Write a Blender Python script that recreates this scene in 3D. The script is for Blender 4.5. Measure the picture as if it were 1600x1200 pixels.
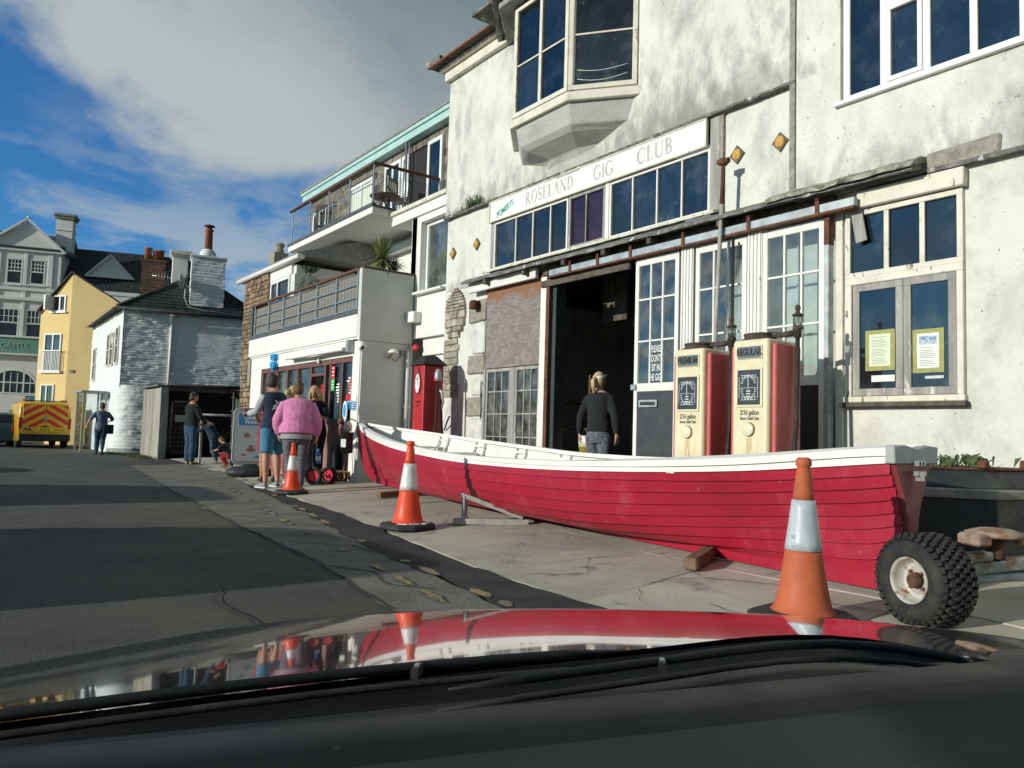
import bpy, bmesh, math, random
from mathutils import Vector, Matrix, noise
from math import sin, cos, pi, sqrt, atan2, tan
R = math.radians
V = Vector
random.seed(7)
sc = bpy.context.scene
for _o in list(bpy.data.objects):
    bpy.data.objects.remove(_o)
col = sc.collection

# ------------------------------------------------------------------ camera
YAW, PITCH, ROLL, EYE = R(36.6), R(3.8), R(1.7), 1.0
_f = V((sin(YAW)*cos(PITCH), cos(YAW)*cos(PITCH), sin(PITCH)))
_r0 = V((cos(YAW), -sin(YAW), 0))
_u0 = _r0.cross(_f)
_r = _r0*cos(ROLL) + _u0*sin(ROLL)
_u = -_r0*sin(ROLL) + _u0*cos(ROLL)
cd = bpy.data.cameras.new('camera')
cam = bpy.data.objects.new('camera', cd)
col.objects.link(cam)
cam.matrix_world = Matrix(((_r.x, _u.x, -_f.x, 0), (_r.y, _u.y, -_f.y, 0), (_r.z, _u.z, -_f.z, EYE), (0, 0, 0, 1)))
cd.sensor_width = 36
cd.lens = 27.0
cd.clip_start = 0.05
cd.clip_end = 3000
sc.camera = cam

# ------------------------------------------------------------------ sun, sky, exposure
SUN_AZ, SUN_EL = R(-85.0), R(15.3)          # azimuth from +Y towards +X
sd = bpy.data.lights.new('sun', 'SUN')
so = bpy.data.objects.new('sun', sd)
col.objects.link(so)
sd.energy = 3.9
sd.angle = R(0.53)
sd.color = (1.0, 0.965, 0.85)
_sv = V((sin(SUN_AZ)*cos(SUN_EL), cos(SUN_AZ)*cos(SUN_EL), sin(SUN_EL)))
so.rotation_euler = _sv.to_track_quat('Z', 'Y').to_euler()
so.location = _sv*60

vs = sc.view_settings
sc.display_settings.display_device = 'sRGB'
vs.view_transform = 'Standard'
vs.look = 'None'
vs.exposure = 0.0
vs.gamma = 1.0
vs.use_curve_mapping = False


def make_world():
    w = bpy.data.worlds.new("World")
    sc.world = w
    w.use_nodes = True
    nt = w.node_tree
    nt.nodes.clear()
    N = nt.nodes.new
    L = nt.links.new
    out = N('ShaderNodeOutputWorld')
    bg = N('ShaderNodeBackground')
    bg.inputs['Strength'].default_value = 0.1
    sky = N('ShaderNodeTexSky')
    sky.sky_type = 'NISHITA'
    sky.sun_disc = False
    sky.sun_elevation = SUN_EL
    sky.sun_rotation = SUN_AZ
    sky.altitude = 0
    sky.air_density = 1.0
    sky.dust_density = 0.4
    sky.ozone_density = 3.0
    tc = N('ShaderNodeTexCoord')

    def math_(op, a, b=None, c=None):
        n = N('ShaderNodeMath')
        n.operation = op
        for i, x in enumerate((a, b, c)):
            if x is None:
                continue
            if isinstance(x, (int, float)):
                n.inputs[i].default_value = x
            else:
                L(x, n.inputs[i])
        return n.outputs[0]

    def dot(v):
        n = N('ShaderNodeVectorMath')
        n.operation = 'DOT_PRODUCT'
        L(tc.outputs['Generated'], n.inputs[0])
        n.inputs[1].default_value = v
        return n.outputs['Value']

    def nz(scale, detail, rough, off=(0, 0, 0), zs=1.0):
        m = N('ShaderNodeMapping')
        m.inputs['Location'].default_value = off
        m.inputs['Scale'].default_value = (1, 1, zs)
        L(tc.outputs['Generated'], m.inputs[0])
        n = N('ShaderNodeTexNoise')
        n.inputs['Scale'].default_value = scale
        n.inputs['Detail'].default_value = detail
        n.inputs['Roughness'].default_value = rough
        n.inputs['Distortion'].default_value = 0.35
        L(m.outputs[0], n.inputs['Vector'])
        return n.outputs['Fac']

    def smooth(x, lo, hi):
        n = N('ShaderNodeMapRange')
        n.interpolation_type = 'SMOOTHSTEP'
        n.inputs['From Min'].default_value = lo
        n.inputs['From Max'].default_value = hi
        L(x, n.inputs['Value'])
        return n.outputs[0]

    # the great bank of cloud: one side of a great circle across the sky, edge broken by noise
    edge = dot(CLOUD_N)
    n1 = nz(3.2, 8, 0.56, (0.3, 0.1, 0.0), 1.6)
    n2 = nz(5.5, 8, 0.6, (4.0, 1.0, 2.0), 2.6)
    d1 = math_('ADD', math_('MULTIPLY', edge, 2.6), math_('MULTIPLY', math_('SUBTRACT', n1, 0.5), 2.1))
    bank = smooth(d1, -0.26, 0.16)
    # low fair-weather cloud near the horizon
    low = smooth(dot((0, 0, 1)), 0.40, 0.12)
    d2 = math_('MULTIPLY', smooth(n2, 0.43, 0.60), low)
    d2 = math_('MULTIPLY', d2, 0.85)
    cover = math_('MAXIMUM', bank, d2)
    # thick parts of the bank are grey, thin edges white
    n3 = nz(2.1, 6, 0.5, (1.0, 7.0, 3.0), 1.5)
    thick = smooth(math_('ADD', math_('MULTIPLY', edge, 1.25), math_('MULTIPLY', n3, 0.55)), 0.24, 0.74)
    mixc = N('ShaderNodeMix')
    mixc.data_type = 'RGBA'
    L(thick, mixc.inputs['Factor'])
    mixc.inputs['A'].default_value = (4.7, 5.25, 5.25, 1)
    mixc.inputs['B'].default_value = (1.15, 1.80, 2.15, 1)
    # the clear sky, a little deeper blue
    tint = N('ShaderNodeMix')
    tint.data_type = 'RGBA'
    tint.blend_type = 'MULTIPLY'
    tint.inputs['Factor'].default_value = 1.0
    L(sky.outputs[0], tint.inputs['A'])
    tint.inputs['B'].default_value = SKY_TINT
    mx = N('ShaderNodeMix')
    mx.data_type = 'RGBA'
    L(cover, mx.inputs['Factor'])
    L(tint.outputs['Result'], mx.inputs['A'])
    L(mixc.outputs['Result'], mx.inputs['B'])
    L(mx.outputs['Result'], bg.inputs['Color'])
    L(bg.outputs[0], out.inputs['Surface'])


SKY_TINT = (0.40, 0.95, 1.40, 1)


def _px(x, y):
    return (_f + _r*((x-800)/1200) - _u*((y-600)/1200)).normalized()


CLOUD_N = tuple((_px(225, 20).cross(_px(600, 330))).normalized()*-1)
make_world()

# ------------------------------------------------------------------ materials
def lin(h):
    h = h.lstrip('#')
    c = [int(h[i:i+2], 16)/255 for i in (0, 2, 4)]
    return tuple(x/12.92 if x <= 0.04045 else ((x+0.055)/1.055)**2.4 for x in c)


def mat(name, c, rough=0.6, metal=0.0, c2=None, scale=4.0, lo=0.4, hi=0.62, zs=1.0, spots=None, spots2=None,
        bump=None, bump2=None, grime=None, coat=0.0, spec=0.5, rv=0.12, rand=0.0, emit=None, sheen=0.0, detail=7, wave=None):
    """principled material: base colour c mixed with c2 by noise, dirt spots (colour, scale, lo, hi, zscale),
    bump (scale, strength, distance), random value per object"""
    if isinstance(c, str):
        c = lin(c)
    if isinstance(c2, str):
        c2 = lin(c2)
    m = bpy.data.materials.new(name)
    m.use_nodes = True
    nt = m.node_tree
    b = nt.nodes['Principled BSDF']
    N = nt.nodes.new
    L = nt.links.new
    b.inputs['Roughness'].default_value = rough
    b.inputs['Metallic'].default_value = metal
    b.inputs['Specular IOR Level'].default_value = spec
    b.inputs['Coat Weight'].default_value = coat
    b.inputs['Coat Roughness'].default_value = 0.03
    if sheen:
        b.inputs['Sheen Weight'].default_value = sheen
    tc = N('ShaderNodeTexCoord')

    def nz(sc_, z=1.0, det=detail, off=0.0):
        mp = N('ShaderNodeMapping')
        mp.inputs['Scale'].default_value = (1, 1, z)
        mp.inputs['Location'].default_value = (off, off*1.7, off*.6)
        L(tc.outputs['Object'], mp.inputs[0])
        n = N('ShaderNodeTexNoise')
        n.inputs['Scale'].default_value = sc_
        n.inputs['Detail'].default_value = det
        n.inputs['Roughness'].default_value = 0.62
        L(mp.outputs[0], n.inputs['Vector'])
        return n.outputs['Fac']

    def rng(x, lo_, hi_, a=0.0, z=1.0):
        n = N('ShaderNodeMapRange')
        n.inputs['From Min'].default_value = lo_
        n.inputs['From Max'].default_value = hi_
        n.inputs['To Min'].default_value = a
        n.inputs['To Max'].default_value = z
        L(x, n.inputs['Value'])
        return n.outputs[0]

    def mixc(fac, a, bcol):
        n = N('ShaderNodeMix')
        n.data_type = 'RGBA'
        L(fac, n.inputs['Factor'])
        for k, x in (('A', a), ('B', bcol)):
            if isinstance(x, tuple):
                n.inputs[k].default_value = (*x[:3], 1)
            else:
                L(x, n.inputs[k])
        return n.outputs['Result']

    base = None
    if c2 is not None:
        base = mixc(rng(nz(scale, zs), lo, hi), tuple(c), tuple(c2))
    cur = base if base is not None else tuple(c)
    for i, s in enumerate((spots, spots2)):
        if s:
            sc_ = s[0] if not isinstance(s[0], str) else lin(s[0])
            cur = mixc(rng(nz(s[1], s[4] if len(s) > 4 else 1.0, off=3.1+i*5), s[2], s[3]), cur, tuple(sc_))
    if grime:
        # dirt gathered along ledges: (colour, [(axis value ranges)])
        sp = N('ShaderNodeSeparateXYZ')
        L(tc.outputs['Object'], sp.inputs[0])
        gcol, boxes = grime
        for q, (za, zb, ya, yb, thr) in enumerate(boxes):
            fz = rng(sp.outputs['Z'], za, zb, 1.0, 0.0)
            fy = N('ShaderNodeMath'); fy.operation = 'MULTIPLY'
            L(rng(sp.outputs['Y'], ya, ya+.9), fy.inputs[0])
            L(rng(sp.outputs['Y'], yb-.9, yb, 1.0, 0.0), fy.inputs[1])
            ff = N('ShaderNodeMath'); ff.operation = 'MULTIPLY'
            L(fz, ff.inputs[0]); L(fy.outputs[0], ff.inputs[1])
            nn = N('ShaderNodeMath'); nn.operation = 'MULTIPLY_ADD'
            L(ff.outputs[0], nn.inputs[0]); nn.inputs[1].default_value = .34
            L(nz(5.5, .45, det=9, off=11+q*3), nn.inputs[2])
            gate = N('ShaderNodeMath'); gate.operation = 'MULTIPLY'
            L(rng(nn.outputs[0], thr-.04, thr+.30), gate.inputs[0])
            L(rng(sp.outputs['Z'], za-.02, za, 0.0, 1.0), gate.inputs[1])
            cur = mixc(gate.outputs[0], cur, tuple(gcol))
    if rand:
        oi = N('ShaderNodeObjectInfo')
        hsv = N('ShaderNodeHueSaturation')
        L(rng(oi.outputs['Random'], 0, 1, 1-rand, 1+rand), hsv.inputs['Value'])
        if isinstance(cur, tuple):
            hsv.inputs['Color'].default_value = (*cur[:3], 1)
        else:
            L(cur, hsv.inputs['Color'])
        cur = hsv.outputs[0]
    if isinstance(cur, tuple):
        b.inputs['Base Color'].default_value = (*cur[:3], 1)
    else:
        L(cur, b.inputs['Base Color'])
    if rv and rough > 0.06:
        L(rng(nz(9.0, det=4, off=8.0), 0.3, 0.7, max(0.02, rough-rv), min(1, rough+rv)), b.inputs['Roughness'])
    prev = None
    for bp in (bump, bump2):
        if bp:
            bn = N('ShaderNodeBump')
            bn.inputs['Strength'].default_value = bp[1]
            bn.inputs['Distance'].default_value = bp[2]
            L(nz(bp[0], bp[3] if len(bp) > 3 else 1.0, det=6, off=1.3), bn.inputs['Height'])
            if prev:
                L(prev, bn.inputs['Normal'])
            prev = bn.outputs[0]
    if prev:
        L(prev, b.inputs['Normal'])
    if emit:
        b.inputs['Emission Color'].default_value = (*emit[:3], 1)
        b.inputs['Emission Strength'].default_value = emit[3]
    return m


def glass(name, tint=(0.9, 0.95, 0.95), clear=0.85, dirt=0.06, rough=0.02):
    """thin pane: fresnel mirror over a mostly clear sheet with a film of dirt"""
    m = bpy.data.materials.new(name)
    m.use_nodes = True
    nt = m.node_tree
    nt.nodes.clear()
    N = nt.nodes.new
    L = nt.links.new
    out = N('ShaderNodeOutputMaterial')
    tr = N('ShaderNodeBsdfTransparent')
    tr.inputs['Color'].default_value = (*[t*clear for t in tint], 1)
    gl = N('ShaderNodeBsdfGlossy')
    gl.inputs['Roughness'].default_value = rough
    df = N('ShaderNodeBsdfDiffuse')
    df.inputs['Color'].default_value = (0.5, 0.5, 0.46, 1)
    fr = N('ShaderNodeFresnel')
    fr.inputs['IOR'].default_value = 1.6
    mul = N('ShaderNodeMath')
    mul.operation = 'MULTIPLY_ADD'
    mul.inputs[1].default_value = 0.9
    mul.inputs[2].default_value = 0.02
    L(fr.outputs[0], mul.inputs[0])
    m1 = N('ShaderNodeMixShader')
    L(mul.outputs[0], m1.inputs[0])
    L(tr.outputs[0], m1.inputs[1])
    L(gl.outputs[0], m1.inputs[2])
    tc = N('ShaderNodeTexCoord')
    nz = N('ShaderNodeTexNoise')
    nz.inputs['Scale'].default_value = 5
    nz.inputs['Detail'].default_value = 7
    L(tc.outputs['Object'], nz.inputs['Vector'])
    mr = N('ShaderNodeMapRange')
    mr.inputs['From Min'].default_value = 0.4
    mr.inputs['From Max'].default_value = 0.75
    mr.inputs['To Min'].default_value = dirt*.3
    mr.inputs['To Max'].default_value = dirt*2
    L(nz.outputs['Fac'], mr.inputs['Value'])
    m2 = N('ShaderNodeMixShader')
    L(mr.outputs[0], m2.inputs[0])
    L(m1.outputs[0], m2.inputs[1])
    L(df.outputs[0], m2.inputs[2])
    L(m2.outputs[0], out.inputs['Surface'])
    return m


# ------------------------------------------------------------------ mesh builder
class MB:
    def __init__(self):
        self.v, self.f, self.mi, self.sm = [], [], [], []

    def add(self, vs_, fs, mi=0, smooth=False):
        o = len(self.v)
        self.v += [tuple(p) for p in vs_]
        for f in fs:
            self.f.append(tuple(i+o for i in f))
            self.mi.append(mi)
            self.sm.append(smooth)
        return self

    def box(self, x0, x1, y0, y1, z0, z1, mi=0):
        x0, x1 = min(x0, x1), max(x0, x1)
        y0, y1 = min(y0, y1), max(y0, y1)
        z0, z1 = min(z0, z1), max(z0, z1)
        p = [(x, y, z) for z in (z0, z1) for y in (y0, y1) for x in (x0, x1)]
        return self.add(p, [(0, 2, 3, 1), (4, 5, 7, 6), (0, 1, 5, 4), (2, 6, 7, 3), (0, 4, 6, 2), (1, 3, 7, 5)], mi)

    def obox(self, c, a, b, hl, mi=0):
        """oriented box: centre c, unit axes a and b (third a x b), half sizes hl"""
        c = V(c); a = V(a).normalized(); b = V(b)
        b = (b - a*b.dot(a)).normalized(); w = a.cross(b)
        p = [c+a*sx*hl[0]+b*sy*hl[1]+w*sz*hl[2] for sz in (-1, 1) for sy in (-1, 1) for sx in (-1, 1)]
        return self.add(p, [(0, 2, 3, 1), (4, 5, 7, 6), (0, 1, 5, 4), (2, 6, 7, 3), (0, 4, 6, 2), (1, 3, 7, 5)], mi)

    def bar(self, p, q, w, h, up=(0, 0, 1), mi=0):
        p = V(p); q = V(q); d = q-p
        u = V(up)
        if abs(d.normalized().dot(u)) > 0.98:
            u = V((0, 1, 0))
        return self.obox((p+q)/2, d, u, (d.length/2, h/2, w/2), mi)

    def loft(self, rings, mi=0, cap=True, smooth=True, closed=True):
        n = len(rings[0])
        vs_ = [p for r in rings for p in r]
        fs = []
        for i in range(len(rings)-1):
            for j in range(n if closed else n-1):
                k = (j+1) % n
                fs.append((i*n+j, i*n+k, (i+1)*n+k, (i+1)*n+j))
        self.add(vs_, fs, mi, smooth)
        if cap and closed:
            o = len(self.v)-len(vs_)
            self.f += [tuple(o+j for j in reversed(range(n))), tuple(o+(len(rings)-1)*n+j for j in range(n))]
            self.mi += [mi, mi]
            self.sm += [False, False]
        return self

    def tube(self, pts, r, n=8, mi=0, cap=True, sq=1.0, up=None):
        pts = [V(p) for p in pts]
        rs = r if isinstance(r, (list, tuple)) else [r]*len(pts)
        rings = []
        ref = V(up) if up else V((0, 0, 1))
        for i, p in enumerate(pts):
            d = (pts[min(i+1, len(pts)-1)]-pts[max(i-1, 0)]).normalized()
            if abs(d.dot(ref)) > 0.95 and not up:
                ref = V((1, 0, 0)) if abs(d.x) < 0.9 else V((0, 1, 0))
            a = (ref - d*ref.dot(d)).normalized()
            b = d.cross(a)
            ref = a
            rr = rs[i] if isinstance(rs[i], (tuple, list)) else (rs[i], rs[i]*sq)
            rings.append([p+a*cos(2*pi*k/n)*rr[1]+b*sin(2*pi*k/n)*rr[0] for k in range(n)])
        return self.loft(rings, mi, cap)

    def lathe(self, prof, n=24, M=None, mi=0, smooth=True, hollow=False):
        M = M or Matrix()
        if hollow:
            prof = list(prof)+[prof[0]]
        rings = [[M @ V((r*cos(2*pi*k/n), r*sin(2*pi*k/n), z)) for k in range(n)] for r, z in prof]
        return self.loft(rings, mi, not hollow, smooth)

    def prism(self, poly, ax, d0, d1, mi=0):
        """poly of 2D points extruded from d0 to d1 along axis ax; the 2D axes are the other two in order"""
        def P(a, b, d):
            return {'x': (d, a, b), 'y': (a, d, b), 'z': (a, b, d)}[ax]
        n = len(poly)
        p = [P(a, b, d0) for a, b in poly]+[P(a, b, d1) for a, b in poly]
        fs = [(i, (i+1) % n, n+(i+1) % n, n+i) for i in range(n)]
        fs += [tuple(reversed(range(n))), tuple(range(n, 2*n))]
        return self.add(p, fs, mi)

    def quad(self, a, b, c, d, mi=0):
        return self.add([a, b, c, d], [(0, 1, 2, 3)], mi)

    def ell(self, c, r, n=12, m=8, mi=0, M=None):
        M = M or Matrix()
        c = V(c)
        rings = []
        for i in range(m+1):
            t = pi*i/m
            s = max(sin(t), 0.02)
            rings.append([c + M @ V((r[0]*s*cos(2*pi*k/n), r[1]*s*sin(2*pi*k/n), -r[2]*cos(t))) for k in range(n)])
        return self.loft(rings, mi, True)

    def xf(self, M, start=0):
        for i in range(start, len(self.v)):
            self.v[i] = tuple(M @ V(self.v[i]))
        return self

    def build(self, name, mats, parent=None, bevel=0.0, world=True, seg=1, uneven=0.0):
        me = bpy.data.meshes.new(name)
        vs_ = self.v
        if parent is not None and world:
            Mi = root_matrix(parent).inverted()
            vs_ = [Mi @ V(p) for p in vs_]
        me.from_pydata([tuple(p) for p in vs_], [], self.f)
        if not isinstance(mats, (list, tuple)):
            mats = [mats]
        for m in mats:
            me.materials.append(m)
        me.polygons.foreach_set('material_index', self.mi)
        me.polygons.foreach_set('use_smooth', self.sm)
        bm = bmesh.new()
        bm.from_mesh(me)
        bmesh.ops.recalc_face_normals(bm, faces=bm.faces)
        if bevel > 0:
            es = [e for e in bm.edges if len(e.link_faces) == 2 and e.calc_face_angle(0) > 0.5]
            bmesh.ops.bevel(bm, geom=es, offset=bevel, segments=seg, affect='EDGES', profile=0.5, clamp_overlap=True)
        if uneven:
            for v in bm.verts:
                v.co += noise.noise_vector(v.co*2.3)*uneven
        bm.to_mesh(me)
        bm.free()
        o = bpy.data.objects.new(name, me)
        col.objects.link(o)
        if parent is not None:
            o.parent = parent
        return o


def root_matrix(o):
    while o.parent is not None:
        o = o.parent
    return o.matrix_basis


def tag(o, label=None, cat=None, group=None, kind=None):
    for k, v_ in (('label', label), ('category', cat), ('group', group), ('kind', kind)):
        if v_:
            o[k] = v_
    return o


def thing(name, label, cat, loc=(0, 0, 0), rz=0.0, group=None):
    o = bpy.data.objects.new(name, None)
    o.empty_display_size = 0.2
    col.objects.link(o)
    o.location = loc
    o.rotation_euler = (0, 0, rz)
    o.matrix_basis = Matrix.Translation(V(loc)) @ Matrix.Rotation(rz, 4, 'Z')
    return tag(o, label, cat, group)


def copy_tree(o, parent=None):
    c = o.copy()
    col.objects.link(c)
    if parent is not None:
        c.parent = parent
    for ch in [x for x in bpy.data.objects if x.parent == o]:
        copy_tree(ch, c)
    return c


def text_mesh(name, body, size, mats, parent, M, extrude=0.004, font_scale_x=1.0, align='CENTER', shear=0.0, bold=0.0, local=False):
    """flat lettering, turned into a mesh; M maps text plane (x right, y up, z out) to the world"""
    cu = bpy.data.curves.new(name, 'FONT')
    cu.body = body
    cu.size = size
    cu.align_x = align
    cu.align_y = 'CENTER'
    cu.extrude = extrude
    cu.shear = shear
    cu.offset = bold
    cu.resolution_u = 3
    tmp = bpy.data.objects.new(name, cu)
    me = bpy.data.meshes.new_from_object(tmp)
    bpy.data.objects.remove(tmp)
    S = Matrix.Diagonal((font_scale_x, 1, 1, 1))
    MM = M @ S
    if parent is not None and not local:
        MM = root_matrix(parent).inverted() @ MM
    me.transform(MM)
    me.materials.append(mats)
    o = bpy.data.objects.new(name, me)
    col.objects.link(o)
    if parent is not None:
        o.parent = parent
    return o


def frame_M(origin, right, up):
    r_ = V(right).normalized()
    u_ = V(up).normalized()
    w_ = r_.cross(u_)
    o = V(origin)
    return Matrix(((r_.x, u_.x, w_.x, o.x), (r_.y, u_.y, w_.y, o.y), (r_.z, u_.z, w_.z, o.z), (0, 0, 0, 1)))


def xe(Y):
    return 2.1+.16*min(max(Y, -5), 14)


def gz(X, Y):
    return .045*min(max(0, X-xe(Y)), 4.5)


def hash01(*a):
    return (sin(sum(x*k for x, k in zip(a, (12.9898, 78.233, 37.719))))*43758.5453) % 1.0


def serif_word(name, body, h, mats, parent, M, gap=.10, wx=1.0):
    """old-style capitals drawn as ribbons of thick and thin strokes; M maps (x right, y up) to the world"""
    T, t, sf = .175, .065, .045

    def arc(cx, cy, rx, ry, a0, a1, n=14):
        return [(cx+rx*cos(R(a0+(a1-a0)*k/n)), cy+ry*sin(R(a0+(a1-a0)*k/n))) for k in range(n+1)]

    def bow(pts, w0=t, w1=T):
        xs_ = [p[0] for p in pts]
        return [w0+(w1-w0)*max(0, min(1, sin(pi*k/(len(pts)-1))))**1.2 for k in range(len(pts))]

    def st(x, w=T, a=0.0, b=1.0, feet=(1, 1)):
        r_ = [([(x, a), (x, b)], [w, w])]
        for f, y in ((feet[0], a+.018), (feet[1], b-.018)):
            if f:
                r_.append(([(x-w/2-.075, y), (x+w/2+.075, y)], [.036, .036]))
        return r_
    G = {}
    G['I'] = (.30, st(.15))
    G['L'] = (.62, st(.15)+[([(.2, .02), (.58, .02)], [.04, .04]), ([(.575, .0), (.60, .24)], [.03, .06])])
    G['E'] = (.64, st(.15)+[([(.2, .02), (.58, .02)], [.04, .04]), ([(.575, .0), (.60, .22)], [.03, .06]), ([(.2, .98), (.55, .98)], [.04, .04]), ([(.55, 1.0), (.57, .80)], [.03, .06]), ([(.2, .52), (.44, .52)], [.04, .04]), ([(.44, .42), (.44, .62)], [.05, .05])])
    b1 = arc(.2, .74, .30, .24, 90, -90)
    G['R'] = (.74, st(.15)+[(b1, bow(b1)), ([(.32, .50), (.66, .0)], [T*.9, T*.9]), ([(.56, .018), (.76, .018)], [.036, .036])])
    b2 = arc(.2, .26, .36, .25, 90, -90)
    b1b = arc(.2, .755, .30, .23, 90, -90)
    G['B'] = (.64, st(.15)+[(b1b, bow(b1b)), (b2, bow(b2))])
    b3 = arc(.2, .5, .50, .48, 90, -90, 20)
    G['D'] = (.78, st(.15)+[(b3, bow(b3))])
    o1, o2 = arc(.42, .5, .345, .48, 90, 270, 18), arc(.42, .5, .345, .48, 90, -90, 18)
    G['O'] = (.84, [(o1, bow(o1)), (o2, bow(o2))])
    c1 = arc(.46, .5, .385, .48, 42, 318, 24)
    wc = bow(c1)
    G['C'] = (.80, [(c1, wc), ([(.745, .99), (.745, .70)], [.05, .05])])
    G['G'] = (.86, [(c1, wc), ([(.745, .99), (.745, .70)], [.05, .05])]+st(.745, T, .06, .44, (0, 1)))
    sp = arc(.31, .745, .20, .235, 35, 270, 14)+arc(.31, .265, .235, .245, 90, -145, 16)[1:]
    G['S'] = (.60, [(sp, bow(sp)), ([(.48, .99), (.48, .74)], [.05, .05]), ([(.09, .01), (.09, .28)], [.05, .05])])
    G['A'] = (.78, [([(.10, 0), (.40, 1.0)], [t, t]), ([(.38, 1.0), (.68, 0)], [T, T]), ([(.2, .34), (.56, .34)], [.04, .04]), ([(.0, .018), (.2, .018)], [.036, .036]), ([(.54, .018), (.80, .018)], [.036, .036])])
    G['N'] = (.84, st(.14, t, feet=(1, 0))+[([(.12, .98), (.70, .02)], [T, T]), ([(0, .982), (.2, .982)], [.036, .036])]+st(.70, t, feet=(0, 1)))
    u1 = arc(.42, .28, .27, .27, 180, 360, 14)
    G['U'] = (.84, st(.15, T, .28, 1, (0, 1))+[(u1, [T+(t-T)*k/14 for k in range(15)])]+st(.69, t, .28, 1, (0, 1)))
    tot = sum(G[c][0] for c in body)+gap*(len(body)-1)
    x = -tot/2
    mb = MB()
    lay = 0
    for c in body:
        w_, strokes = G[c]
        for pts, ws in strokes:
            rows = []
            for i, p in enumerate(pts):
                a, b = pts[max(0, i-1)], pts[min(len(pts)-1, i+1)]
                d = V((b[0]-a[0], b[1]-a[1], 0)).normalized()
                n_ = V((-d.y, d.x, 0))*ws[i]/2
                lay += 1
                z = .0002+.00001*(lay % 40)
                q = V(((x+p[0])*h*wx, (p[1]-.5)*h, z))
                n_ = V((n_.x*h*wx, n_.y*h, 0))
                rows.append([tuple(M @ (q+n_)), tuple(M @ (q-n_))])
            mb.loft(rows, 0, False, False, False)
        x += w_+gap
    return mb.build(name, mats, parent)
# ------------------------------------------------------------------ shared materials
M = {}
M['render'] = mat('weathered_white_render', (.69, .685, .625), .92, c2=(.52, .515, .465), scale=2.4, lo=.42, hi=.72, zs=.7,
                  spots=((.25, .26, .235), 1.5, .55, .80, .55), spots2=((.10, .105, .095), 20, .635, .74, .8),
                  bump=(26, .65, .014), bump2=(5, .5, .03), spec=.2,
                  grime=((.27, .27, .24), [(4.77, 6.2, -.6, 2.6, .62), (4.77, 5.7, -1.2, 7.0, .70), (3.46, 4.15, -8.0, .3, .68), (3.46, 3.9, 4.0, 7.0, .70), (4.30, 4.36, -4.0, -.4, .9)]))
M['render_clean'] = mat('white_masonry_paint', (.74, .73, .68), .85, c2=(.66, .655, .60), scale=.9, lo=.45, hi=.8,
                        spots=((.40, .39, .34), 1.7, .62, .85, .35), bump=(40, .25, .006), spec=.25)
M['render_low'] = mat('flaking_white_render', (.66, .655, .60), .92, c2=(.48, .47, .42), scale=1.6, lo=.45, hi=.72,
                      spots=((.30, .295, .26), 2.6, .54, .82, .7), spots2=((.13, .13, .115), 22, .655, .74, 1.0),
                      bump=(22, .6, .014), bump2=(4, .5, .03), spec=.2)
M['roughcast'] = mat('roughcast_white', (.60, .60, .56), .95, c2=(.38, .38, .35), scale=3, lo=.5, hi=.8, bump=(60, 1.0, .03), spec=.15)
M['stone_bare'] = mat('bare_rubble_stone', (.30, .26, .20), .95, c2=(.47, .44, .36), scale=6, lo=.42, hi=.6,
                      spots=((.10, .08, .06), 12, .58, .68), bump=(14, 1, .05), bump2=(50, .7, .01), spec=.15, rand=.2)
M['quoin_grey'] = mat('grey_granite_quoin', (.34, .32, .27), .95, c2=(.24, .22, .18), scale=12, spots=((.1, .1, .08), 30, .62, .7), bump=(40, .8, .012), spec=.2)
M['quoin_white'] = mat('whitewashed_quoin', (.66, .65, .61), .92, c2=(.5, .5, .46), scale=6, spots=((.22, .21, .18), 15, .63, .72), bump=(30, .6, .01), spec=.2)
M['old_white'] = mat('flaking_cream_paint', (.70, .67, .57), .75, c2=(.56, .53, .44), scale=5, lo=.45, hi=.7,
                     spots=((.21, .17, .13), 15, .62, .67, .4), bump=(38, .4, .005), spec=.3)
M['grey_wood'] = mat('weathered_grey_timber', (.26, .25, .235), .9, c2=(.40, .385, .355), scale=9, zs=.15, lo=.4, hi=.65,
                     spots=((.62, .60, .55), 11, .62, .68, .3), bump=(40, .5, .006, .15), spec=.2)
M['dark_wood'] = mat('dark_weathered_timber', (.075, .062, .05), .9, c2=(.14, .12, .10), scale=10, zs=.5, bump=(30, .6, .01), spec=.2)
M['rust_iron'] = mat('rusty_iron', (.16, .065, .035), .85, c2=(.07, .04, .03), scale=14, spots=((.32, .13, .05), 18, .6, .7), bump=(50, .5, .006), spec=.3)
M['galv'] = mat('galvanised_rail', (.42, .46, .48), .5, .35, c2=(.30, .32, .33), scale=7, spots=((.20, .12, .08), 10, .63, .7), spec=.4)
M['upvc'] = mat('white_upvc', (.80, .80, .79), .35, c2=(.72, .72, .70), scale=3, spots=((.45, .44, .40), 8, .66, .8), spec=.45)
M['white_gloss'] = mat('white_painted_timber', (.74, .73, .69), .5, c2=(.64, .63, .58), scale=4, lo=.45, hi=.75,
                       spots=((.36, .33, .28), 14, .66, .72, .5), bump=(60, .15, .003), spec=.4)
M['lead'] = mat('lead_flashing', (.105, .10, .095), .8, c2=(.23, .22, .20), scale=8, spots=((.55, .54, .5), 9, .60, .66, .6), bump=(16, .8, .02), spec=.3)
M['lichen'] = mat('lichen_covered_slate', (.22, .22, .17), .95, c2=(.42, .42, .33), scale=12, lo=.4, hi=.6, spots=((.08, .08, .07), 7, .55, .65), bump=(25, .9, .02), spec=.2)
M['pane_dark'] = mat('dark_window_glass', (.006, .012, .018), .035, c2=(.014, .022, .03), scale=2, spec=1.0, rv=0, spots=((.07, .085, .09), 3, .52, .85), spots2=((.16, .17, .17), 9, .66, .80), bump=(1.6, .16, .02), rand=.75)
M['pane'] = glass('dusty_clear_glass', clear=1.02, dirt=.05)
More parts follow.
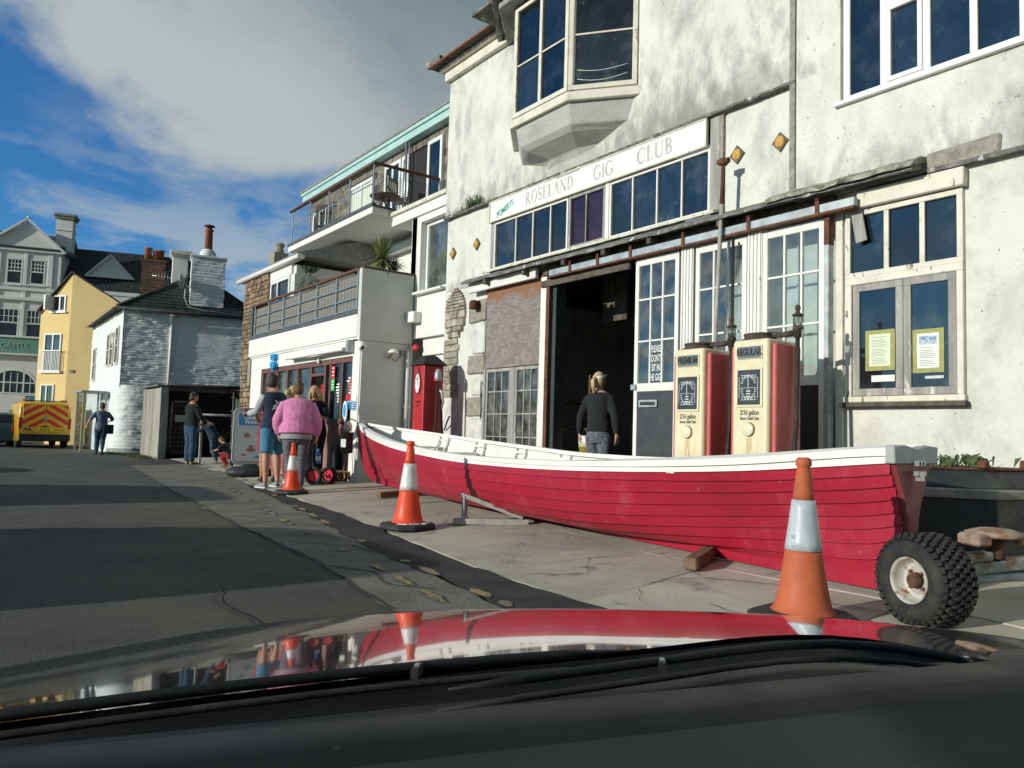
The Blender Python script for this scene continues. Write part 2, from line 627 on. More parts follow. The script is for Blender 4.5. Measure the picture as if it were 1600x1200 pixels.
M['pane_web'] = glass('cobwebbed_glass', clear=.72, dirt=.09)
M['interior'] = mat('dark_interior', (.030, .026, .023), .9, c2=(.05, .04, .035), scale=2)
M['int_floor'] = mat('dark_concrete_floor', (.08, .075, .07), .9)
M['board_white'] = mat('limewashed_board', (.62, .615, .57), .9, c2=(.50, .49, .45), scale=3, lo=.45, hi=.7, spots=((.3, .3, .27), 20, .66, .72), bump=(9, .3, .01))
M['black_panel'] = mat('charcoal_painted_panel', (.035, .042, .046), .55, c2=(.05, .057, .06), scale=5, spec=.4)
M['sign_white'] = mat('white_sign_board', (.78, .775, .74), .55, c2=(.70, .69, .65), scale=2.5, lo=.5, hi=.75, spots=((.5, .48, .42), 6, .66, .78, .6), spec=.35)
M['letter_grey'] = mat('faded_grey_lettering', (.36, .36, .35), .7, c2=(.50, .5, .48), scale=8)
M['letter_teal'] = mat('teal_lettering', (.06, .36, .31), .6)
M['letter_white'] = mat('white_chalk_lettering', (.8, .8, .8), .8)
M['letter_black'] = mat('black_lettering', (.02, .02, .02), .6)
M['tile_orange'] = mat('orange_glazed_tile', (.62, .33, .05), .4, c2=(.42, .2, .03), scale=22, spec=.5)
M['tile_dark'] = mat('dark_green_tile_border', (.075, .065, .025), .5, c2=(.16, .13, .05), scale=30)
M['clay'] = mat('terracotta', (.40, .13, .06), .85, c2=(.26, .09, .05), scale=7, bump=(30, .4, .01))
M['plant'] = mat('weed_leaf', (.055, .10, .03), .7, c2=(.11, .15, .05), scale=20)


def plywood():
    m = mat('weathered_plywood', (.20, .165, .155), .9, bump=(60, .2, .003, .5))
    nt = m.node_tree
    N, L = nt.nodes.new, nt.links.new
    b = nt.nodes['Principled BSDF']
    tc = N('ShaderNodeTexCoord')
    mp = N('ShaderNodeMapping')
    mp.inputs['Scale'].default_value = (1, .45, 1.6)
    L(tc.outputs['Object'], mp.inputs[0])
    n = N('ShaderNodeTexNoise')
    n.inputs['Scale'].default_value = 2.6
    n.inputs['Detail'].default_value = 3
    n.inputs['Distortion'].default_value = .6
    L(mp.outputs[0], n.inputs[0])
    mu = N('ShaderNodeMath'); mu.operation = 'MULTIPLY'; mu.inputs[1].default_value = 62
    L(n.outputs['Fac'], mu.inputs[0])
    si = N('ShaderNodeMath'); si.operation = 'SINE'
    L(mu.outputs[0], si.inputs[0])
    mr = N('ShaderNodeMapRange')
    mr.inputs['From Min'].default_value = -.5
    mr.inputs['From Max'].default_value = .95
    L(si.outputs[0], mr.inputs['Value'])
    r = N('ShaderNodeMix'); r.data_type = 'RGBA'
    L(mr.outputs[0], r.inputs['Factor'])
    r.inputs['A'].default_value = (.20, .165, .155, 1)
    r.inputs['B'].default_value = (.268, .232, .222, 1)
    # the sheltered top edge kept its brown colour
    sp = N('ShaderNodeSeparateXYZ')
    L(tc.outputs['Object'], sp.inputs[0])
    n2 = N('ShaderNodeTexNoise'); n2.inputs['Scale'].default_value = 5
    L(tc.outputs['Object'], n2.inputs[0])
    ad = N('ShaderNodeMath'); ad.operation = 'MULTIPLY_ADD'; ad.inputs[1].default_value = .45
    L(n2.outputs['Fac'], ad.inputs[0]); L(sp.outputs['Z'], ad.inputs[2])
    m2 = N('ShaderNodeMapRange')
    m2.inputs['From Min'].default_value = 3.28
    m2.inputs['From Max'].default_value = 3.42
    L(ad.outputs[0], m2.inputs['Value'])
    r2 = N('ShaderNodeMix'); r2.data_type = 'RGBA'
    L(m2.outputs[0], r2.inputs['Factor'])
    L(r.outputs['Result'], r2.inputs['A'])
    r2.inputs['B'].default_value = (.24, .115, .06, 1)
    L(r2.outputs['Result'], b.inputs['Base Color'])
    return m


M['plywood'] = plywood()

# ------------------------------------------------------------------ ground
M['asphalt'] = mat('old_asphalt', (.098, .096, .080), .9, c2=(.060, .062, .055), scale=.7, lo=.4, hi=.65,
                   spots=((.15, .15, .125), .8, .56, .8), spots2=((.24, .235, .21), 130, .585, .66), bump=(110, 1.0, .016), bump2=(3, .3, .03), spec=.35)
M['asphalt_old'] = mat('worn_pale_asphalt', (.22, .215, .185), .93, c2=(.14, .138, .12), scale=1.8, lo=.42, hi=.62,
                       spots=((.25, .24, .21), 90, .56, .62), spots2=((.04, .04, .038), 70, .58, .64), bump=(95, 1.0, .016), bump2=(6, .4, .03), spec=.25)
M['asphalt_dark'] = mat('dark_tarmac_strip', (.035, .035, .034), .88, c2=(.06, .058, .054), scale=3, spots=((.15, .145, .13), 95, .60, .66), bump=(90, 1.0, .018), spec=.3)
M['concrete'] = mat('forecourt_concrete', (.50, .475, .39), .92, c2=(.36, .335, .275), scale=1.1, lo=.42, hi=.68,
                    spots=((.17, .155, .13), 2.6, .57, .74), spots2=((.07, .065, .06), 38, .68, .74), bump=(55, .5, .008), bump2=(5, .35, .02), spec=.25, rand=.09)
M['joint'] = mat('earth_filled_joint', (.045, .042, .036), .95, bump=(60, .6, .01))
M['yellow_line'] = mat('worn_yellow_paint', (.36, .27, .10), .85, c2=(.15, .135, .10), scale=22, lo=.42, hi=.55, bump=(80, .5, .004))
M['moss'] = mat('mossy_verge', (.06, .085, .025), .95, c2=(.12, .11, .05), scale=9, bump=(60, 1, .03))


def ground_grid(x0, x1, nx, y0, y1, ny, zf):
    mb = MB()
    vs_ = [(x0+(x1-x0)*i/nx, y0+(y1-y0)*j/ny) for j in range(ny+1) for i in range(nx+1)]
    mb.add([(x, y, zf(x, y)) for x, y in vs_],
           [(j*(nx+1)+i, j*(nx+1)+i+1, (j+1)*(nx+1)+i+1, (j+1)*(nx+1)+i) for j in range(ny) for i in range(nx)], 0, True)
    return mb


def gsink(x, y):
    # the one ground sheet: road level, dipping a little under the paved forecourt
    return gz(x, y)-.02 if (x > xe(y)-.05 and -8 < y < 24 and x < 60) else 0.0


mb = MB()
xs = [-900, -200, -60, -25, -12] + [-8+.5*i for i in range(0, 41)] + [16, 25, 60, 200, 900]
ys = [-900, -200, -60, -25, -12] + [-8+.6*i for i in range(0, 71)] + [38, 45, 60, 120, 300, 900]
nx = len(xs)
mb.add([(x, y, gsink(x, y)-.001) for y in ys for x in xs],
       [(j*nx+i, j*nx+i+1, (j+1)*nx+i+1, (j+1)*nx+i) for j in range(len(ys)-1) for i in range(nx-1)], 0, True)
tag(mb.build('road', M['asphalt']), kind='structure')


def strip(name, left, right, z, m, n=60, jag=.05, parent=None, kind='structure', seed=0.0):
    """a long patch on the ground between two lines of (X, Y) points, with ragged edges"""
    def at(poly, y):
        p = sorted(poly, key=lambda q: q[1])
        for (xa, ya), (xb, yb) in zip(p, p[1:]):
            if ya <= y <= yb:
                return xa+(xb-xa)*(y-ya)/(yb-ya)
        return p[0][0] if y < p[0][1] else p[-1][0]
    y0 = max(min(q[1] for q in left), min(q[1] for q in right))
    y1 = min(max(q[1] for q in left), max(q[1] for q in right))
    mb = MB()
    rows = []
    for i in range(n+1):
        y = y0+(y1-y0)*i/n
        a = at(left, y)+(noise.noise((y*2.1, seed, 0))+.5*noise.noise((y*6, seed, 3)))*jag
        b = at(right, y)+(noise.noise((y*2.3, seed+9, 0))+.5*noise.noise((y*7, seed, 5)))*jag
        rows.append([(a+(b-a)*k/6, y, max(gz(a+(b-a)*k/6, y), 0)+z) for k in range(7)])
    mb.loft(rows, 0, cap=False, smooth=True, closed=False)
    o = mb.build(name, m, parent)
    if parent is None:
        tag(o, kind=kind)
    return o


old = strip('road_worn_strip', [(2.0, -6), (2.1, 3.9), (2.35, 5.5), (2.56, 8.6), (2.92, 12.5), (3.72, 20.4)],
            [(1.6, -6), (2.70, 3.8), (2.9, 5.0), (3.10, 6.4), (3.55, 8.7), (4.35, 13.2), (5.2, 18.5), (5.3, 20.4)], .004, M['asphalt_old'], 110, .06, seed=2)
dk = strip('gutter_tarmac', [(1.9, -6), (2.74, 3.7), (2.85, 5.0), (3.06, 6.3), (3.5, 8.6), (4.3, 13.4)],
           [(2.5, -6), (3.11, 3.5), (3.2, 4.6), (3.32, 5.7), (3.6, 6.9), (3.86, 8.7), (4.33, 12.8), (4.34, 13.4)], .009, M['asphalt_dark'], 90, .07, seed=5)

# forecourt: concrete bays laid on an earth bed with open joints
bed = ground_grid(2.3, 9.5, 30, -7.5, 23.5, 90, lambda x, y: gz(x, y)-.006)
bed.f = [f for f in bed.f if all(bed.v[i][0] > xe(bed.v[i][1])+.02 for i in f)]
bed.mi = bed.mi[:len(bed.f)]
bed.sm = bed.sm[:len(bed.f)]
forecourt = tag(bed.build('forecourt', M['joint']), kind='structure')
rg = random.Random(11)
rows_y = [-7.2, -4.6, -2.2, .3, 2.1, 3.45, 4.6, 6.6, 8.8, 11.0, 13.2, 15.4, 17.6, 20.0, 23.2]


def edge_x(y):
    pts = [(2.5, -8), (3.13, 3.5), (3.22, 4.6), (3.36, 5.7), (3.62, 6.9), (3.9, 8.7), (4.36, 12.8), (4.7, 16), (5.1, 19), (5.35, 23.5)]
    for (xa, ya), (xb, yb) in zip(pts, pts[1:]):
        if ya <= y <= yb:
            return xa+(xb-xa)*(y-ya)/(yb-ya)
    return pts[-1][0]


corn = []
for j, y in enumerate(rows_y):
    r_ = []
    for i in range(5):
        e = edge_x(y)
        x = e+(9.4-e)*[0, .24, .46, .70, 1][i]
        r_.append((x+(rg.uniform(-.12, .12) if 0 < i < 4 else 0), y+(rg.uniform(-.22, .22) if 0 < i else 0)))
    corn.append(r_)
for j in range(len(rows_y)-1):
    for i in range(4):
        a, b, c, d = corn[j][i], corn[j][i+1], corn[j+1][i+1], corn[j+1][i]
        cx = sum(p[0] for p in (a, b, c, d))/4
        cy = sum(p[1] for p in (a, b, c, d))/4
        mb = MB()
        nn = 9
        dz = rg.uniform(-.002, .003)
        tl = (rg.uniform(-.003, .003), rg.uniform(-.003, .003))
        g = []
        for q in range(nn+1):
            for p in range(nn+1):
                u, w = p/nn, q/nn
                x = (a[0]*(1-u)+b[0]*u)*(1-w)+(d[0]*(1-u)+c[0]*u)*w
                y = (a[1]*(1-u)+b[1]*u)*(1-w)+(d[1]*(1-u)+c[1]*u)*w
                ed = p in (0, nn) or q in (0, nn)
                k = .007
                x += (cx-x)/max(.6, abs(cx-x)+abs(cy-y))*k
                y += (cy-y)/max(.6, abs(cx-x)+abs(cy-y))*k
                if ed:
                    x += noise.noise((x*5, y*5, 1))*.018
                    y += noise.noise((x*5, y*5, 7))*.018
                g.append((x, y, gz(x, y)+.001+dz+tl[0]*(x-cx)+tl[1]*(y-cy)+noise.noise((x*1.5, y*1.5, 4))*.003))
        mb.add(g, [(q*(nn+1)+p, q*(nn+1)+p+1, (q+1)*(nn+1)+p+1, (q+1)*(nn+1)+p) for q in range(nn) for p in range(nn)], 0, True)
        # skirt down into the joint
        ring = [p for p in range(nn+1)]+[q*(nn+1)+nn for q in range(1, nn+1)]+[nn*(nn+1)+p for p in range(nn-1, -1, -1)]+[q*(nn+1) for q in range(nn-1, 0, -1)]
        o_ = len(mb.v)
        nr = len(ring)
        mb.v += [mb.v[k] for k in ring]+[(mb.v[k][0], mb.v[k][1], mb.v[k][2]-.014) for k in ring]
        for k in range(nr):
            k2 = (k+1) % nr
            mb.f.append((o_+k, o_+k2, o_+nr+k2, o_+nr+k)); mb.mi.append(0); mb.sm.append(False)
        mb.build('concrete_slab', M['concrete'], forecourt)

# cracks wandering over the slabs, filled with dirt
for cr in ([(3.4, 3.25), (3.8, 3.6), (4.2, 3.45), (4.55, 3.85), (4.7, 4.4)], [(3.3, 4.3), (3.7, 4.05), (4.1, 4.5), (4.5, 4.3)],
           [(4.3, 2.1), (4.15, 2.8), (4.4, 3.0), (4.2, 3.5)], [(3.7, 6.6), (4.3, 6.9), (4.8, 7.6), (5.3, 7.7)], [(3.2, 2.2), (3.6, 2.5), (3.65, 3.0)],
           [(4.4, 5.2), (4.9, 5.5), (5.2, 6.2)], [(4.1, 9.2), (4.7, 9.6), (5.3, 9.4)], [(4.0, 8.2), (4.8, 8.0), (5.6, 8.4)]):
    rows = []
    pts = []
    for (xa, ya), (xb, yb) in zip(cr, cr[1:]):
        for k in range(8):
            t = k/8
            x, y = xa+(xb-xa)*t, ya+(yb-ya)*t
            pts.append((x+noise.noise((x*6, y*6, 0))*.05, y+noise.noise((x*6, y*6, 5))*.05))
    mb = MB()
    for i, (x, y) in enumerate(pts):
        w = .004+.005*abs(noise.noise((x*4, y*4, 2)))
        rows.append([(x-w, y-w*.5, gz(x, y)+.0075), (x+w, y+w*.5, gz(x, y)+.0075)])
    mb.loft(rows, 0, cap=False, closed=False, smooth=False)
    mb.build('crack', M['joint'], forecourt)

# what is left of the double yellow lines
rg = random.Random(5)


def line_bits(poly, w, keep, seed):
    rr = random.Random(seed)
    mb = MB()
    p = sorted(poly, key=lambda q: q[1])
    y = p[0][1]
    while y < p[-1][1]:
        ln = rr.uniform(.06, .42)
        if rr.random() < keep:
            rows = []
            for k in range(8):
                yy = y+ln*k/7
                if yy > p[-1][1]:
                    break
                for (xa, ya), (xb, yb) in zip(p, p[1:]):
                    if ya <= yy <= yb:
                        x = xa+(xb-xa)*(yy-ya)/(yb-ya)
                j = [noise.noise((yy*9, seed, q))*.025 for q in (0, 4)]
                taper = min(1, .35+k*.4, .35+(7-k)*.4)
                rows.append([(x-w*taper+j[0], yy, max(gz(x-w, yy), 0)+.014), (x+w*taper+j[1], yy, max(gz(x+w, yy), 0)+.014)])
            if len(rows) > 1:
                mb.loft(rows, 0, cap=False, closed=False, smooth=False)
        y += ln+rr.uniform(.02, .3)
    return mb


tag(line_bits([(2.72, 3.6), (2.84, 4.5), (2.93, 5.2), (3.13, 6.6), (3.6, 8.9), (4.4, 13.3), (5.4, 18.5)], .035, .66, 3).build('yellow_line', M['yellow_line']), kind='structure')
tag(line_bits([(2.4, 3.6), (2.66, 5.3), (2.98, 7.8), (3.7, 12.0), (4.1, 14.5), (4.95, 19.8)], .03, .34, 9).build('yellow_line', M['yellow_line']), kind='structure')
# cracks and the open seam in the road itself
rg = random.Random(19)
for cr in ([(2.35, 5.4), (2.5, 5.0), (2.42, 4.5), (2.62, 4.2)], [(2.2, 4.9), (2.5, 4.75), (2.9, 4.9)], [(2.55, 6.6), (2.9, 6.2), (3.0, 5.6)], [(2.75, 9.5), (3.1, 8.9), (3.3, 9.2)],
           [(1.2, 3.4), (1.35, 3.9), (1.3, 4.5), (1.5, 5.0)], [(2.1, 3.9), (2.35, 5.5), (2.56, 8.6), (2.92, 12.5), (3.72, 20.4)], [(2.2, 6.9), (2.5, 7.3), (2.9, 7.2)]):
    pts = []
    for (xa, ya), (xb, yb) in zip(cr, cr[1:]):
        n_ = max(8, int((yb-ya)*6)) if yb > ya else 8
        for k in range(n_):
            t = k/n_
            x, y = xa+(xb-xa)*t, ya+(yb-ya)*t
            pts.append((x+noise.noise((x*5, y*3, 0))*.06, y+noise.noise((x*6, y*6, 5))*.03))
    mb = MB()
    rows = []
    for x, y in pts:
        w = .006+.010*abs(noise.noise((x*4, y*4, 2)))
        rows.append([(x-w, y-w*.4, .0095), (x+w, y+w*.4, .0095)])
    mb.loft(rows, 0, cap=False, closed=False, smooth=False)
    mb.build('road_crack', M['joint'], bpy.data.objects['road'])
# ------------------------------------------------------------------ gig club building
club = thing('gig_club_building', 'weathered white rendered club building with bay window and sliding doors behind the boat', 'building', (7.0, 5.0, 0))


def wall_sheet(name, X, y0, y1, z0, z1, m, parent, openings=(), step=.16, amp=.007, depth=.22, seed=0):
    """a rendered wall facing -X at X, with square openings (y0, y1, z0, z1) and reveals"""
    ys_ = {y0, y1}; zs_ = {z0, z1}
    for a, b, c, d in openings:
        ys_ |= {max(y0, a), min(y1, b)}; zs_ |= {max(z0, c), min(z1, d)}
    def fill(s):
        s = sorted(s); out = [s[0]]
        for a, b in zip(s, s[1:]):
            n = max(1, int((b-a)/step))
            out += [a+(b-a)*k/n for k in range(1, n+1)]
        return out
    Y, Z = fill(ys_), fill(zs_)
    def inside(y, z):
        return any(a < y < b and c < z < d for a, b, c, d in openings)
    mb = MB()
    idx = {}
    def vert(i, j):
        if (i, j) not in idx:
            y, z = Y[i], Z[j]
            edge = any(a-1e-6 <= y <= b+1e-6 and c-1e-6 <= z <= d+1e-6 for a, b, c, d in openings)
            n_ = 0 if edge else amp*(noise.noise((y*1.1, z*1.1, seed))+.7*noise.noise((y*3, z*3, seed+4)))
            idx[i, j] = len(mb.v)
            mb.v.append((X+n_, y, z))
        return idx[i, j]
    for j in range(len(Z)-1):
        for i in range(len(Y)-1):
            if not inside((Y[i]+Y[i+1])/2, (Z[j]+Z[j+1])/2):
                mb.f.append((vert(i, j), vert(i, j+1), vert(i+1, j+1), vert(i+1, j)))
                mb.mi.append(0); mb.sm.append(amp > 0)
    for a, b, c, d in openings:
        a, b, c, d = max(a, y0), min(b, y1), max(c, z0), min(d, z1)
        E = X+depth
        if c > z0: mb.quad((X, a, c), (X, b, c), (E, b, c), (E, a, c))
        if d < z1: mb.quad((X, a, d), (E, a, d), (E, b, d), (X, b, d))
        if a > y0: mb.quad((X, a, c), (E, a, c), (E, a, d), (X, a, d))
        if b < y1: mb.quad((X, b, c), (X, b, d), (E, b, d), (E, b, c))
    # outer rim so that the layer has thickness
    E = X+depth
    mb.quad((X, y0, z0), (X, y0, z1), (E, y0, z1), (E, y0, z0))
    mb.quad((X, y1, z0), (E, y1, z0), (E, y1, z1), (X, y1, z1))
    mb.quad((X, y0, z0), (E, y0, z0), (E, y1, z0), (X, y1, z0))
    mb.quad((X, y0, z1), (X, y1, z1), (E, y1, z1), (E, y0, z1))
    return mb.build(name, m, parent)


wall_sheet('wall', 6.95, 4.53, 11.47, 4.775, 7.25, M['render'], club, [(6.95, 9.35, 5.45, 7.2)], seed=1)
wall_sheet('wall', 6.935, -2.5, 4.527, 3.46, 7.25, M['render'], club, [(1.95, 4.04, 4.36, 6.3)], seed=2)
wall_sheet('wall', 7.0, 4.53, 11.46, 3.46, 4.772, M['render'], club, [(5.52, 10.08, 3.58, 4.77)], seed=3)
wall_sheet('wall', 7.0, -2.5, 4.03, -.2, 3.457, M['render_low'], club, [(2.93, 4.0, 1.42, 3.26)], seed=4)
wall_sheet('wall', 7.003, 10.15, 11.465, -.2, 3.457, M['render_low'], club, seed=5)
MB().box(7.05, 13, 11.25, 11.45, -.2, 7.2).build('side_wall', M['render'], club)
MB().box(7.16, 13, -2.45, -2.3, -.2, 7.2).build('side_wall', M['render'], club)
# eaves: fascia, gutter board and the tiled roof above
MB().box(6.86, 6.97, -2.5, 11.52, 7.25, 7.42).box(6.78, 6.95, -2.52, 11.6, 7.42, 7.50).build('cornice', M['old_white'], club, .01)
rf = MB().prism([(6.66, 7.50), (6.66, 7.55), (10.0, 9.6), (13.2, 7.55), (13.2, 7.5)], 'y', -2.6, 11.72).build('roof', M['dark_wood'], club)
rt = MB()
for k in range(60):
    y = -2.5+k*.237
    for r_ in range(5):
        x = 6.62+r_*.3
        rt.obox((x+.15, y+.11, 7.565+.02+r_*.184), (1, 0, .613), (0, 1, 0), (.2, .112, .009))
rt.build('roof_tile', M['clay'], rf)['kind'] = 'stuff'
MB().box(6.60, 6.68, 11.30, 11.75, 7.49, 7.60).build('verge_slate', M['lead'], rf, .01)

# ledge line over the sign and the joint between the two wall builds
lb = MB()
for k in range(46):
    y = 4.54+k*(11.46-4.54)/46
    d = .035+.02*hash01(k, 2)
    lb.box(6.95-d, 6.98, y, y+.152, 4.752-.01*hash01(k, 5), 4.774+.008*hash01(k, 9))
lb.build('string_course', M['lead'], club)
MB().box(6.925, 6.94, 4.535, 4.60, 3.5, 7.24).build('wall_joint', M['quoin_grey'], club, uneven=.012)
MB().box(6.96, 7.02, 5.53, 5.66, 3.6, 4.74).build('corner_post', M['grey_wood'], club, .004)
MB().box(6.955, 6.99, 5.475, 5.527, 3.55, 4.75).build('mortar_edge', M['quoin_grey'], club, uneven=.01)
MB().box(6.97, 7.01, 9.985, 10.08, 3.52, 4.745).build('corner_post', M['grey_wood'], club, .004)

# sign board
sb = thing('club_sign', 'long white sign board lettered in faded grey above the row of windows', 'sign', (6.93, 7.9, 4.4))
MB().box(6.925, 6.965, 5.71, 10.05, 4.42, 4.735).build('board', M['sign_white'], sb, .004)
fr_ = MB()
for z0, z1 in ((4.398, 4.424), (4.728, 4.748)):
    fr_.box(6.912, 6.955, 5.69, 10.07, z0, z1)
fr_.box(6.912, 6.955, 5.68, 5.705, 4.4, 4.745).box(6.912, 6.955, 10.055, 10.08, 4.4, 4.745)
fr_.build('frame', M['old_white'], sb, .003)


def facade_M(x, y, z):
    # text on a wall facing -X: seen from the street, right is -Y
    return frame_M((x, y, z), (0, -1, 0), (0, 0, 1))


FONT_W = 1.0
serif_word('lettering', 'ROSELAND', .192, M['letter_grey'], sb, facade_M(6.9235, 8.57, 4.578), wx=.87)
serif_word('lettering', 'GIG', .195, M['letter_grey'], sb, facade_M(6.9235, 7.42, 4.578), wx=.87)
serif_word('lettering', 'CLUB', .20, M['letter_grey'], sb, facade_M(6.9235, 6.5, 4.58), wx=.92)
text_mesh('lettering', 'POMERYS', .135, M['letter_teal'], sb, facade_M(6.922, 9.64, 4.545) @ Matrix.Rotation(R(17), 4, 'Z'), .003, .78, bold=.002)


def window(name, X, y0, y1, z0, z1, parent, fm, pm, cols=(), rows=(), fw=.05, bw=.018, depth=.06, pane_x=.035, sill=None, label=None):
    """frame, glazing bars and separate panes of a window in a wall facing -X; cols and rows are bar positions"""
    f = MB()
    f.box(X, X+depth, y0, y1, z0, z0+fw).box(X, X+depth, y0, y1, z1-fw, z1)
    f.box(X, X+depth, y0, y0+fw, z0+fw, z1-fw).box(X, X+depth, y1-fw, y1, z0+fw, z1-fw)
    fo = f.build(name, fm, parent, .004)
    ce = [y0+fw]+sorted(cols)+[y1-fw]
    re = [z0+fw]+sorted(rows)+[z1-fw]
    for c in cols:
        MB().box(X+.008, X+depth-.008, c-bw/2, c+bw/2, z0+fw, z1-fw).build('glazing_bar', fm, fo)
    for r_ in rows:
        for a, b in zip(ce, ce[1:]):
            MB().box(X+.010, X+depth-.010, a+(bw/2 if a in cols else 0), b-(bw/2 if b in cols else 0), r_-bw/2, r_+bw/2).build('glazing_bar', fm, fo)
    for i, (a, b) in enumerate(zip(ce, ce[1:])):
        for j, (c, d) in enumerate(zip(re, re[1:])):
            t = (hash01(i, j, y0)-.5)*.012
            p = MB()
            x = X+pane_x
            p.add([(x+t, a-.006, c-.006), (x-t, b+.006, c-.006), (x-t*.4, b+.006, d+.006), (x+t*.4, a-.006, d+.006),
                   (x+t+.004, a-.006, c-.006), (x-t+.004, b+.006, c-.006), (x-t*.4+.004, b+.006, d+.006), (x+t*.4+.004, a-.006, d+.006)],
                  [(0, 3, 2, 1), (4, 5, 6, 7), (0, 1, 5, 4), (1, 2, 6, 5), (2, 3, 7, 6), (3, 0, 4, 7)])
            p.build('pane', pm(i, j) if callable(pm) else pm, fo)
    if sill:
        MB().box(X-sill, X+.03, y0-.04, y1+.04, z0-.05, z0).build('sill', fm, fo, .005)
    if label:
        fo['label'] = label
    return fo


def lw_mat(i, j):
    return M['pane_dark']


M['pane_purple'] = mat('purple_tinted_pane', (.022, .010, .022), .08, c2=(.04, .02, .04), scale=3, spec=.6, rv=0)
window('window', 6.965, 8.17, 9.98, 3.63, 4.395, club, M['white_gloss'], lw_mat, [8.57, 8.985, 9.41], fw=.035, bw=.022)
window('window', 6.965, 5.66, 7.33, 3.63, 4.395, club, M['white_gloss'], lw_mat, [6.09, 6.49, 6.91], fw=.035, bw=.022)
window('window', 6.958, 7.40, 8.15, 3.63, 4.395, club, M['grey_wood'], M['pane_purple'], [7.79], fw=.045, bw=.016)
MB().box(6.955, 7.03, 7.332, 7.398, 3.63, 4.395).build('mullion', M['white_gloss'], club, .004)

# peeling sill, lead-covered hood and the timbers under it
sl_ = MB()
for k in range(34):
    y = 5.5+k*4.6/34
    sl_.obox((6.90-.01*hash01(k, 1), y+.067, 3.598+.006*hash01(k, 3)), (1, 0, .3), (0, 1, 0), (.075, .067, .018))
sl_.build('window_sill', M['old_white'], club, .004)
hd = MB()
rows = []
for k in range(72):
    y = 3.24+k*(10.55-3.24)/71
    s = .012*noise.noise((y*2.5, 0, 0))+.01*noise.noise((y*9, 3, 0))
    t = .02*noise.noise((y*1.2, 8, 0))
    rows.append([(7.0, y, 3.575), (6.86+s, y, 3.545+s), (6.72+s+t, y, 3.475+s), (6.715+s+t, y, 3.435+s*1.6), (6.86, y, 3.47), (7.0, y, 3.50)])
hd.loft(rows, 0, True, False)
hood = hd.build('door_hood', M['lead'], club)
lc = MB()
rows = []
for k in range(24):
    y = 3.22+k*1.5/23
    s = .018*noise.noise((y*5, 2, 0))
    rows.append([(7.0, y, 3.60), (6.84, y, 3.578+s), (6.69+s, y, 3.50+s), (6.685, y, 3.46+s), (6.86, y, 3.52), (7.0, y, 3.55)])
lc.loft(rows, 0, True, False).build('lichen_slate', M['lichen'], hood)
for y in (9.9, 8.0, 7.2, 6.4, 5.35, 8.9):
    MB().box(6.74, 6.98, y-.035, y+.035, 3.36, 3.455).build('bracket', M['dark_wood'], hood, .004)
MB().box(6.93, 6.995, 4.1, 8.66, 3.33, 3.47).build('lintel', M['dark_wood'], club, .006)
MB().box(6.84, 6.90, 8.72, 10.5, 3.30, 3.455).build('fascia_board', M['white_gloss'], club, .005)
# sliding gear
gear = thing('door_track', 'grey galvanised sliding door rail with rusty hangers under the hood', 'rail', (6.86, 6.0, 3.3))
MB().box(6.80, 6.865, 3.82, 8.36, 3.262, 3.35).build('rail', M['galv'], gear, .006)
MB().box(6.792, 6.872, 3.82, 8.40, 3.238, 3.26).build('rail_lip', M['rust_iron'], gear, .003)
for y in (4.2, 5.0, 5.9, 6.75, 7.35, 7.9):
    MB().box(6.786, 6.80, y-.022, y+.022, 3.235, 3.40).box(6.786, 6.85, y-.022, y+.022, 3.39, 3.41).build('hanger', M['rust_iron'], gear)
MB().box(6.87, 6.93, 6.84, 8.62, 3.14, 3.235).build('door_head', M['dark_wood'], club, .006)

# stored sliding leaves
def leaf(y0, y1, label, board, cols, lower, post_rust=False):
    d = thing('sliding_door', label, 'door', (6.9, (y0+y1)/2, .2), group='glazed sliding garage doors')
    X = 6.89
    zb = .22
    zt = 3.235
    f = MB()
    f.box(X, X+.05, y0, y0+.06, zb, zt).box(X, X+.05, y1-.06, y1, zb, zt)
    f.box(X, X+.05, y0+.06, y1-.06, zt-.09, zt).box(X, X+.05, y0+.06, y1-.06, 1.58, 1.68).box(X, X+.05, y0+.06, y1-.06, zb, zb+.08)
    f.build('frame', M['white_gloss'], d, .004)
    MB().box(X+.01, X+.04, y0+.06, y1-.06, zb+.08, 1.58).build('lower_panel', lower, d)
    ys_ = [y0+.06]+[y0+.06+(y1-y0-.12)*k/cols for k in range(1, cols)]+[y1-.06]
    zs_ = [1.68, 2.20, 2.72, zt-.09]
    for y in ys_[1:-1]:
        MB().box(X+.006, X+.044, y-.011, y+.011, 1.68, zt-.09).build('glazing_bar', M['white_gloss'], d)
    for z in zs_[1:-1]:
        for a, b in zip(ys_, ys_[1:]):
            MB().box(X+.008, X+.042, a+(.011 if a != ys_[0] else 0), b-(.011 if b != ys_[-1] else 0), z-.010, z+.010).build('glazing_bar', M['white_gloss'], d)
    for i, (a, b) in enumerate(zip(ys_, ys_[1:])):
        for j, (c, e) in enumerate(zip(zs_, zs_[1:])):
            MB().box(X+.022, X+.026, a-.004, b+.004, c-.004, e+.004).build('pane', M['pane'], d)
    return d


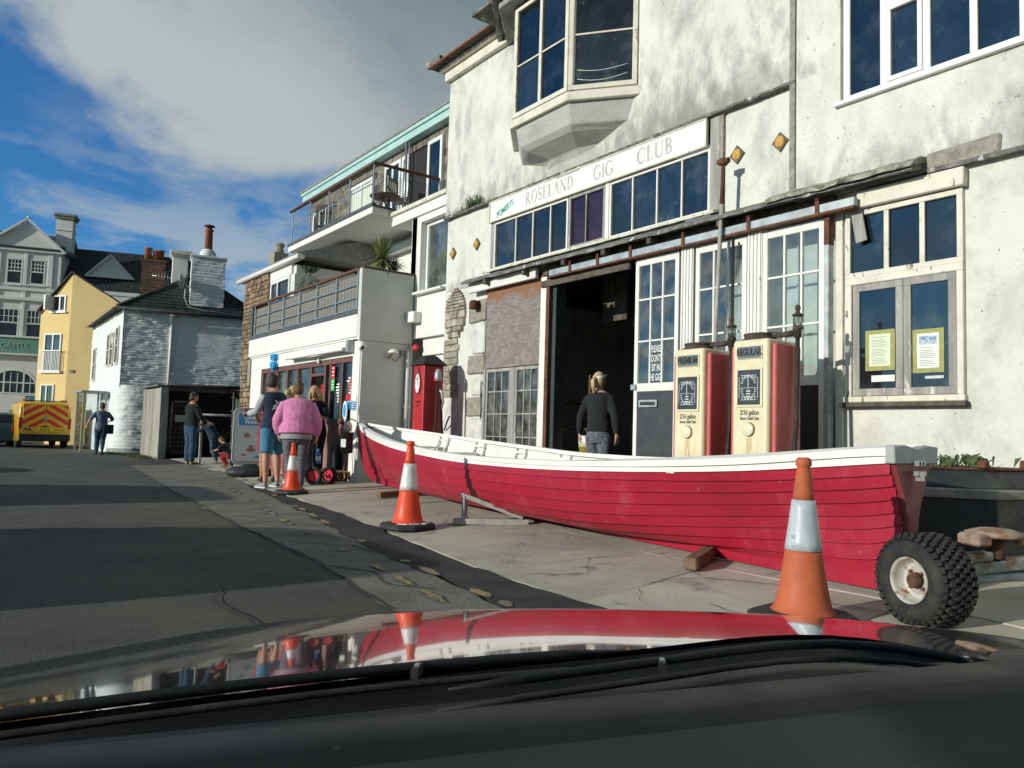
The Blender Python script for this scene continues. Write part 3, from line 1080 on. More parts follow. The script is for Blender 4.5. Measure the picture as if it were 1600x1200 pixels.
d1 = leaf(6.04, 6.745, 'glazed sliding door next to the open doorway, charcoal lower panel with a letterbox', None, 3, M['black_panel'])
slot = MB().box(6.872, 6.89, 6.34, 6.64, 1.385, 1.475).build('letterbox', M['galv'], d1, .003)
MB().box(6.868, 6.873, 6.37, 6.61, 1.41, 1.45).build('flap', M['letter_black'], slot)
MB().box(6.862, 6.93, 6.69, 6.775, 1.60, 1.67).build('latch', M['galv'], d1, .006)
for k, s in enumerate(('PLEASE', 'DON\'T', 'SIT IN', 'THE GIGS!')):
    text_mesh('chalk_notice', s, .12, M['letter_white'], d1, facade_M(6.908, 6.395, 2.09-k*.115), .001, .42, bold=.001)
d2 = leaf(5.09, 5.79, 'glazed sliding door behind the vent pipe and the premium pump', None, 3, M['black_panel'])
d3 = leaf(4.18, 4.89, 'glazed sliding door at the right end behind the regular pump', None, 3, M['letter_black'])
for y, nm in ((5.915, 5.80), (4.99, 4.9)):
    pl = MB().box(6.88, 6.98, y-.10, y+.085, .2, 3.30)
    for k in range(4):
        pl.box(6.866, 6.88, y-.088+k*.045, y-.066+k*.045, .2, 3.28)
    pl.build('pilaster', M['white_gloss'], club, .003)
MB().box(6.86, 6.95, 4.115, 4.165, .15, 3.1).build('channel_post', M['galv'], club, .004)
MB().box(6.857, 6.953, 4.112, 4.168, 2.95, 3.30).build('post_head', M['rust_iron'], club, .004)
MB().box(6.965, 7.12, 4.03, 4.11, -.1, 3.3).build('door_jamb', M['old_white'], club, .006, uneven=.01)
# white boards standing behind the glazed leaves
MB().box(7.17, 7.20, 4.12, 5.58, .2, 3.32).build('inner_board', M['board_white'], club)
MB().box(7.14, 7.168, 5.28, 5.33, .2, 3.3).box(7.14, 7.168, 4.60, 4.64, .2, 3.3).build('inner_batten', M['board_white'], club)
MB().box(7.12, 7.15, 5.86, 6.12, 1.5, 3.3).build('inner_curtain', M['board_white'], club)

# doorway: white jamb post, plywood, old garage windows, quoins
jb = MB().box(6.90, 7.02, 8.52, 8.66, -.1, 3.30).build('door_jamb', M['white_gloss'], club, .006, uneven=.006)
MB().box(6.885, 6.94, 8.44, 8.515, -.1, 3.26).build('door_jamb', M['rust_iron'], club, .004)
MB().box(6.95, 7.14, 8.36, 8.435, -.1, 3.24).build('inner_jamb', M['black_panel'], club, .004)
MB().box(6.96, 6.985, 8.69, 10.11, 2.045, 3.275).build('plywood_sheet', M['plywood'], club)
MB().box(6.958, 7.0, 8.67, 10.13, 3.278, 3.36).build('rail_timber', M['clay'], club)
old_win = MB()
M['dirty_dark'] = glass('grimy_old_glass', clear=.45, dirt=.16, rough=.08)
for (a, b) in ((9.40, 10.06), (8.69, 9.29)):
    zr = [.62+k*.35 for k in range(1, 4)]
    cw = (b-a-.1)/3
    window('old_window', 6.95, a, b, .62, 2.03, club, M['grey_wood'], lambda i, j: M['dirty_dark'] if hash01(i, j, a) > .25 else M['pane'],
           [a+.05+cw, a+.05+2*cw], zr, fw=.05, bw=.018, depth=.045, pane_x=.025)
MB().box(6.945, 7.0, 9.292, 9.398, .62, 2.03).build('mullion', M['grey_wood'], club, .004)
MB().box(6.94, 7.0, 10.07, 10.13, -.1, 2.04).box(6.935, 7.0, 8.66, 8.688, -.1, 2.3).build('window_post', M['grey_wood'], club, .005)
MB().box(6.96, 7.06, 8.69, 10.065, -.1, .615).build('apron', M['grey_wood'], club)
MB().box(6.93, 6.96, 8.655, 8.70, .8, 1.45).build('door_stay', M['old_white'], club)
zq = [3.2, 2.83, 2.30, 1.97, 1.61, 1.28, .87, .5, .1]
for k, (zt, zb) in enumerate(zip(zq, zq[1:])):
    w_ = .50 if k % 2 == 0 else .38
    MB().box(6.955+.012*hash01(k, 3), 7.03, 10.14, 10.14+w_, zb+.012, zt-.012).build('quoin', M['quoin_grey'] if k % 2 == 0 else M['quoin_white'], club, .016, uneven=.022)
# exposed rubble in the pier: oval patch of thin stones, and a strip below
rg = random.Random(3)
z = 2.62
while z < 3.44:
    hz = rg.uniform(.035, .055) if z > 3.0 else rg.uniform(.09, .15)
    t = (z+hz/2-3.03)/.42
    hw = .33*sqrt(max(0.03, 1-t*t))
    y = 11.10-hw
    while y < 11.10+hw-.03:
        wy = min(rg.uniform(.13, .3), 11.10+hw-y)
        MB().box(6.965-.02*rg.random(), 7.02, y+.005, y+wy-.005, z+.004, z+hz-.004).build('rubble_stone', M['stone_bare'], club, .01, uneven=.02)
        y += wy
    z += hz
for k in range(9):
    z = 1.62+k*.11
    MB().box(6.975, 7.02, 10.95+.05*hash01(k, 7), 11.42, z+.004, z+.106).build('rubble_stone', M['stone_bare'] if k % 3 else M['quoin_grey'], club, .014, uneven=.03)

# right hand window: transom lights over a pair of casements
window('window', 6.955, 2.93, 4.0, 2.60, 3.25, club, M['old_white'], M['pane_dark'], [3.275, 3.60], fw=.05, bw=.045, depth=.07)
MB().box(6.95, 7.03, 2.93, 4.0, 2.53, 2.60).build('transom', M['old_white'], club, .006)
win_r = MB().box(6.95, 7.03, 2.93, 2.985, 1.46, 2.53).box(6.95, 7.03, 3.935, 4.0, 1.46, 2.53).box(6.94, 7.03, 2.92, 4.02, 1.405, 1.46).build('window_frame', M['old_white'], club, .006)
c1 = window('casement', 6.965, 3.45, 3.93, 1.465, 2.53, club, M['grey_wood'], M['pane_dark'], fw=.068, depth=.055, pane_x=.02)
c2 = window('casement', 6.962, 2.99, 3.445, 1.465, 2.53, club, M['grey_wood'], M['pane_dark'], fw=.068, depth=.055, pane_x=.02)
MB().box(6.90, 6.99, 2.90, 4.03, 1.36, 1.402).build('sill', M['dark_wood'], club, .006)
M['tape'] = mat('olive_masking_tape', (.36, .36, .12), .7, c2=(.28, .28, .09), scale=12)
M['paper'] = mat('white_paper_notice', (.74, .76, .70), .7, c2=(.66, .68, .6), scale=6)
M['paper_pale'] = mat('yellowed_paper_notice', (.66, .70, .52), .7)
M['print_grey'] = mat('printed_grey_lines', (.33, .34, .34), .8)
M['print_blue'] = mat('printed_blue_photo', (.12, .24, .36), .6, c2=(.45, .55, .6), scale=14, lo=.45, hi=.55)


def poster(y0, y1, z0, z1, paper, label, photo):
    p = thing('poster', label, 'notice', (6.975, (y0+y1)/2, z0))
    X = 6.981
    b = .04
    MB().box(X-.003, X-.001, y0, y1, z0, z1).build('tape_border', M['tape'], p)
    MB().box(X-.006, X-.004, y0+b, y1-b, z0+b, z1-b).build('sheet', paper, p)
    t = MB()
    zt = z1-b-.025
    if photo:
        MB().box(X-.008, X-.0065, y0+b+.02, y1-b-.02, zt-.075, zt).build('photo_print', M['print_blue'], p)
        zt -= .1
    z = zt
    k = 0
    while z > z0+b+.02:
        t.box(X-.0075, X-.0065, y0+b+.025+.04*hash01(k, 4), y1-b-.025, z-.005, z)
        z -= .0155 if k % 5 else .026
        k += 1
    t.build('printed_text', M['print_grey'], p)
    return p


poster(3.53, 3.81, 1.70, 2.08, M['paper_pale'], 'yellowish printed letter taped in the left casement pane', False)
poster(3.10, 3.37, 1.66, 2.05, M['paper'], 'white notice with a blue photo taped in the right casement pane', True)
MB().box(6.975, 6.979, 3.53, 3.75, 1.595, 1.655).build('label_strip', M['paper'], c1)
MB().box(6.972, 6.976, 3.10, 3.26, 1.605, 1.63).build('label_strip', M['galv'], c2)
pk = MB().obox((6.93, 3.85, 3.13), (0, .17, 1), (0, 1, 0), (.20, .055, .012))
pk.build('loose_plank', M['grey_wood'], club, .003)
MB().box(6.90, 6.99, 2.9, 3.85, 3.262, 3.42).build('head_board', M['old_white'], club, .008, uneven=.012)
MB().box(6.90, 6.96, 2.62, 3.2, 3.44, 3.62).build('broken_render', M['quoin_grey'], club, .02, uneven=.04)
MB().box(6.905, 6.95, -2.4, 3.2, 3.435, 3.475).build('string_course', M['lead'], club, uneven=.01)

# big upper window, white plastic
UWX = 6.975
fo = MB()
fo.box(UWX, UWX+.07, 1.95, 4.035, 4.365, 4.43).box(UWX, UWX+.07, 3.965, 4.035, 4.43, 6.3).box(UWX, UWX+.07, 1.95, 2.02, 4.43, 6.3).box(UWX, UWX+.07, 2.02, 3.965, 6.22, 6.3)
for y0, y1 in ((3.60, 3.665), (3.20, 3.265), (2.805, 2.87), (2.42, 2.485)):
    fo.box(UWX+.004, UWX+.066, y0, y1, 4.43, 6.22)
uw = fo.build('window_frame', M['upvc'], club, .006)
sash = MB().box(UWX-.012, UWX+.05, 3.265, 3.60, 4.43, 4.475).box(UWX-.012, UWX+.05, 3.265, 3.60, 5.12, 5.17).box(UWX-.012, UWX+.05, 3.555, 3.598, 4.475, 5.12).box(UWX-.012, UWX+.05, 3.267, 3.31, 4.475, 5.12)
sash.build('sash', M['upvc'], uw, .005)
MB().box(UWX+.002, UWX+.062, 3.267, 3.598, 5.172, 5.24).build('transom', M['upvc'], uw, .004)
for a, b in ((3.665, 3.965), (3.265, 3.60), (2.87, 3.20), (2.485, 2.805), (2.02, 2.42)):
    MB().box(UWX+.03, UWX+.036, a-.003, b+.003, 4.43, 6.22).build('pane', M['pane_dark'], uw)
MB().box(6.88, 6.99, 1.9, 4.09, 4.325, 4.362).build('sill', M['upvc'], uw, .005)

# diamond tiles set in the wall
for y, z, h in ((11.24, 4.12, .11), (10.505, 4.15, .11), (5.30, 4.21, .11), (4.75, 4.195, .11)):
    side = 'far left' if y > 11 else ''
    lab = {11.24: 'small amber diamond tile nearest the left corner of the white wall', 10.505: 'amber diamond tile between the corner of the wall and the sign',
           5.30: 'amber diamond tile beside the top of the vent pipe', 4.75: 'larger looking amber diamond tile furthest right on the white wall'}[y]
    t = thing('diamond_tile', lab, 'tile', (6.99, y, z), group='amber diamond tiles set in the wall')
    w = .10
    MB().prism([(y-w, z), (y, z-h), (y+w, z), (y, z+h)], 'x', 6.975, 7.01).build('border', M['tile_dark'], t, .003)
    c = MB()
    pts = [(y+w*.55*cos(a), z+h*.58*sin(a)) for a in [pi/8+pi/4*k for k in range(8)]]
    c.prism(pts, 'x', 6.968, 6.974)
    c.build('centre', M['tile_orange'], t, .002)

# canted bay window
bay = [(6.95, 9.42), (6.40, 8.76), (6.40, 7.56), (6.95, 6.84)]


def bay_ring(inset, z, back=0):
    out = []
    cy = 8.13
    for x, y in bay:
        out.append((x+(inset if x < 6.9 else back), y+(cy-y)*inset*.55, z))
    return out


MB().loft([[(6.36, 8.80, 5.42), (6.36, 7.54, 5.42), (6.95, 6.78, 5.42), (6.95, 9.50, 5.42)], [(6.36, 8.80, 5.54), (6.36, 7.54, 5.54), (6.95, 6.78, 5.54), (6.95, 9.50, 5.54)]], 0, True, False).build('bay_sill', M['old_white'], club, .008)
cb = MB()
prof = [(0.02, 5.415), (.09, 5.15), (.16, 5.09), (.44, 4.98), (.50, 4.90), (.53, 4.66)]
rings = []
for ins, z in prof:
    k = 1-ins/.55*.62
    rings.append([(6.40+ins, 8.13+.62*k, z), (6.40+ins, 8.13-.57*k, z), (6.96, 8.13-1.28*k*(.9 if ins > .1 else 1), z), (6.96, 8.13+1.28*k*(.9 if ins > .1 else 1), z)])
cb.loft(rings, 0, True, False).build('bay_corbel', M['roughcast'], club, .012)
def seg_window(a, b, z0, z1, nlight, rowz, name):
    A, B = V((a[0], a[1], 0)), V((b[0], b[1], 0))
    d = (B-A); ln = d.length; d.normalize()
    nrm = V((d.y, -d.x, 0))
    if nrm.x > 0: nrm = -nrm
    def P(s, z, o): return tuple(A+d*s+nrm*o+V((0, 0, z)))
    def bx(mb, s0, s1, za, zb, o0, o1):
        pts = [P(s, z, o) for z in (za, zb) for s in (s0, s1) for o in (o0, o1)]
        mb.add(pts, [(0, 1, 3, 2), (4, 6, 7, 5), (0, 4, 5, 1), (2, 3, 7, 6), (0, 2, 6, 4), (1, 5, 7, 3)])
        return mb
    f = MB()
    fw = .065
    bx(f, 0, ln, z0, z0+fw, -.05, .03); bx(f, 0, ln, z1-fw, z1, -.05, .03)
    bx(f, 0, fw, z0+fw, z1-fw, -.05, .03); bx(f, ln-fw, ln, z0+fw, z1-fw, -.05, .03)
    w = (ln-2*fw)/nlight
    for k in range(1, nlight):
        bx(f, fw+w*k-.03, fw+w*k+.03, z0+fw, z1-fw, -.045, .025)
    fo_ = f.build(name, M['old_white'], club, .005)
    for k in range(nlight):
        s0 = fw+w*k+(.03 if k else 0); s1 = fw+w*(k+1)-(.03 if k < nlight-1 else 0)
        zz = [z0+fw]+rowz+[z1-fw]
        for z in rowz:
            bx(MB(), s0, s1, z-.011, z+.011, -.03, .01).build('glazing_bar', M['old_white'], fo_)
        for c, e in zip(zz, zz[1:]):
            bx(MB(), s0-.005, s1+.005, c, e, -.015, -.010).build('pane', M['pane_dark'], fo_)
    return fo_
seg_window(bay[1], bay[2], 5.56, 7.2, 2, [6.32], 'bay_window')
seg_window(bay[2], bay[3], 5.56, 7.2, 1, [6.32], 'bay_window')
seg_window(bay[0], bay[1], 5.56, 7.2, 1, [6.32], 'bay_window')
MB().box(6.40, 6.46, 7.50, 7.565, 5.56, 7.2).build('bay_post', M['old_white'], club, .004)
MB().loft([[(6.2, 8.95, 7.23), (6.2, 7.4, 7.23), (6.95, 6.6, 7.23), (6.95, 9.75, 7.23)], [(6.2, 8.95, 7.36), (6.2, 7.4, 7.36), (6.95, 6.6, 7.36), (6.95, 9.75, 7.36)]], 0, True, False).build('bay_fascia', M['grey_wood'], club, .01)
gp = MB().tube([(6.13, 7.35, 7.40), (6.13, 8.98, 7.38), (6.9, 9.86, 7.36)], .055, 8)
gp.build('bay_gutter', M['lead'], club)
MB().prism([(6.15, 7.37), (6.15, 7.42), (7.4, 8.1), (7.4, 7.37)], 'y', 6.75, 9.6).build('bay_roof', M['lead'], club)
cv = MB()
for zz, sag in ((5.80, .05), (5.68, .06)):
    cv.tube([(6.38+.45*k/8*1.0, 7.50-.6*k/8, zz-sag*sin(pi*k/8)+.03) for k in range(1, 9)], .004, 5)
cv.build('slack_wire', M['letter_white'], club)

# bulkhead lamp and cables
lamp = thing('wall_lamp', 'small rusty bulkhead lamp on the wall left of the plywood', 'lamp', (6.95, 10.36, 3.1))
MB().box(6.93, 7.0, 10.30, 10.40, 3.02, 3.18).build('box', M['rust_iron'], lamp, .012)
MB().lathe([(.02, 0), (.075, .01), (.075, .10), (.05, .15)], 14, Matrix.Translation((6.86, 10.35, 3.02))).build('shade', M['rust_iron'], lamp)
MB().tube([(6.95, 10.4, 3.1), (6.93, 10.50, 3.12), (6.97, 10.55, 3.05)], .012, 6).build('cable', M['letter_black'], lamp)
MB().tube([(6.985, 10.22, 3.0), (6.98, 10.20, 2.2), (6.975, 10.235, 1.75), (6.98, 10.22, 1.2), (6.985, 10.2, .2)], .011, 6).tube([(6.97, 10.2, 1.85), (6.92, 10.12, 1.7), (6.97, 10.21, 1.2)], .008, 6).build('wall_cable', M['letter_black'], club)
MB().tube([(6.97, 11.3, 1.05), (6.9, 11.1, 1.2), (6.85, 10.95, 1.28)], .014, 6).build('iron_hook', M['rust_iron'], club)
wl = MB().tube([(6.95+.01*sin(k), 11.46-.14*k, 4.80+.035*noise.noise((k*.7, 0, 0))) for k in range(10)], .012, 6).build('wall_cable', M['letter_black'], club)

# weeds on the ledge
wd = MB()
rg = random.Random(8)
for k in range(110):
    y = rg.gauss(10.55, .16) if k < 70 else rg.uniform(10.3, 11.4)
    b = V((6.93, y, 4.785))
    t = b+V((rg.uniform(-.12, -.01), rg.uniform(-.10, .10), rg.uniform(.04, .20 if k < 70 else .06)))
    s = V((0, rg.uniform(.006, .016), .006))
    wd.add([b-s, b+s, t+s*.6, t-s*.6], [(0, 1, 2, 3)])
tag(wd.build('weed_clump', M['plant']), 'dark weeds growing on the wall ledge left of the sign', 'plant')

# inside the garage
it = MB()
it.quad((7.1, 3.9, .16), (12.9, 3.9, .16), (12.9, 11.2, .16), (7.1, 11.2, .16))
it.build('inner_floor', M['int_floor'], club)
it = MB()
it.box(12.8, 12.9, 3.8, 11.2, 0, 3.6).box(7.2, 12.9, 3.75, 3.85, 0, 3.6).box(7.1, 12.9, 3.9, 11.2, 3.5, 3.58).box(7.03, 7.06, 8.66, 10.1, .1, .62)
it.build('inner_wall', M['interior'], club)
it = MB().bar((8.2, 8.2, 2.9), (8.6, 6.6, 1.2), .07, .09).box(8.2, 8.3, 7.75, 8.1, 2.75, 3.3).bar((8.9, 9.0, 3.4), (8.9, 6.0, 3.1), .1, .14)
it.build('inner_beam', M['dark_wood'], club)
MB().box(8.0, 8.05, 8.0, 8.5, 2.75, 3.45).build('inner_panel', M['dark_wood'], club)
sh_ = MB()
for z in (.7, 1.1, 1.5):
    sh_.box(7.5, 8.0, 8.2, 9.4, z, z+.03)
for y in (8.2, 9.37):
    sh_.box(7.5, 7.55, y, y+.04, .16, 1.9)
tag(sh_.build('rack', M['rust_iron']), 'rusty shelf rack inside the dark doorway on the left', 'rack')
M['tub_yellow'] = mat('yellow_plastic', (.55, .48, .08), .45)
M['tub_white'] = mat('white_plastic_tub', (.75, .74, .68), .4)
M['bag_red'] = mat('red_fabric_bag', (.45, .03, .02), .7, c2=(.3, .02, .02), scale=8, bump=(9, .4, .03))
tb = thing('plastic_tub', 'white and yellow plastic tub on a box inside the doorway', 'tub', (7.45, 8.18, .55))
MB().lathe([(.10, 0), (.125, .20), (.13, .2), (.128, .21)], 18, Matrix.Translation((7.45, 8.18, .66))).build('tub', M['tub_yellow'], tb)
MB().lathe([(.126, 0), (.135, .15), (.12, .15), (.115, .01)], 18, Matrix.Translation((7.45, 8.18, .872))).build('liner', M['tub_white'], tb)
bg_ = MB().ell((7.4, 7.92, .78), (.17, .19, .15), 14, 9)
tag(bg_.build('bag', M['bag_red'], uneven=.05), 'crumpled red bag on the bench inside the doorway', 'bag')
bn = thing('bench', 'low dark wooden bench inside the doorway under the tub and bag', 'bench', (7.45, 8.0, .16))
MB().box(7.25, 7.65, 7.65, 8.4, .60, .655).build('seat', M['dark_wood'], bn)
for x in (7.3, 7.6):
    for y in (7.7, 8.35):
        MB().box(x-.025, x+.025, y-.025, y+.025, .16, .60).build('leg', M['dark_wood'], bn)
# ------------------------------------------------------------------ shop with two balconies
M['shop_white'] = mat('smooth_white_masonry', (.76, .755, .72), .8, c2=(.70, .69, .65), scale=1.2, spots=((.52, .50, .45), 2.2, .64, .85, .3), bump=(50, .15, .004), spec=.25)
M['shop_white_shaded'] = mat('shaded_white_masonry', (.60, .60, .57), .85, c2=(.53, .53, .495), scale=1.1, lo=.42, hi=.7, spots=((.42, .41, .38), 2.4, .64, .8, .4), bump=(45, .25, .006), spec=.2)  # white wall paint, with the shade on this side put into the colour
M['edge_grey'] = mat('slate_grey_edge', (.07, .08, .088), .6, c2=(.10, .11, .115), scale=5, spec=.4)
M['handrail'] = mat('brown_hardwood_handrail', (.10, .045, .03), .55, c2=(.16, .07, .045), scale=12, zs=.3, spec=.4)
M['steel'] = mat('brushed_steel_post', (.42, .45, .46), .35, .7, rv=.1)
M['slat'] = mat('woven_willow_screen', (.20, .19, .175), .9, c2=(.29, .275, .25), scale=30, zs=8, lo=.4, hi=.6, spec=.2, rand=.08)
M['shingle'] = mat('weathered_cedar_shingle', (.155, .135, .11), .9, c2=(.25, .225, .19), scale=5, lo=.4, hi=.65, spec=.2, rand=.3, bump=(40, .5, .008))
M['teal_board'] = mat('pale_turquoise_fascia', (.36, .55, .52), .5, c2=(.44, .62, .59), scale=3, spec=.35)
M['roof_grey'] = mat('grey_roof_edge', (.20, .205, .20), .85, c2=(.28, .28, .27), scale=8)
M['shop_brown'] = mat('brown_painted_shopfront', (.135, .062, .055), .5, c2=(.17, .08, .07), scale=6, spec=.4)
M['riser'] = mat('pinkish_brown_stallriser', (.30, .16, .145), .65, c2=(.24, .125, .11), scale=4, spec=.3)
M['coop_blue'] = mat('bright_blue_sign', (.01, .36, .72), .35, spec=.5)
M['poster_red'] = mat('red_poster', (.62, .02, .04), .5)
M['poster_green'] = mat('green_poster', (.05, .42, .08), .5)
M['notice_blue'] = mat('blue_notice', (.03, .16, .48), .5, c2=(.05, .22, .56), scale=18)
M['lamp_white'] = mat('white_lamp_housing', (.78, .77, .74), .4)
M['brass'] = mat('tarnished_brass', (.45, .33, .12), .4, .8)
M['curtain'] = mat('pale_curtain', (.55, .60, .50), .9, c2=(.68, .70, .62), scale=10, zs=.05)
M['pot_dark'] = mat('dark_plant_pot', (.05, .045, .04), .7)
M['yucca'] = mat('spiky_leaf_green', (.05, .085, .028), .55, c2=(.085, .13, .04), scale=9, spec=.35)
M['yucca_pale'] = mat('spiky_leaf_yellow_green', (.14, .17, .045), .55, c2=(.22, .24, .08), scale=9, spec=.35)
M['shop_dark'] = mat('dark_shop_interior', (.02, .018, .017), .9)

shop = thing('balcony_shop', 'white shop with two balconies, brown shopfront and turquoise roof edge left of the club', 'shop', (6.5, 15.0, 0))
# ground floor: pillar, side wall, fascia
MB().box(5.98, 7.0, 12.66, 12.95, -.2, 2.62).build('pillar', M['shop_white'], shop, .006)
MB().box(6.0, 7.0, 12.62, 12.658, -.2, 2.618).build('side_wall', M['shop_white_shaded'], shop)
MB().box(5.93, 7.0, 12.60, 12.72, 2.622, 3.93).build('parapet_end', M['shop_white_shaded'], shop, .008)
MB().box(5.955, 7.0, 12.58, 12.74, 3.932, 3.965).build('parapet_coping', M['handrail'], shop, .005)
MB().box(5.925, 6.10, 12.722, 18.75, 2.69, 3.10).build('fascia', M['shop_white'], shop, .008)
MB().box(5.915, 6.2, 12.722, 18.78, 3.102, 3.185).build('balcony_edge', M['edge_grey'], shop, .004)
MB().box(6.1, 8.0, 12.72, 18.7, 2.9, 3.10).build('balcony_floor', M['shop_white'], shop)
MB().box(5.985, 6.10, 12.952, 18.66, 2.36, 2.688).build('shop_wall', M['shop_white'], shop)
MB().box(5.985, 6.35, 17.93, 18.66, -.2, 2.358).build('shop_wall', M['shop_white'], shop, .005)
MB().box(5.955, 6.0, 12.75, 18.7, 2.655, 2.688).build('drip_mould', M['lamp_white'], shop)
# shopfront
sf = MB()
X = 6.02
Z0, Z1 = 1.15, 2.355
ys_ = [12.955, 13.44, 13.98, 14.25, 14.98, 15.36, 15.72, 16.33, 16.92, 17.45, 17.925]
fr = MB().box(X-.02, X+.08, 12.955, 17.925, Z1-.10, Z1)
fr.box(X-.02, X+.08, 12.955, 14.23, Z0, Z0+.06).box(X-.02, X+.08, 15.0, 17.925, Z0, Z0+.06)
frame_o = fr.build('shopfront_frame', M['shop_brown'], shop, .004)
for y in (12.985, 13.44, 13.98):
    MB().box(X-.018, X+.078, y-.035, y+.035, Z0+.06, Z1-.10).build('shopfront_post', M['shop_brown'], shop, .003)
for y in (14.24, 14.97, 15.70, 16.30, 16.90, 17.42, 17.88):
    MB().box(X-.018, X+.078, y-.045, y+.045, .1 if y < 15 else Z0+.06, Z1-.10).build('shopfront_post', M['shop_brown'], shop, .003)
MB().box(X-.02, X+.06, 14.285, 14.925, 2.06, 2.11).build('door_transom', M['shop_brown'], shop)
for a, b in ((13.02, 13.405), (13.475, 13.945), (14.015, 14.195), (15.015, 15.655), (15.745, 16.255), (16.345, 16.855), (16.945, 17.375), (17.465, 17.835)):
    MB().box(X+.03, X+.036, a, b, Z0+.06, Z1-.1).build('shop_pane', M['pane_dark'] if a < 14.1 else M['pane'], shop)
MB().box(X+.03, X+.036, 14.285, 14.925, 2.11, Z1-.1).build('shop_pane', M['pane'], shop)
for a, b in ((12.955, 14.195), (15.015, 17.925)):
    n = int((b-a)/.115)
    for k in range(n):
        y = a+(b-a)*k/n
        MB().box(X, X+.04, y+.003, y+(b-a)/n-.003, -.1, Z0-.001).build('riser_board', M['riser'], shop)
MB().box(X-.03, X+.08, 12.955, 14.2, Z0-.03, Z0-.002).build('shop_sill', M['shop_brown'], shop)
# open shop door seen inside the doorway
dr = MB().box(6.3, 6.34, 14.28, 14.36, .1, 2.05).box(6.3, 6.34, 14.62, 14.70, .1, 2.05).box(6.3, 6.34, 14.36, 14.62, 1.95, 2.05).box(6.3, 6.34, 14.36, 14.62, .1, .3)
dro = dr.build('shop_door', M['shop_brown'], shop, .003)
MB().box(6.318, 6.324, 14.36, 14.62, .3, 1.95).build('door_pane', M['pane'], dro)
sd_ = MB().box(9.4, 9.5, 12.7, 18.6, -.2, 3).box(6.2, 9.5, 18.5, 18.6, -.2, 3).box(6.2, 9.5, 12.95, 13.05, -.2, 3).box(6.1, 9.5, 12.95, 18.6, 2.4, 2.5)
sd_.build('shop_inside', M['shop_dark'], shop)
for k, (y0, y1, c) in enumerate(((15.1, 15.6, 'poster_red'), (15.78, 16.2, 'poster_red'), (16.4, 16.8, 'poster_green'), (17.0, 17.3, 'poster_red'))):
    for q in range(3):
        MB().box(6.14+.16*q, 6.2+.16*q, y0+.02*q, y1-.05*q, .4+.55*q, .85+.55*q).build('shelf_goods', M[c] if q != 1 else M['tub_white'], shop)
MB().box(6.008, 6.012, 13.78, 13.93, 1.98, 2.22).build('poster', M['poster_red'], shop)
MB().box(6.008, 6.012, 13.78, 13.93, 1.74, 1.975).build('poster', M['poster_green'], shop)
for k in range(3):
    MB().box(6.004, 6.007, 13.81, 13.90, 2.17-.07*k, 2.19-.07*k).build('poster_print', M['letter_white'], shop)
    MB().box(6.004, 6.007, 13.81, 13.90, 1.91-.06*k, 1.93-.06*k).build('poster_print', M['letter_white'], shop)
lt = MB()
for k in range(9):
    lt.box(6.045, 6.048, 13.63, 13.72+.12*hash01(k, 1), 1.85-.055*k, 1.88-.055*k)
    lt.box(6.045, 6.048, 13.1, 13.2+.1*hash01(k, 8), 1.95-.055*k, 1.98-.055*k)
lt.build('window_lettering', M['letter_white'], shop)
MB().box(6.04, 6.044, 13.12, 13.30, 1.55, 1.66).build('window_sticker', M['poster_red'], shop)
MB().box(6.04, 6.044, 13.12, 13.30, 1.38, 1.53).build('window_sticker', M['coop_blue'], shop)
MB().bar((6.04, 13.20, 1.72), (6.04, 13.10, 1.98), .05, .004, (1, 0, 0)).build('window_sticker', M['poster_red'], shop)

# square cornered pale blue letter sign over the window
cs = thing('shop_logo_sign', 'bright blue two-part cut-out letter sign projecting over the shop window', 'sign', (5.9, 17.0, 2.5))
for z, s in ((2.60, 'co'), (2.43, 'op')):
    for dx in (0,):
        text_mesh('blue_letter', s, .27, M['coop_blue'], cs, facade_M(5.93, 16.95, z), .045, .95, bold=.012)
MB().box(5.97, 5.99, 16.8, 17.1, 2.4, 2.66).build('fixing_plate', M['lamp_white'], cs)

aw = thing('awning', 'folded white retractable awning mounted over the shop door', 'awning', (5.9, 14.5, 2.5))
MB().box(5.86, 5.98, 12.95, 16.0, 2.50, 2.60).build('cassette', M['lamp_white'], aw, .02)
MB().box(5.78, 5.86, 13.0, 15.9, 2.44, 2.50).build('front_bar', M['upvc'], aw, .012)
MB().tube([(5.90, 13.05, 2.47), (5.83, 14.4, 2.44), (5.9, 15.7, 2.46)], .028, 8).build('folding_arm', M['lamp_white'], aw)
MB().box(5.84, 6.0, 12.90, 12.98, 2.42, 2.64).build('end_bracket', M['galv'], aw, .01)
MB().box(5.93, 5.98, 14.42, 14.48, 2.30, 2.5).build('end_bracket', M['lamp_white'], aw, .006)

cam_t = thing('security_camera', 'white dome security camera at the top of the shop pillar', 'camera', (5.95, 12.6, 2.5))
MB().lathe([(.02, 0), (.075, .01), (.08, .07), (.06, .11)], 16, Matrix.Translation((5.98, 12.62, 2.52)) @ Matrix.Rotation(R(120), 4, 'X')).build('housing', M['lamp_white'], cam_t)
MB().ell((5.965, 12.53, 2.48), (.035, .035, .035), 12, 8).build('lens_dome', M['letter_black'], cam_t)
lp = thing('wall_lamp', 'white and brass wall lamp on the shaded side wall of the shop', 'lamp', (6.6, 12.6, 2.45))
MB().lathe([(.02, .0), (.07, -.02), (.105, -.07), (.10, -.075)], 16, Matrix.Translation((6.56, 12.48, 2.5))).build('shade', M['lamp_white'], lp)
MB().tube([(6.52, 12.6, 2.34), (6.54, 12.5, 2.40), (6.56, 12.48, 2.48)], .018, 8).build('arm', M['brass'], lp)
MB().box(6.76, 6.84, 12.57, 12.62, 2.43, 2.51).build('junction_box', M['quoin_grey'], lp, .008)
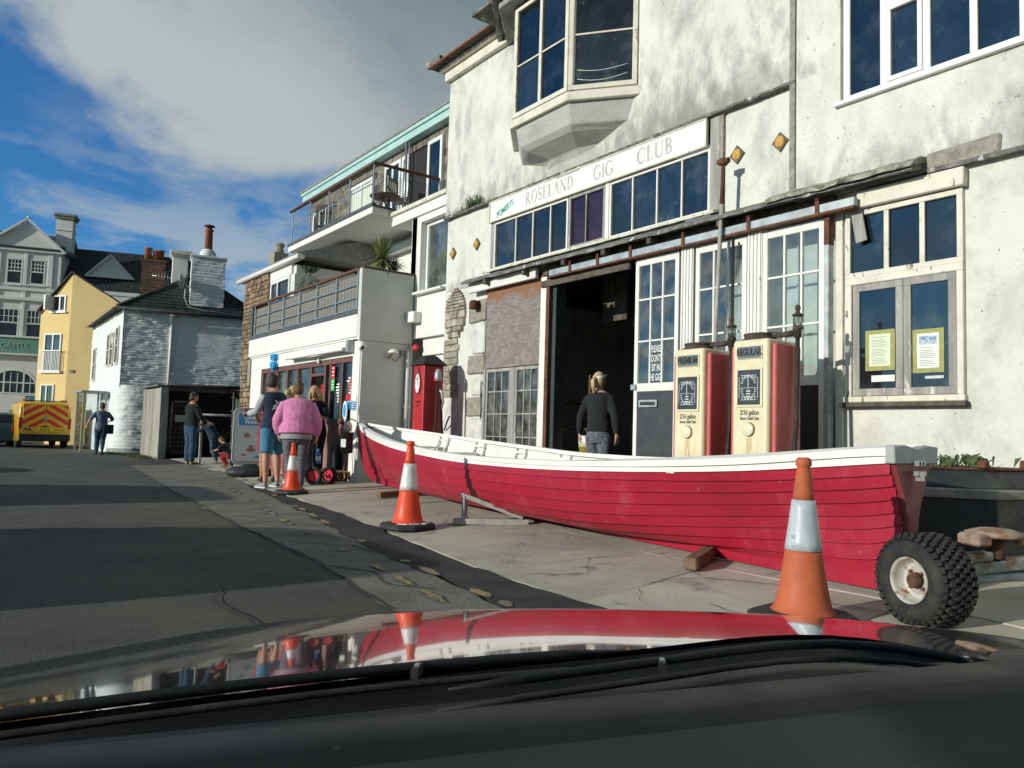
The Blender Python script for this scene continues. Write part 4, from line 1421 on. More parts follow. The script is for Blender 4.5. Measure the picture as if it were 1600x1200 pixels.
MB().tube([(6.79, 12.595, 2.43), (6.72, 12.60, 2.30), (6.6, 12.60, 2.33)], .009, 6).build('cable', M['brass'], lp)
dp = thing('drainpipe', 'pair of white drainpipes in the corner of the shaded side wall', 'pipe', (6.9, 12.55, 0))
MB().tube([(6.90, 12.56, .05), (6.90, 12.56, 2.42), (6.93, 12.6, 2.52)], .035, 10).build('pipe', M['lamp_white'], dp)
MB().tube([(6.975, 12.57, .05), (6.975, 12.57, 2.6)], .022, 8).build('pipe', M['lamp_white'], dp)
MB().box(6.85, 7.0, 12.55, 12.6, 1.45, 1.48).build('pipe_clip', M['lamp_white'], dp)
nt_ = thing('pillar_notice', 'small blue and white notice fixed to the shop pillar', 'notice', (5.97, 12.8, 1.4))
MB().box(5.967, 5.974, 12.70, 12.91, 1.36, 1.63).build('sheet', M['paper'], nt_)
MB().box(5.962, 5.966, 12.715, 12.895, 1.37, 1.52).build('blue_panel', M['notice_blue'], nt_)
for k in range(3):
    MB().box(5.958, 5.961, 12.74, 12.86, 1.40+.04*k, 1.415+.04*k).build('printed_line', M['paper'], nt_)
ov = thing('oval_shop_sign', 'white oval sign with a blue panel on a stalk by the shop pillar', 'sign', (5.9, 13.05, 1.1))
ovp = [(13.04+.09*cos(a), 1.34+.20*sin(a)*(1 if abs(sin(a)) < .7 else .97)) for a in [2*pi*k/22 for k in range(22)]]
MB().prism(ovp, 'x', 5.905, 5.925).build('oval_plate', M['lamp_white'], ov, .003)
MB().prism([(13.04+.055*cos(a), 1.35+.12*sin(a)) for a in [2*pi*k/18 for k in range(18)]], 'x', 5.899, 5.9045).build('blue_panel', M['coop_blue'], ov)
MB().tube([(5.92, 13.04, 1.15), (5.96, 13.04, 1.04)], .008, 6).build('stalk', M['lamp_white'], ov)

# lower balcony railing
rl = thing('lower_balcony_railing', 'lower balcony railing with steel posts, dark handrail and willow screening', 'railing', (5.95, 15.6, 3.18))
MB().box(5.915, 5.985, 12.742, 18.72, 3.90, 3.95).build('handrail', M['handrail'], rl, .006)
for k in range(7):
    y = 12.78+k*.945
    MB().box(5.93, 5.955, y-.018, y+.018, 3.186, 3.90).build('post', M['steel'], rl, .003)
for z in (3.40, 3.635, 3.20):
    for k in range(6):
        y = 12.78+k*.945
        MB().box(5.936, 5.95, y+.019, y+.945-.019, z, z+.018).build('rail', M['steel'], rl)
for k in range(24):
    z = 3.20+k*.0265
    MB().box(5.972+.004*(k % 2), 5.984+.004*(k % 2), 12.76, 18.62, z, z+.0225).build('screen_slat', M['slat'], rl, uneven=.002)
gw = MB()
for k in range(38):
    gw.box(5.964, 5.968, 12.8+k*.153, 12.806+k*.153, 3.19, 3.86)
gw.build('screen_wire', M['steel'], rl)
MB().box(5.93, 6.1, 18.60, 18.75, 3.186, 3.9).build('end_post', M['edge_grey'], rl, .004)

# recess behind the lower balcony
rc = wall_sheet('recess_wall', 8.0, 11.5, 18.7, 3.1, 5.26, M['shop_white'], shop, [(16.4, 17.8, 3.1, 5.0), (15.3, 16.1, 3.1, 4.6)], step=2, amp=0)
for a, b, zt_ in ((16.4, 17.8, 5.0), (15.3, 16.1, 4.6)):
    window('balcony_door', 8.06, a, b, 3.11, zt_, shop, M['upvc'], M['pane_dark'], [(a+b)/2], fw=.09, bw=.1)
MB().box(6.75, 8.0, 18.2, 18.4, 3.1, 4.9).build('recess_side', M['shop_white'], shop)
MB().box(7.8, 7.99, 12.7, 18.2, 4.95, 5.10).build('recess_beam', M['shop_white'], shop)

# bay of wall beside the club, with window, box and door below
wall_sheet('front_wall', 7.02, 11.48, 12.78, -.2, 5.05, M['shop_white'], shop, [(11.48, 12.45, 3.60, 4.93), (11.48, 12.80, .1, 2.74)], step=1, amp=0, depth=.3)
MB().box(6.98, 8.1, 11.48, 13.575, 5.06, 5.25).build('beam', M['shop_white'], shop, .006)
MB().box(6.93, 8.1, 11.46, 13.577, 5.252, 5.335).build('coping', M['old_white'], shop, .012)
MB().box(7.02, 8.0, 12.60, 12.80, 3.1, 5.055).build('column', M['shop_white'], shop, .006)
wv = window('front_window', 7.14, 11.49, 12.44, 3.61, 4.92, shop, M['upvc'], M['pane'], [], fw=.06)
MB().box(7.35, 7.38, 11.7, 12.38, 3.62, 4.9).build('curtain', M['curtain'], wv)
MB().box(7.46, 7.5, 11.49, 12.46, 3.55, 5.0).build('inner_wall', M['shop_dark'], shop)
MB().box(6.9, 7.05, 11.5, 12.5, 3.54, 3.585).build('window_sill', M['lamp_white'], shop, .006)
MB().box(6.85, 7.02, 12.32, 12.80, 3.02, 3.22).build('meter_box', M['lamp_white'], shop, .01)
MB().box(7.16, 7.2, 11.5, 12.36, .1, 2.4).build('side_door', M['lamp_white'], shop, .005)
MB().box(7.12, 7.2, 11.5, 12.4, 2.42, 2.74).build('door_head', M['shop_white'], shop)
al = MB().lathe([(.02, 0), (.065, .01), (.065, .04), (.04, .07)], 16, Matrix.Translation((7.02, 12.44, 2.56)) @ Matrix.Rotation(R(-90), 4, 'Y'))
tag(al.build('alarm_sounder', M['poster_red']), 'red alarm sounder on the white wall above the old red pump', 'alarm')

# upper balcony
MB().box(6.55, 8.1, 13.58, 18.12, 5.27, 5.40).build('upper_balcony_slab', M['shop_white'], shop, .006)
MB().box(6.53, 6.62, 13.56, 18.14, 5.402, 5.475).box(6.62, 8.1, 13.56, 13.62, 5.402, 5.44).build('upper_balcony_edge', M['edge_grey'], shop, .004)
ur = thing('upper_balcony_railing', 'upper balcony railing of steel posts and mesh under a brown wooden handrail', 'railing', (6.55, 15.8, 5.47))
MB().box(6.52, 6.60, 13.52, 18.10, 6.24, 6.29).build('handrail', M['handrail'], ur, .008)
MB().box(6.601, 8.12, 13.53, 13.60, 6.24, 6.29).build('handrail', M['handrail'], ur, .008)
for y in (13.6, 14.7, 15.77, 16.84, 17.93):
    MB().box(6.55, 6.575, y-.018, y+.018, 5.476, 6.24).build('post', M['steel'], ur, .003)
for x in (7.38, 8.05):
    MB().box(x-.015, x+.015, 13.56, 13.585, 5.45, 6.24).build('post', M['edge_grey'], ur, .003)
for a, b in ((13.6, 14.7), (14.7, 15.77), (15.77, 16.84), (16.84, 17.93)):
    MB().box(6.556, 6.57, a+.02, b-.02, 5.86, 5.88).build('rail', M['steel'], ur)
mw = MB()
for k in range(30):
    x = 6.62+k*.049
    mw.box(x, x+.004, 13.568, 13.572, 5.46, 6.12)
for k in range(13):
    z = 5.48+k*.05
    mw.box(6.62, 8.04, 13.5725, 13.576, z, z+.004)
for k in range(44):
    mw.box(6.585, 6.588, 13.62+k*.098, 13.624+k*.098, 5.48, 6.2)
mw.build('mesh_wire', M['edge_grey'], ur)['kind'] = 'stuff'
# table and chairs on it
def small_table(x, y, z, label):
    t = thing('balcony_table', label, 'table', (x, y, z), group='tables on the upper balcony')
    MB().lathe([(.30, .34), (.31, .345), (.31, .365), (.30, .37)], 20, Matrix.Translation((x, y, z))).build('top', M['handrail'], t)
    for a in range(3):
        MB().tube([(x+.22*cos(a*2.1), y+.22*sin(a*2.1), z), (x+.1*cos(a*2.1+2), y+.1*sin(a*2.1+2), z+.34)], .012, 6).build('leg', M['letter_black'], t)
small_table(7.0, 13.95, 5.41, 'round brown table at the near corner of the upper balcony')
def chair(x, y, z, a, label, m):
    t = thing('balcony_chair', label, 'chair', (x, y, z), rz=a, group='chairs on the upper balcony')
    MB().box(-.22, .22, -.22, .22, .42, .45).build('seat', m, t, .006, world=False)
    for k in range(5):
        MB().box(-.2+.085*k, -.15+.085*k, .20, .225, .5, .88).build('back_slat', m, t, world=False)
    MB().box(-.22, .22, .195, .23, .86, .92).build('top_rail', m, t, .004, world=False)
    for sx in (-.2, .2):
        for sy in (-.2, .21):
            MB().box(sx-.016, sx+.016, sy-.016, sy+.016, 0, .42 if sy < 0 else .9).build('leg', m, t, world=False)
chair(7.5, 14.2, 5.41, .6, 'grey slatted chair beside the round balcony table', M['grey_wood'])
chair(7.2, 17.3, 5.41, 2.2, 'dark chair at the far end of the upper balcony', M['dark_wood'])

# shingled upper storey
MB().box(8.14, 12.0, 11.5, 20.7, 3.1, 7.45).build('upper_wall', M['dark_wood'], shop)
rg = random.Random(21)
holes = [(13.55, 14.1, 6.9), (14.1, 15.2, 7.2), (15.2, 16.15, 7.2), (16.7, 18.05, 7.15), (19.0, 20.4, 7.0)]
cnt = 0
sg2 = MB()
for r_ in range(12):
    z = 5.42+r_*.165
    y = 11.5+.1*(r_ % 2)
    while y < 20.6:
        w = rg.uniform(.13, .27)
        yc = y+w/2
        if not any(a-.02 < yc < b+.02 and z < h for a, b, h in holes):
            x0 = 8.10+rg.uniform(-.006, .006)
            b_ = (x0, x0+.028, y+.003, min(y+w, 20.7)-.003, z, z+.175)
            if cnt < 300:
                MB().box(*b_).build('shingle', M['shingle'], shop)
                cnt += 1
            else:
                sg2.box(*b_)
        y += w
if sg2.v:
    sg2.build('shingle_cladding', M['shingle'], shop)['kind'] = 'stuff'
wz = 5.43
M['blue_glass'] = M['pane_dark']
for a, b, h, cols in ((13.5, 14.1, 7.22, []), (14.95, 15.25, 7.2, []), (15.3, 16.10, 7.2, [15.7]), (16.72, 18.02, 7.15, [17.35]), (19.05, 20.4, 7.0, [19.55, 19.95])):
    window('upper_window', 8.03, a, b, wz if a < 19 else 6.1, h, shop, M['upvc'], M['pane_dark'] if a != 16.72 else M['curtain'], cols, [6.2] if a > 19 else [], fw=.085, bw=.08, depth=.12)
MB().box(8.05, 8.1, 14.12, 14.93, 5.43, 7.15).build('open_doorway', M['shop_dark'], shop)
MB().tube([(7.95, 14.9, 5.4), (7.95, 14.9, 7.42)], .03, 8).tube([(7.95, 14.75, 5.4), (7.95, 14.75, 7.42)], .022, 8).build('canopy_post', M['steel'], shop)
MB().box(7.9, 8.16, 11.5, 20.9, 7.42, 7.62).build('roof_fascia', M['teal_board'], shop, .006)
MB().box(7.86, 7.90, 11.5, 20.95, 7.58, 7.66).build('fascia_lip', M['teal_board'], shop, .004)
MB().prism([(7.84, 7.665), (7.84, 7.72), (11, 8.5), (12.1, 8.5), (12.1, 7.665)], 'y', 11.48, 20.98).build('roof', M['roof_grey'], shop)

# stone gable house at the far end of the shop
sh = thing('stone_cottage', 'brown stone cottage with white gutter and window beyond the lower balcony', 'house', (7, 18.5, 0))
MB().box(6.12, 9.0, 16.35, 19.55, 0, 4.62).build('core_wall', M['shop_white'], sh)
MB().box(6.06, 6.16, 16.5, 18.45, 4.42, 4.66).build('white_band', M['lamp_white'], sh, .004)
MB().box(6.08, 6.3, 16.33, 16.56, 3.2, 4.42).build('white_pier', M['lamp_white'], sh, .004)
window('window', 6.05, 16.57, 17.8, 3.3, 4.41, sh, M['upvc'], M['pane_dark'], [17.35], [3.9], fw=.07, bw=.06, depth=.1)
M['stone_brown'] = mat('brown_rubble_stone', (.20, .135, .085), .95, c2=(.30, .23, .155), scale=5, lo=.42, hi=.6, spots=((.07, .05, .04), 9, .58, .68), bump=(14, 1, .04), spec=.15, rand=.35)
rg = random.Random(13)
z = 0.0
cnt = 0
st = MB()
while z < 4.65:
    hz = rg.uniform(.07, .16)
    y = 17.85 if z > 3.2 else 18.78
    while y < 19.62:
        w = min(rg.uniform(.12, .38), 19.64-y)
        if w > .04:
            b_ = (6.03-.02*rg.random(), 6.13, y+.006, y+w-.006, z+.006, z+hz-.006)
            MB().box(*b_).build('stone', M['stone_brown'], sh, .012, uneven=.02)
        y += w
    x = 6.13
    while x < 7.4:
        w = rg.uniform(.12, .38)
        st.box(x+.006, x+w-.006, 19.55, 19.62, z+.006, z+hz-.006)
        x += w
    z += hz
st.build('stone_gable', M['stone_brown'], sh)['kind'] = 'stuff'
MB().tube([(5.98, 15.8, 4.70), (5.98, 20.05, 4.72)], .06, 8).box(6.0, 6.1, 15.85, 19.9, 4.66, 4.74).build('gutter', M['lamp_white'], sh)
MB().prism([(5.95, 4.74), (5.95, 4.79), (7.6, 5.35), (9.2, 4.8), (9.2, 4.74)], 'y', 15.9, 19.95).build('roof', M['roof_grey'], sh)
ch = MB().box(6.62, 7.0, 19.3, 19.7, 4.5, 5.52).build('chimney', M['quoin_grey'], sh, .01)
MB().lathe([(.11, 5.5), (.12, 5.62), (.09, 5.66), (.13, 5.72), (.13, 5.77), (.1, 5.8)], 14, Matrix.Translation((6.82, 19.5, 0))).build('chimney_pot', M['quoin_grey'], ch)
MB().box(6.0, 6.10, 18.80, 19.0, 2.0, 2.64).build('post_stub', M['quoin_grey'], sh, .01, uneven=.02)


def yucca(x, y, z, s, n, m, label, seed):
    t = thing('spiky_plant', label, 'plant', (x, y, z), group='spiky plants on the lower balcony')
    rg = random.Random(seed)
    MB().lathe([(.11, 0), (.15, .26), (.14, .27), (.12, .26)], 14, Matrix.Translation((x, y, z))).build('pot', M['pot_dark'], t)
    MB().tube([(x, y, z+.25), (x+.01, y, z+.42*s+.2)], .03, 7).build('trunk', M['dark_wood'], t)
    mb = MB()
    c = V((x, y, z+.42*s+.22))
    for k in range(n):
        el = rg.uniform(-.65, 1.45)
        az = rg.uniform(0, 2*pi)
        ln = s*rg.uniform(.42, .62)
        d = V((cos(az)*cos(el), sin(az)*cos(el), sin(el)))
        w = d.cross(V((0, 0, 1)))
        w = (w.normalized() if w.length > .01 else V((1, 0, 0)))*.016*s
        q = []
        for i in range(5):
            f = i/4
            p = c+d*ln*f+V((0, 0, -.28*ln*f*f*(1-abs(sin(el))*.5)))
            ww = w*(1.0 if i < 3 else (.65 if i == 3 else .08))
            q += [p-ww, p+ww]
        mb.add(q, [(2*i, 2*i+1, 2*i+3, 2*i+2) for i in range(4)])
    o = mb.build('leaves', m, t)
    o['kind'] = 'stuff'
    return t


yucca(6.45, 16.5, 3.72, 1.0, 190, M['yucca'], 'large dark green spiky plant at the far end of the lower balcony', 4)
yucca(6.5, 12.98, 3.62, .95, 150, M['yucca_pale'], 'yellowish spiky plant above the shaded parapet end', 5)
yucca(6.74, 12.98, 3.52, .70, 130, M['yucca'], 'small dark spiky plant right of the yellowish one', 6)
# ------------------------------------------------------------------ white painted brick house
M['brick_white'] = mat('whitewashed_brickwork', (.71, .735, .735), .8, c2=(.60, .63, .635), scale=3, lo=.45, hi=.75, bump=(45, .5, .012), spec=.25)
M['slate'] = mat('dark_roof_slate', (.026, .028, .032), .75, c2=(.055, .055, .052), scale=5, lo=.42, hi=.62, spots=((.10, .10, .075), 4, .62, .75), bump=(30, .5, .01), spec=.35, rand=.25)
M['plinth'] = mat('grey_painted_plinth', (.30, .31, .32), .8, bump=(20, .4, .01))
M['brick_red'] = mat('sooty_brick', (.17, .085, .06), .9, c2=(.10, .06, .045), scale=10, spots=((.25, .22, .18), 30, .6, .66), bump=(40, .6, .01))
M['dish_white'] = mat('pale_satellite_dish', (.6, .6, .58), .5)

W0 = V((4.73, 28.2, 0))
WU = V((.98, -.199, 0))
WN = V((-.199, -.98, 0))
wh = thing('white_brick_house', 'white painted brick house with slate roof and big chimney behind the timber shelter', 'house', (4.73, 28.2, 0))


def wp(s, d, z):
    """s along the near wall, d behind it"""
    return W0+WU*s-WN*d+V((0, 0, z))


def brick_wall(P, L_, z0, z1, out, bulge, name, sstep=.05, zstep=.022, course=.088, amp=.045):
    mb = MB()
    nz_ = int((z1-z0)/zstep)
    ns = int(L_/sstep)
    for j in range(nz_+1):
        z = z0+(z1-z0)*j/nz_
        row = int(z/course)
        fz = (z/course) % 1
        for i in range(ns+1):
            s = L_*i/ns
            b = int((s+(row % 2)*.12)/.235)
            rough = max(0, noise.noise((s*.55, z*.5, 5))+.35)+.15
            o = amp*rough*(hash01(b, row, 3)-.25)
            if fz < .3:
                o -= amp*.55*rough
            o += .012*noise.noise((s*2, z*2, 9))
            o += bulge(s, z)
            p = P(s)+out*o
            mb.v.append((p.x, p.y, z))
    for j in range(nz_):
        for i in range(ns):
            a = j*(ns+1)+i
            mb.f.append((a, a+1, a+ns+2, a+ns+1)); mb.mi.append(0); mb.sm.append(True)
    return mb.build(name, M['brick_white'], wh)


brick_wall(lambda s: wp(s, 0, 0), 4.4, 2.2, 4.86, WN, lambda s, z: 0, 'near_wall')
# lower storey bulges out and turns the corner in a curve


def low_P(s):
    # s runs from the far end of the street side round the corner to the near side
    r = .45
    if s < 2.2:
        return V((4.66, 31.0-s, 0))
    if s < 2.2+1.0:
        t = (s-2.2)/1.0
        p0, p1, p2 = V((4.66, 28.8, 0)), V((4.58, 28.02, 0)), V((5.15, 27.86, 0))
        return p0*(1-t)**2+p1*2*t*(1-t)+p2*t*t
    return V((5.15, 27.86, 0))+WU*(s-3.2)


mbv = []


def low_wall():
    mb = MB()
    ns, nz_ = 130, 80
    L_ = 6.4
    for j in range(nz_+1):
        z = 2.3*j/nz_-.02
        for i in range(ns+1):
            s = L_*i/ns
            p, q = low_P(s), low_P(min(s+.02, L_))
            d = (q-p).normalized() if (q-p).length > 1e-5 else WU
            n_ = V((d.y, -d.x, 0))
            if n_.dot(V((-.6, -.8, 0))) < 0:
                n_ = -n_
            row = int(z/.11)
            b = int((s+(row % 2)*.13)/.26)
            rough = .5+max(0, noise.noise((s*.9, z*.8, 2)))
            o = .05*rough*(hash01(b, row, 8)-.3)+.03*noise.noise((s*1.7, z*1.9, 1))
            if (z/.11) % 1 < .28:
                o -= .012
            o += .10*(1-min(1, z/1.6))**1.5
            p = p+n_*o
            mb.v.append((p.x, p.y, z))
    for j in range(nz_):
        for i in range(ns):
            a = j*(ns+1)+i
            mb.f.append((a, a+1, a+ns+2, a+ns+1)); mb.mi.append(1 if j < 7 and i > 40 else 0); mb.sm.append(True)
    mb.build('lower_wall', [M['brick_white'], M['plinth']], wh)


low_wall()
# street side upper wall with its tall narrow windows
brick_wall(lambda s: V((4.72, 34.6-s, 0)), 6.42, 2.2, 4.84, V((-1, 0, 0)), lambda s, z: 0, 'street_wall', .1, .044)
MB().box(4.75, 8.6, 28.9, 34.5, 0, 4.8).loft([[tuple(wp(.1, .1, z)), tuple(wp(4.3, .1, z)), tuple(wp(4.3, 3, z)), tuple(wp(.1, 2, z))] for z in (0, 4.8)], 0, True, False).build('core_wall', M['brick_white'], wh)
brick_wall(lambda s: V((4.66, 34.6-s, 0)), 3.6, 0, 2.24, V((-1, 0, 0)), lambda s, z: 0, 'street_wall', .1, .044)
for y, z0, z1 in ((28.95, 3.0, 4.3), (29.9, 3.0, 4.2), (30.6, 3.0, 4.2), (33.6, 2.6, 3.9)):
    window('window', 4.67, y-.28, y+.28, z0, z1, wh, M['old_white'], M['pane_dark'], [y], [(z0+z1)/2], fw=.06, bw=.03)
MB().tube([tuple(wp(1.47, -.05, 4.82)), tuple(wp(1.47, -.05, 2.0))], .045, 8).build('drainpipe', M['lamp_white'], wh)
MB().tube([tuple(wp(1.4, -.06, 4.72)), tuple(wp(1.6, -.06, 4.72))], .06, 8).build('hopper', M['lamp_white'], wh)
# roof: a hipped end facing the road, slate courses built as overlapping strips
def slates(a, b, c, d, rows, parent, n=9, seed=0, name='slate'):
    """courses of slate on the slope a-b (eave) to d-c (ridge)"""
    a, b, c, d = map(V, (a, b, c, d))
    nrm = (b-a).cross(d-a).normalized()
    if nrm.z < 0:
        nrm = -nrm
    mb = MB()
    for r_ in range(rows):
        t0, t1 = r_/rows, (r_+1.25)/rows
        for k in range(n):
            o = (.5*(r_ % 2))/n
            s0, s1 = max(0, k/n-o), min(1, (k+1)/n-o)
            if s1 <= s0:
                continue
            j = hash01(r_, k, seed)*.012
            q = [(a+(d-a)*t0)*(1-s)+(b+(c-b)*t0)*s+nrm*(.02+j) for s in (s0+.002, s1-.002)]
            q2 = [(a+(d-a)*min(t1, 1))*(1-s)+(b+(c-b)*min(t1, 1))*s+nrm*.004 for s in (s0+.002, s1-.002)]
            w = [p-nrm*.02 for p in q]
            mb.add([q[0], q[1], q2[1], q2[0], w[0], w[1]], [(0, 1, 2, 3), (4, 5, 1, 0)])
    o_ = mb.build(name, M['slate'], parent)
    o_['kind'] = 'stuff'
    return o_


ap = wp(2.35, 1.7, 6.55)
ap2 = V((7.0, 34.4, 6.5))
e0, e1 = wp(-.22, -.15, 4.86), wp(4.5, -.15, 4.86)
ef = V((4.55, 34.7, 4.80)); er = V((9.3, 34.7, 4.8))
rb = MB().add([tuple(e0), tuple(e1), tuple(ap), tuple(ef), tuple(ap2), tuple(er)], [(0, 1, 2), (0, 2, 4, 3), (1, 5, 4, 2), (3, 4, 5), (0, 3, 5, 1)])
roofw = rb.build('roof', M['slate'], wh)
slates(e0, e1, ap+WU*.05, ap-WU*.05, 13, roofw, 16, 1)
slates(ef, e0, ap, ap2, 13, roofw, 22, 2)
mb = MB()
for k in range(40):
    p = ef+(e0-ef)*(k/40)
    mb.obox(p+V((-.04, .08, .0)), (0, 1, 0), (1, 0, .6), (.075, .09, .012))
mb.build('eaves_course', M['lichen'], roofw)
MB().tube([tuple(e0+(e1-e0)*t+WN*.06-V((0, 0, .04))) for t in (0, .5, 1)], .055, 8).build('gutter', M['slate'], roofw)
MB().tube([tuple(e0+V((0, 0, .03))), tuple(ap+V((0, 0, .03)))], .06, 6).tube([tuple(e1), tuple(ap)], .06, 6).tube([tuple(ap), tuple(ap2)], .07, 6).build('ridge_tile', M['slate'], roofw)
# chimneys


def oriented_block(s0, s1, d0, d1, z0, z1):
    return [[tuple(wp(s0, d0, z)), tuple(wp(s1, d0, z)), tuple(wp(s1, d1, z)), tuple(wp(s0, d1, z))] for z in (z0, z1)]


def rough_block(s0, s1, d0, d1, z0, z1, m, name, parent, course=.095):
    mb = MB()
    nz_ = int((z1-z0)/.035)
    ring = []
    per = [(s0, d0, s1, d0), (s1, d0, s1, d1), (s1, d1, s0, d1), (s0, d1, s0, d0)]
    rings = []
    for j in range(nz_+1):
        z = z0+(z1-z0)*j/nz_
        row = int(z/course)
        r_ = []
        for k, (a, b, c, e) in enumerate(per):
            n_ = max(4, int((abs(c-a)+abs(e-b))/.08))
            for i in range(n_):
                t = i/n_
                s, d = a+(c-a)*t, b+(e-b)*t
                o = .016*(hash01(int((s+d+row % 2*.12)/.24), row, k)-.3)-(.012 if (z/course) % 1 < .28 else 0)
                cs_, cd_ = (s0+s1)/2, (d0+d1)/2
                f_ = 1+o/.5
                p = wp(cs_+(s-cs_)*f_, cd_+(d-cd_)*f_, z)
                r_.append(tuple(p))
        rings.append(r_)
    mb.loft(rings, 0, True, False)
    return mb.build(name, m, parent)


chm = rough_block(2.0, 3.1, .15, 1.0, 4.95, 6.88, M['brick_white'], 'chimney', wh)
MB().loft(oriented_block(1.95, 3.15, .1, 1.05, 6.882, 6.96), 0, True, False).build('chimney_cap', M['brick_white'], chm, .01)
c_ = wp(2.52, .5, 0)
MB().lathe([(.30, 6.96), (.27, 7.12), (.20, 7.22), (.18, 7.25)], 16, Matrix.Translation(c_)).build('pot_haunching', M['brick_white'], chm)
MB().lathe([(.135, 7.24), (.125, 7.9), (.15, 7.92), (.15, 7.98), (.12, 7.99)], 18, Matrix.Translation(c_)).build('chimney_pot', M['clay'], chm)
MB().lathe([(.09, 8.0), (.09, 8.08), (.19, 8.09), (.18, 8.12), (.03, 8.17)], 16, Matrix.Translation(c_)).build('cowl', M['rust_iron'], chm)
chm2 = MB().loft(oriented_block(1.40, 1.92, 1.6, 2.2, 5.9, 7.10), 0, True, False).build('chimney', M['lamp_white'], wh, .01)
MB().loft(oriented_block(1.34, 1.98, 1.54, 2.26, 7.102, 7.18), 0, True, False).loft(oriented_block(1.30, 2.02, 1.5, 2.3, 7.182, 7.34), 0, True, False).build('chimney_cap', M['old_white'], chm2, .02)
chm3 = rough_block(.40, 1.18, 2.4, 3.1, 5.3, 6.98, M['brick_red'], 'chimney', wh)
MB().loft(oriented_block(.36, 1.22, 2.36, 3.14, 6.982, 7.05), 0, True, False).build('chimney_cap', M['brick_red'], chm3, .01)
for s, h in ((.58, .42), (.86, .34), (1.0, .40)):
    MB().lathe([(.13, 7.05), (.12, 7.05+h), (.145, 7.06+h), (.14, 7.11+h), (.1, 7.11+h)], 14, Matrix.Translation(wp(s, 2.7 if s < .9 else 2.85, 0))).build('chimney_pot', M['clay'], chm3)
a0 = wp(.75, 2.25, 6.42)
ae = MB().tube([tuple(wp(.75, 2.3, 6.45)), tuple(wp(1.7, 2.2, 6.38))], .012, 5)
for k in range(9):
    ae.tube([tuple(wp(.78+.1*k, 2.25, 6.30)), tuple(wp(.78+.1*k, 2.25, 6.56))], .008, 4)
ae.tube([tuple(wp(1.5, 2.2, 6.1)), tuple(wp(1.5, 2.2, 6.7))], .016, 5)
ae.build('aerial', M['steel'], wh)
di = thing('satellite_dish', 'grey satellite dish on the left side of the white brick chimney', 'dish', tuple(wp(1.72, .0, 5.9)))
Md = Matrix.Translation(wp(1.68, -.1, 5.95)) @ Matrix.Rotation(R(65), 4, 'Z') @ Matrix.Rotation(R(82), 4, 'X')
MB().lathe([(.02, .10), (.16, .07), (.28, .0), (.29, .005), (.16, .085), (.02, .115)], 20, Md).build('reflector', M['dish_white'], di)
MB().tube([tuple(wp(1.7, .0, 5.9)), tuple(wp(1.95, .2, 5.8))], .02, 6).tube([tuple(wp(1.68, -.1, 5.7)), tuple(wp(1.5, -.45, 5.9))], .012, 6).build('bracket', M['steel'], di)
MB().tube([tuple(wp(1.85, .05, 6.2)), tuple(wp(1.82, .05, 5.4)), tuple(wp(1.95, -.02, 5.08)), tuple(wp(2.5, -.08, 4.98)), tuple(wp(4.3, -.1, 4.93))], .022, 6).build('cable', M['galv'], wh)

# glazed bus shelter at the corner
bs_ = thing('glazed_shelter', 'narrow glazed shelter with yellow edge at the street corner of the white house', 'shelter', (4.2, 29.9, 0))
MB().box(3.80, 4.62, 29.5, 31.4, 2.03, 2.09).build('roof', M['galv'], bs_, .008)
for x, y in ((3.93, 29.62), (4.58, 29.62), (3.93, 31.3), (4.58, 31.3)):
    MB().box(x-.03, x+.03, y-.03, y+.03, 0, 2.03).build('post', M['steel'], bs_)
MB().box(3.872, 3.898, 29.585, 29.66, 0, 2.03).build('edge_strip', M['tub_yellow'], bs_)
MB().box(3.965, 4.545, 29.615, 29.625, .15, 1.98).box(3.925, 3.935, 29.66, 31.26, .15, 1.98).build('pane', M['pane'], bs_)

# ------------------------------------------------------------------ timber shelter with its trolleys
M['plank_pale'] = mat('bleached_vertical_board', (.36, .34, .285), .9, c2=(.25, .235, .19), scale=6, zs=.12, lo=.4, hi=.62, spots=((.12, .13, .06), 3, .62, .8), spec=.2, rand=.16, bump=(30, .5, .006, .15))
M['cage'] = mat('dull_steel_wire', (.20, .22, .23), .5, .6)
ts = thing('timber_shelter', 'open fronted timber shelter clad in vertical boards left of the shop', 'shelter', (6.0, 24.5, 0))
for k in range(12):
    y0 = 23.5+k*.187
    MB().box(5.0+.005*hash01(k, 1), 5.035, y0+.004, y0+.183, .0, 2.05).build('plank', M['plank_pale'], ts, .004)
MB().box(4.99, 5.20, 23.36, 23.49, 0, 2.10).build('corner_post', M['grey_wood'], ts, .008)
MB().box(5.04, 5.08, 23.5, 25.7, 0, 2.05).build('inner_lining', M['dark_wood'], ts)
for k in range(16):
    x0 = 5.1+k*.19
    MB().box(x0, x0+.184, 25.7, 25.73, 0, 2.15).build('back_plank', M['dark_wood'], ts)
MB().prism([(4.88, 2.085), (4.88, 2.13), (8.3, 2.28), (8.3, 2.235)], 'y', 23.3, 25.9).build('roof', M['lead'], ts, .006)
MB().box(5.21, 8.2, 23.38, 23.46, 1.98, 2.09).build('front_beam', M['dark_wood'], ts, .006)
MB().box(8.1, 8.2, 23.4, 25.7, 0, 2.2).build('end_wall', M['dark_wood'], ts)
cgroup = 'wire roll cages in the timber shelter'


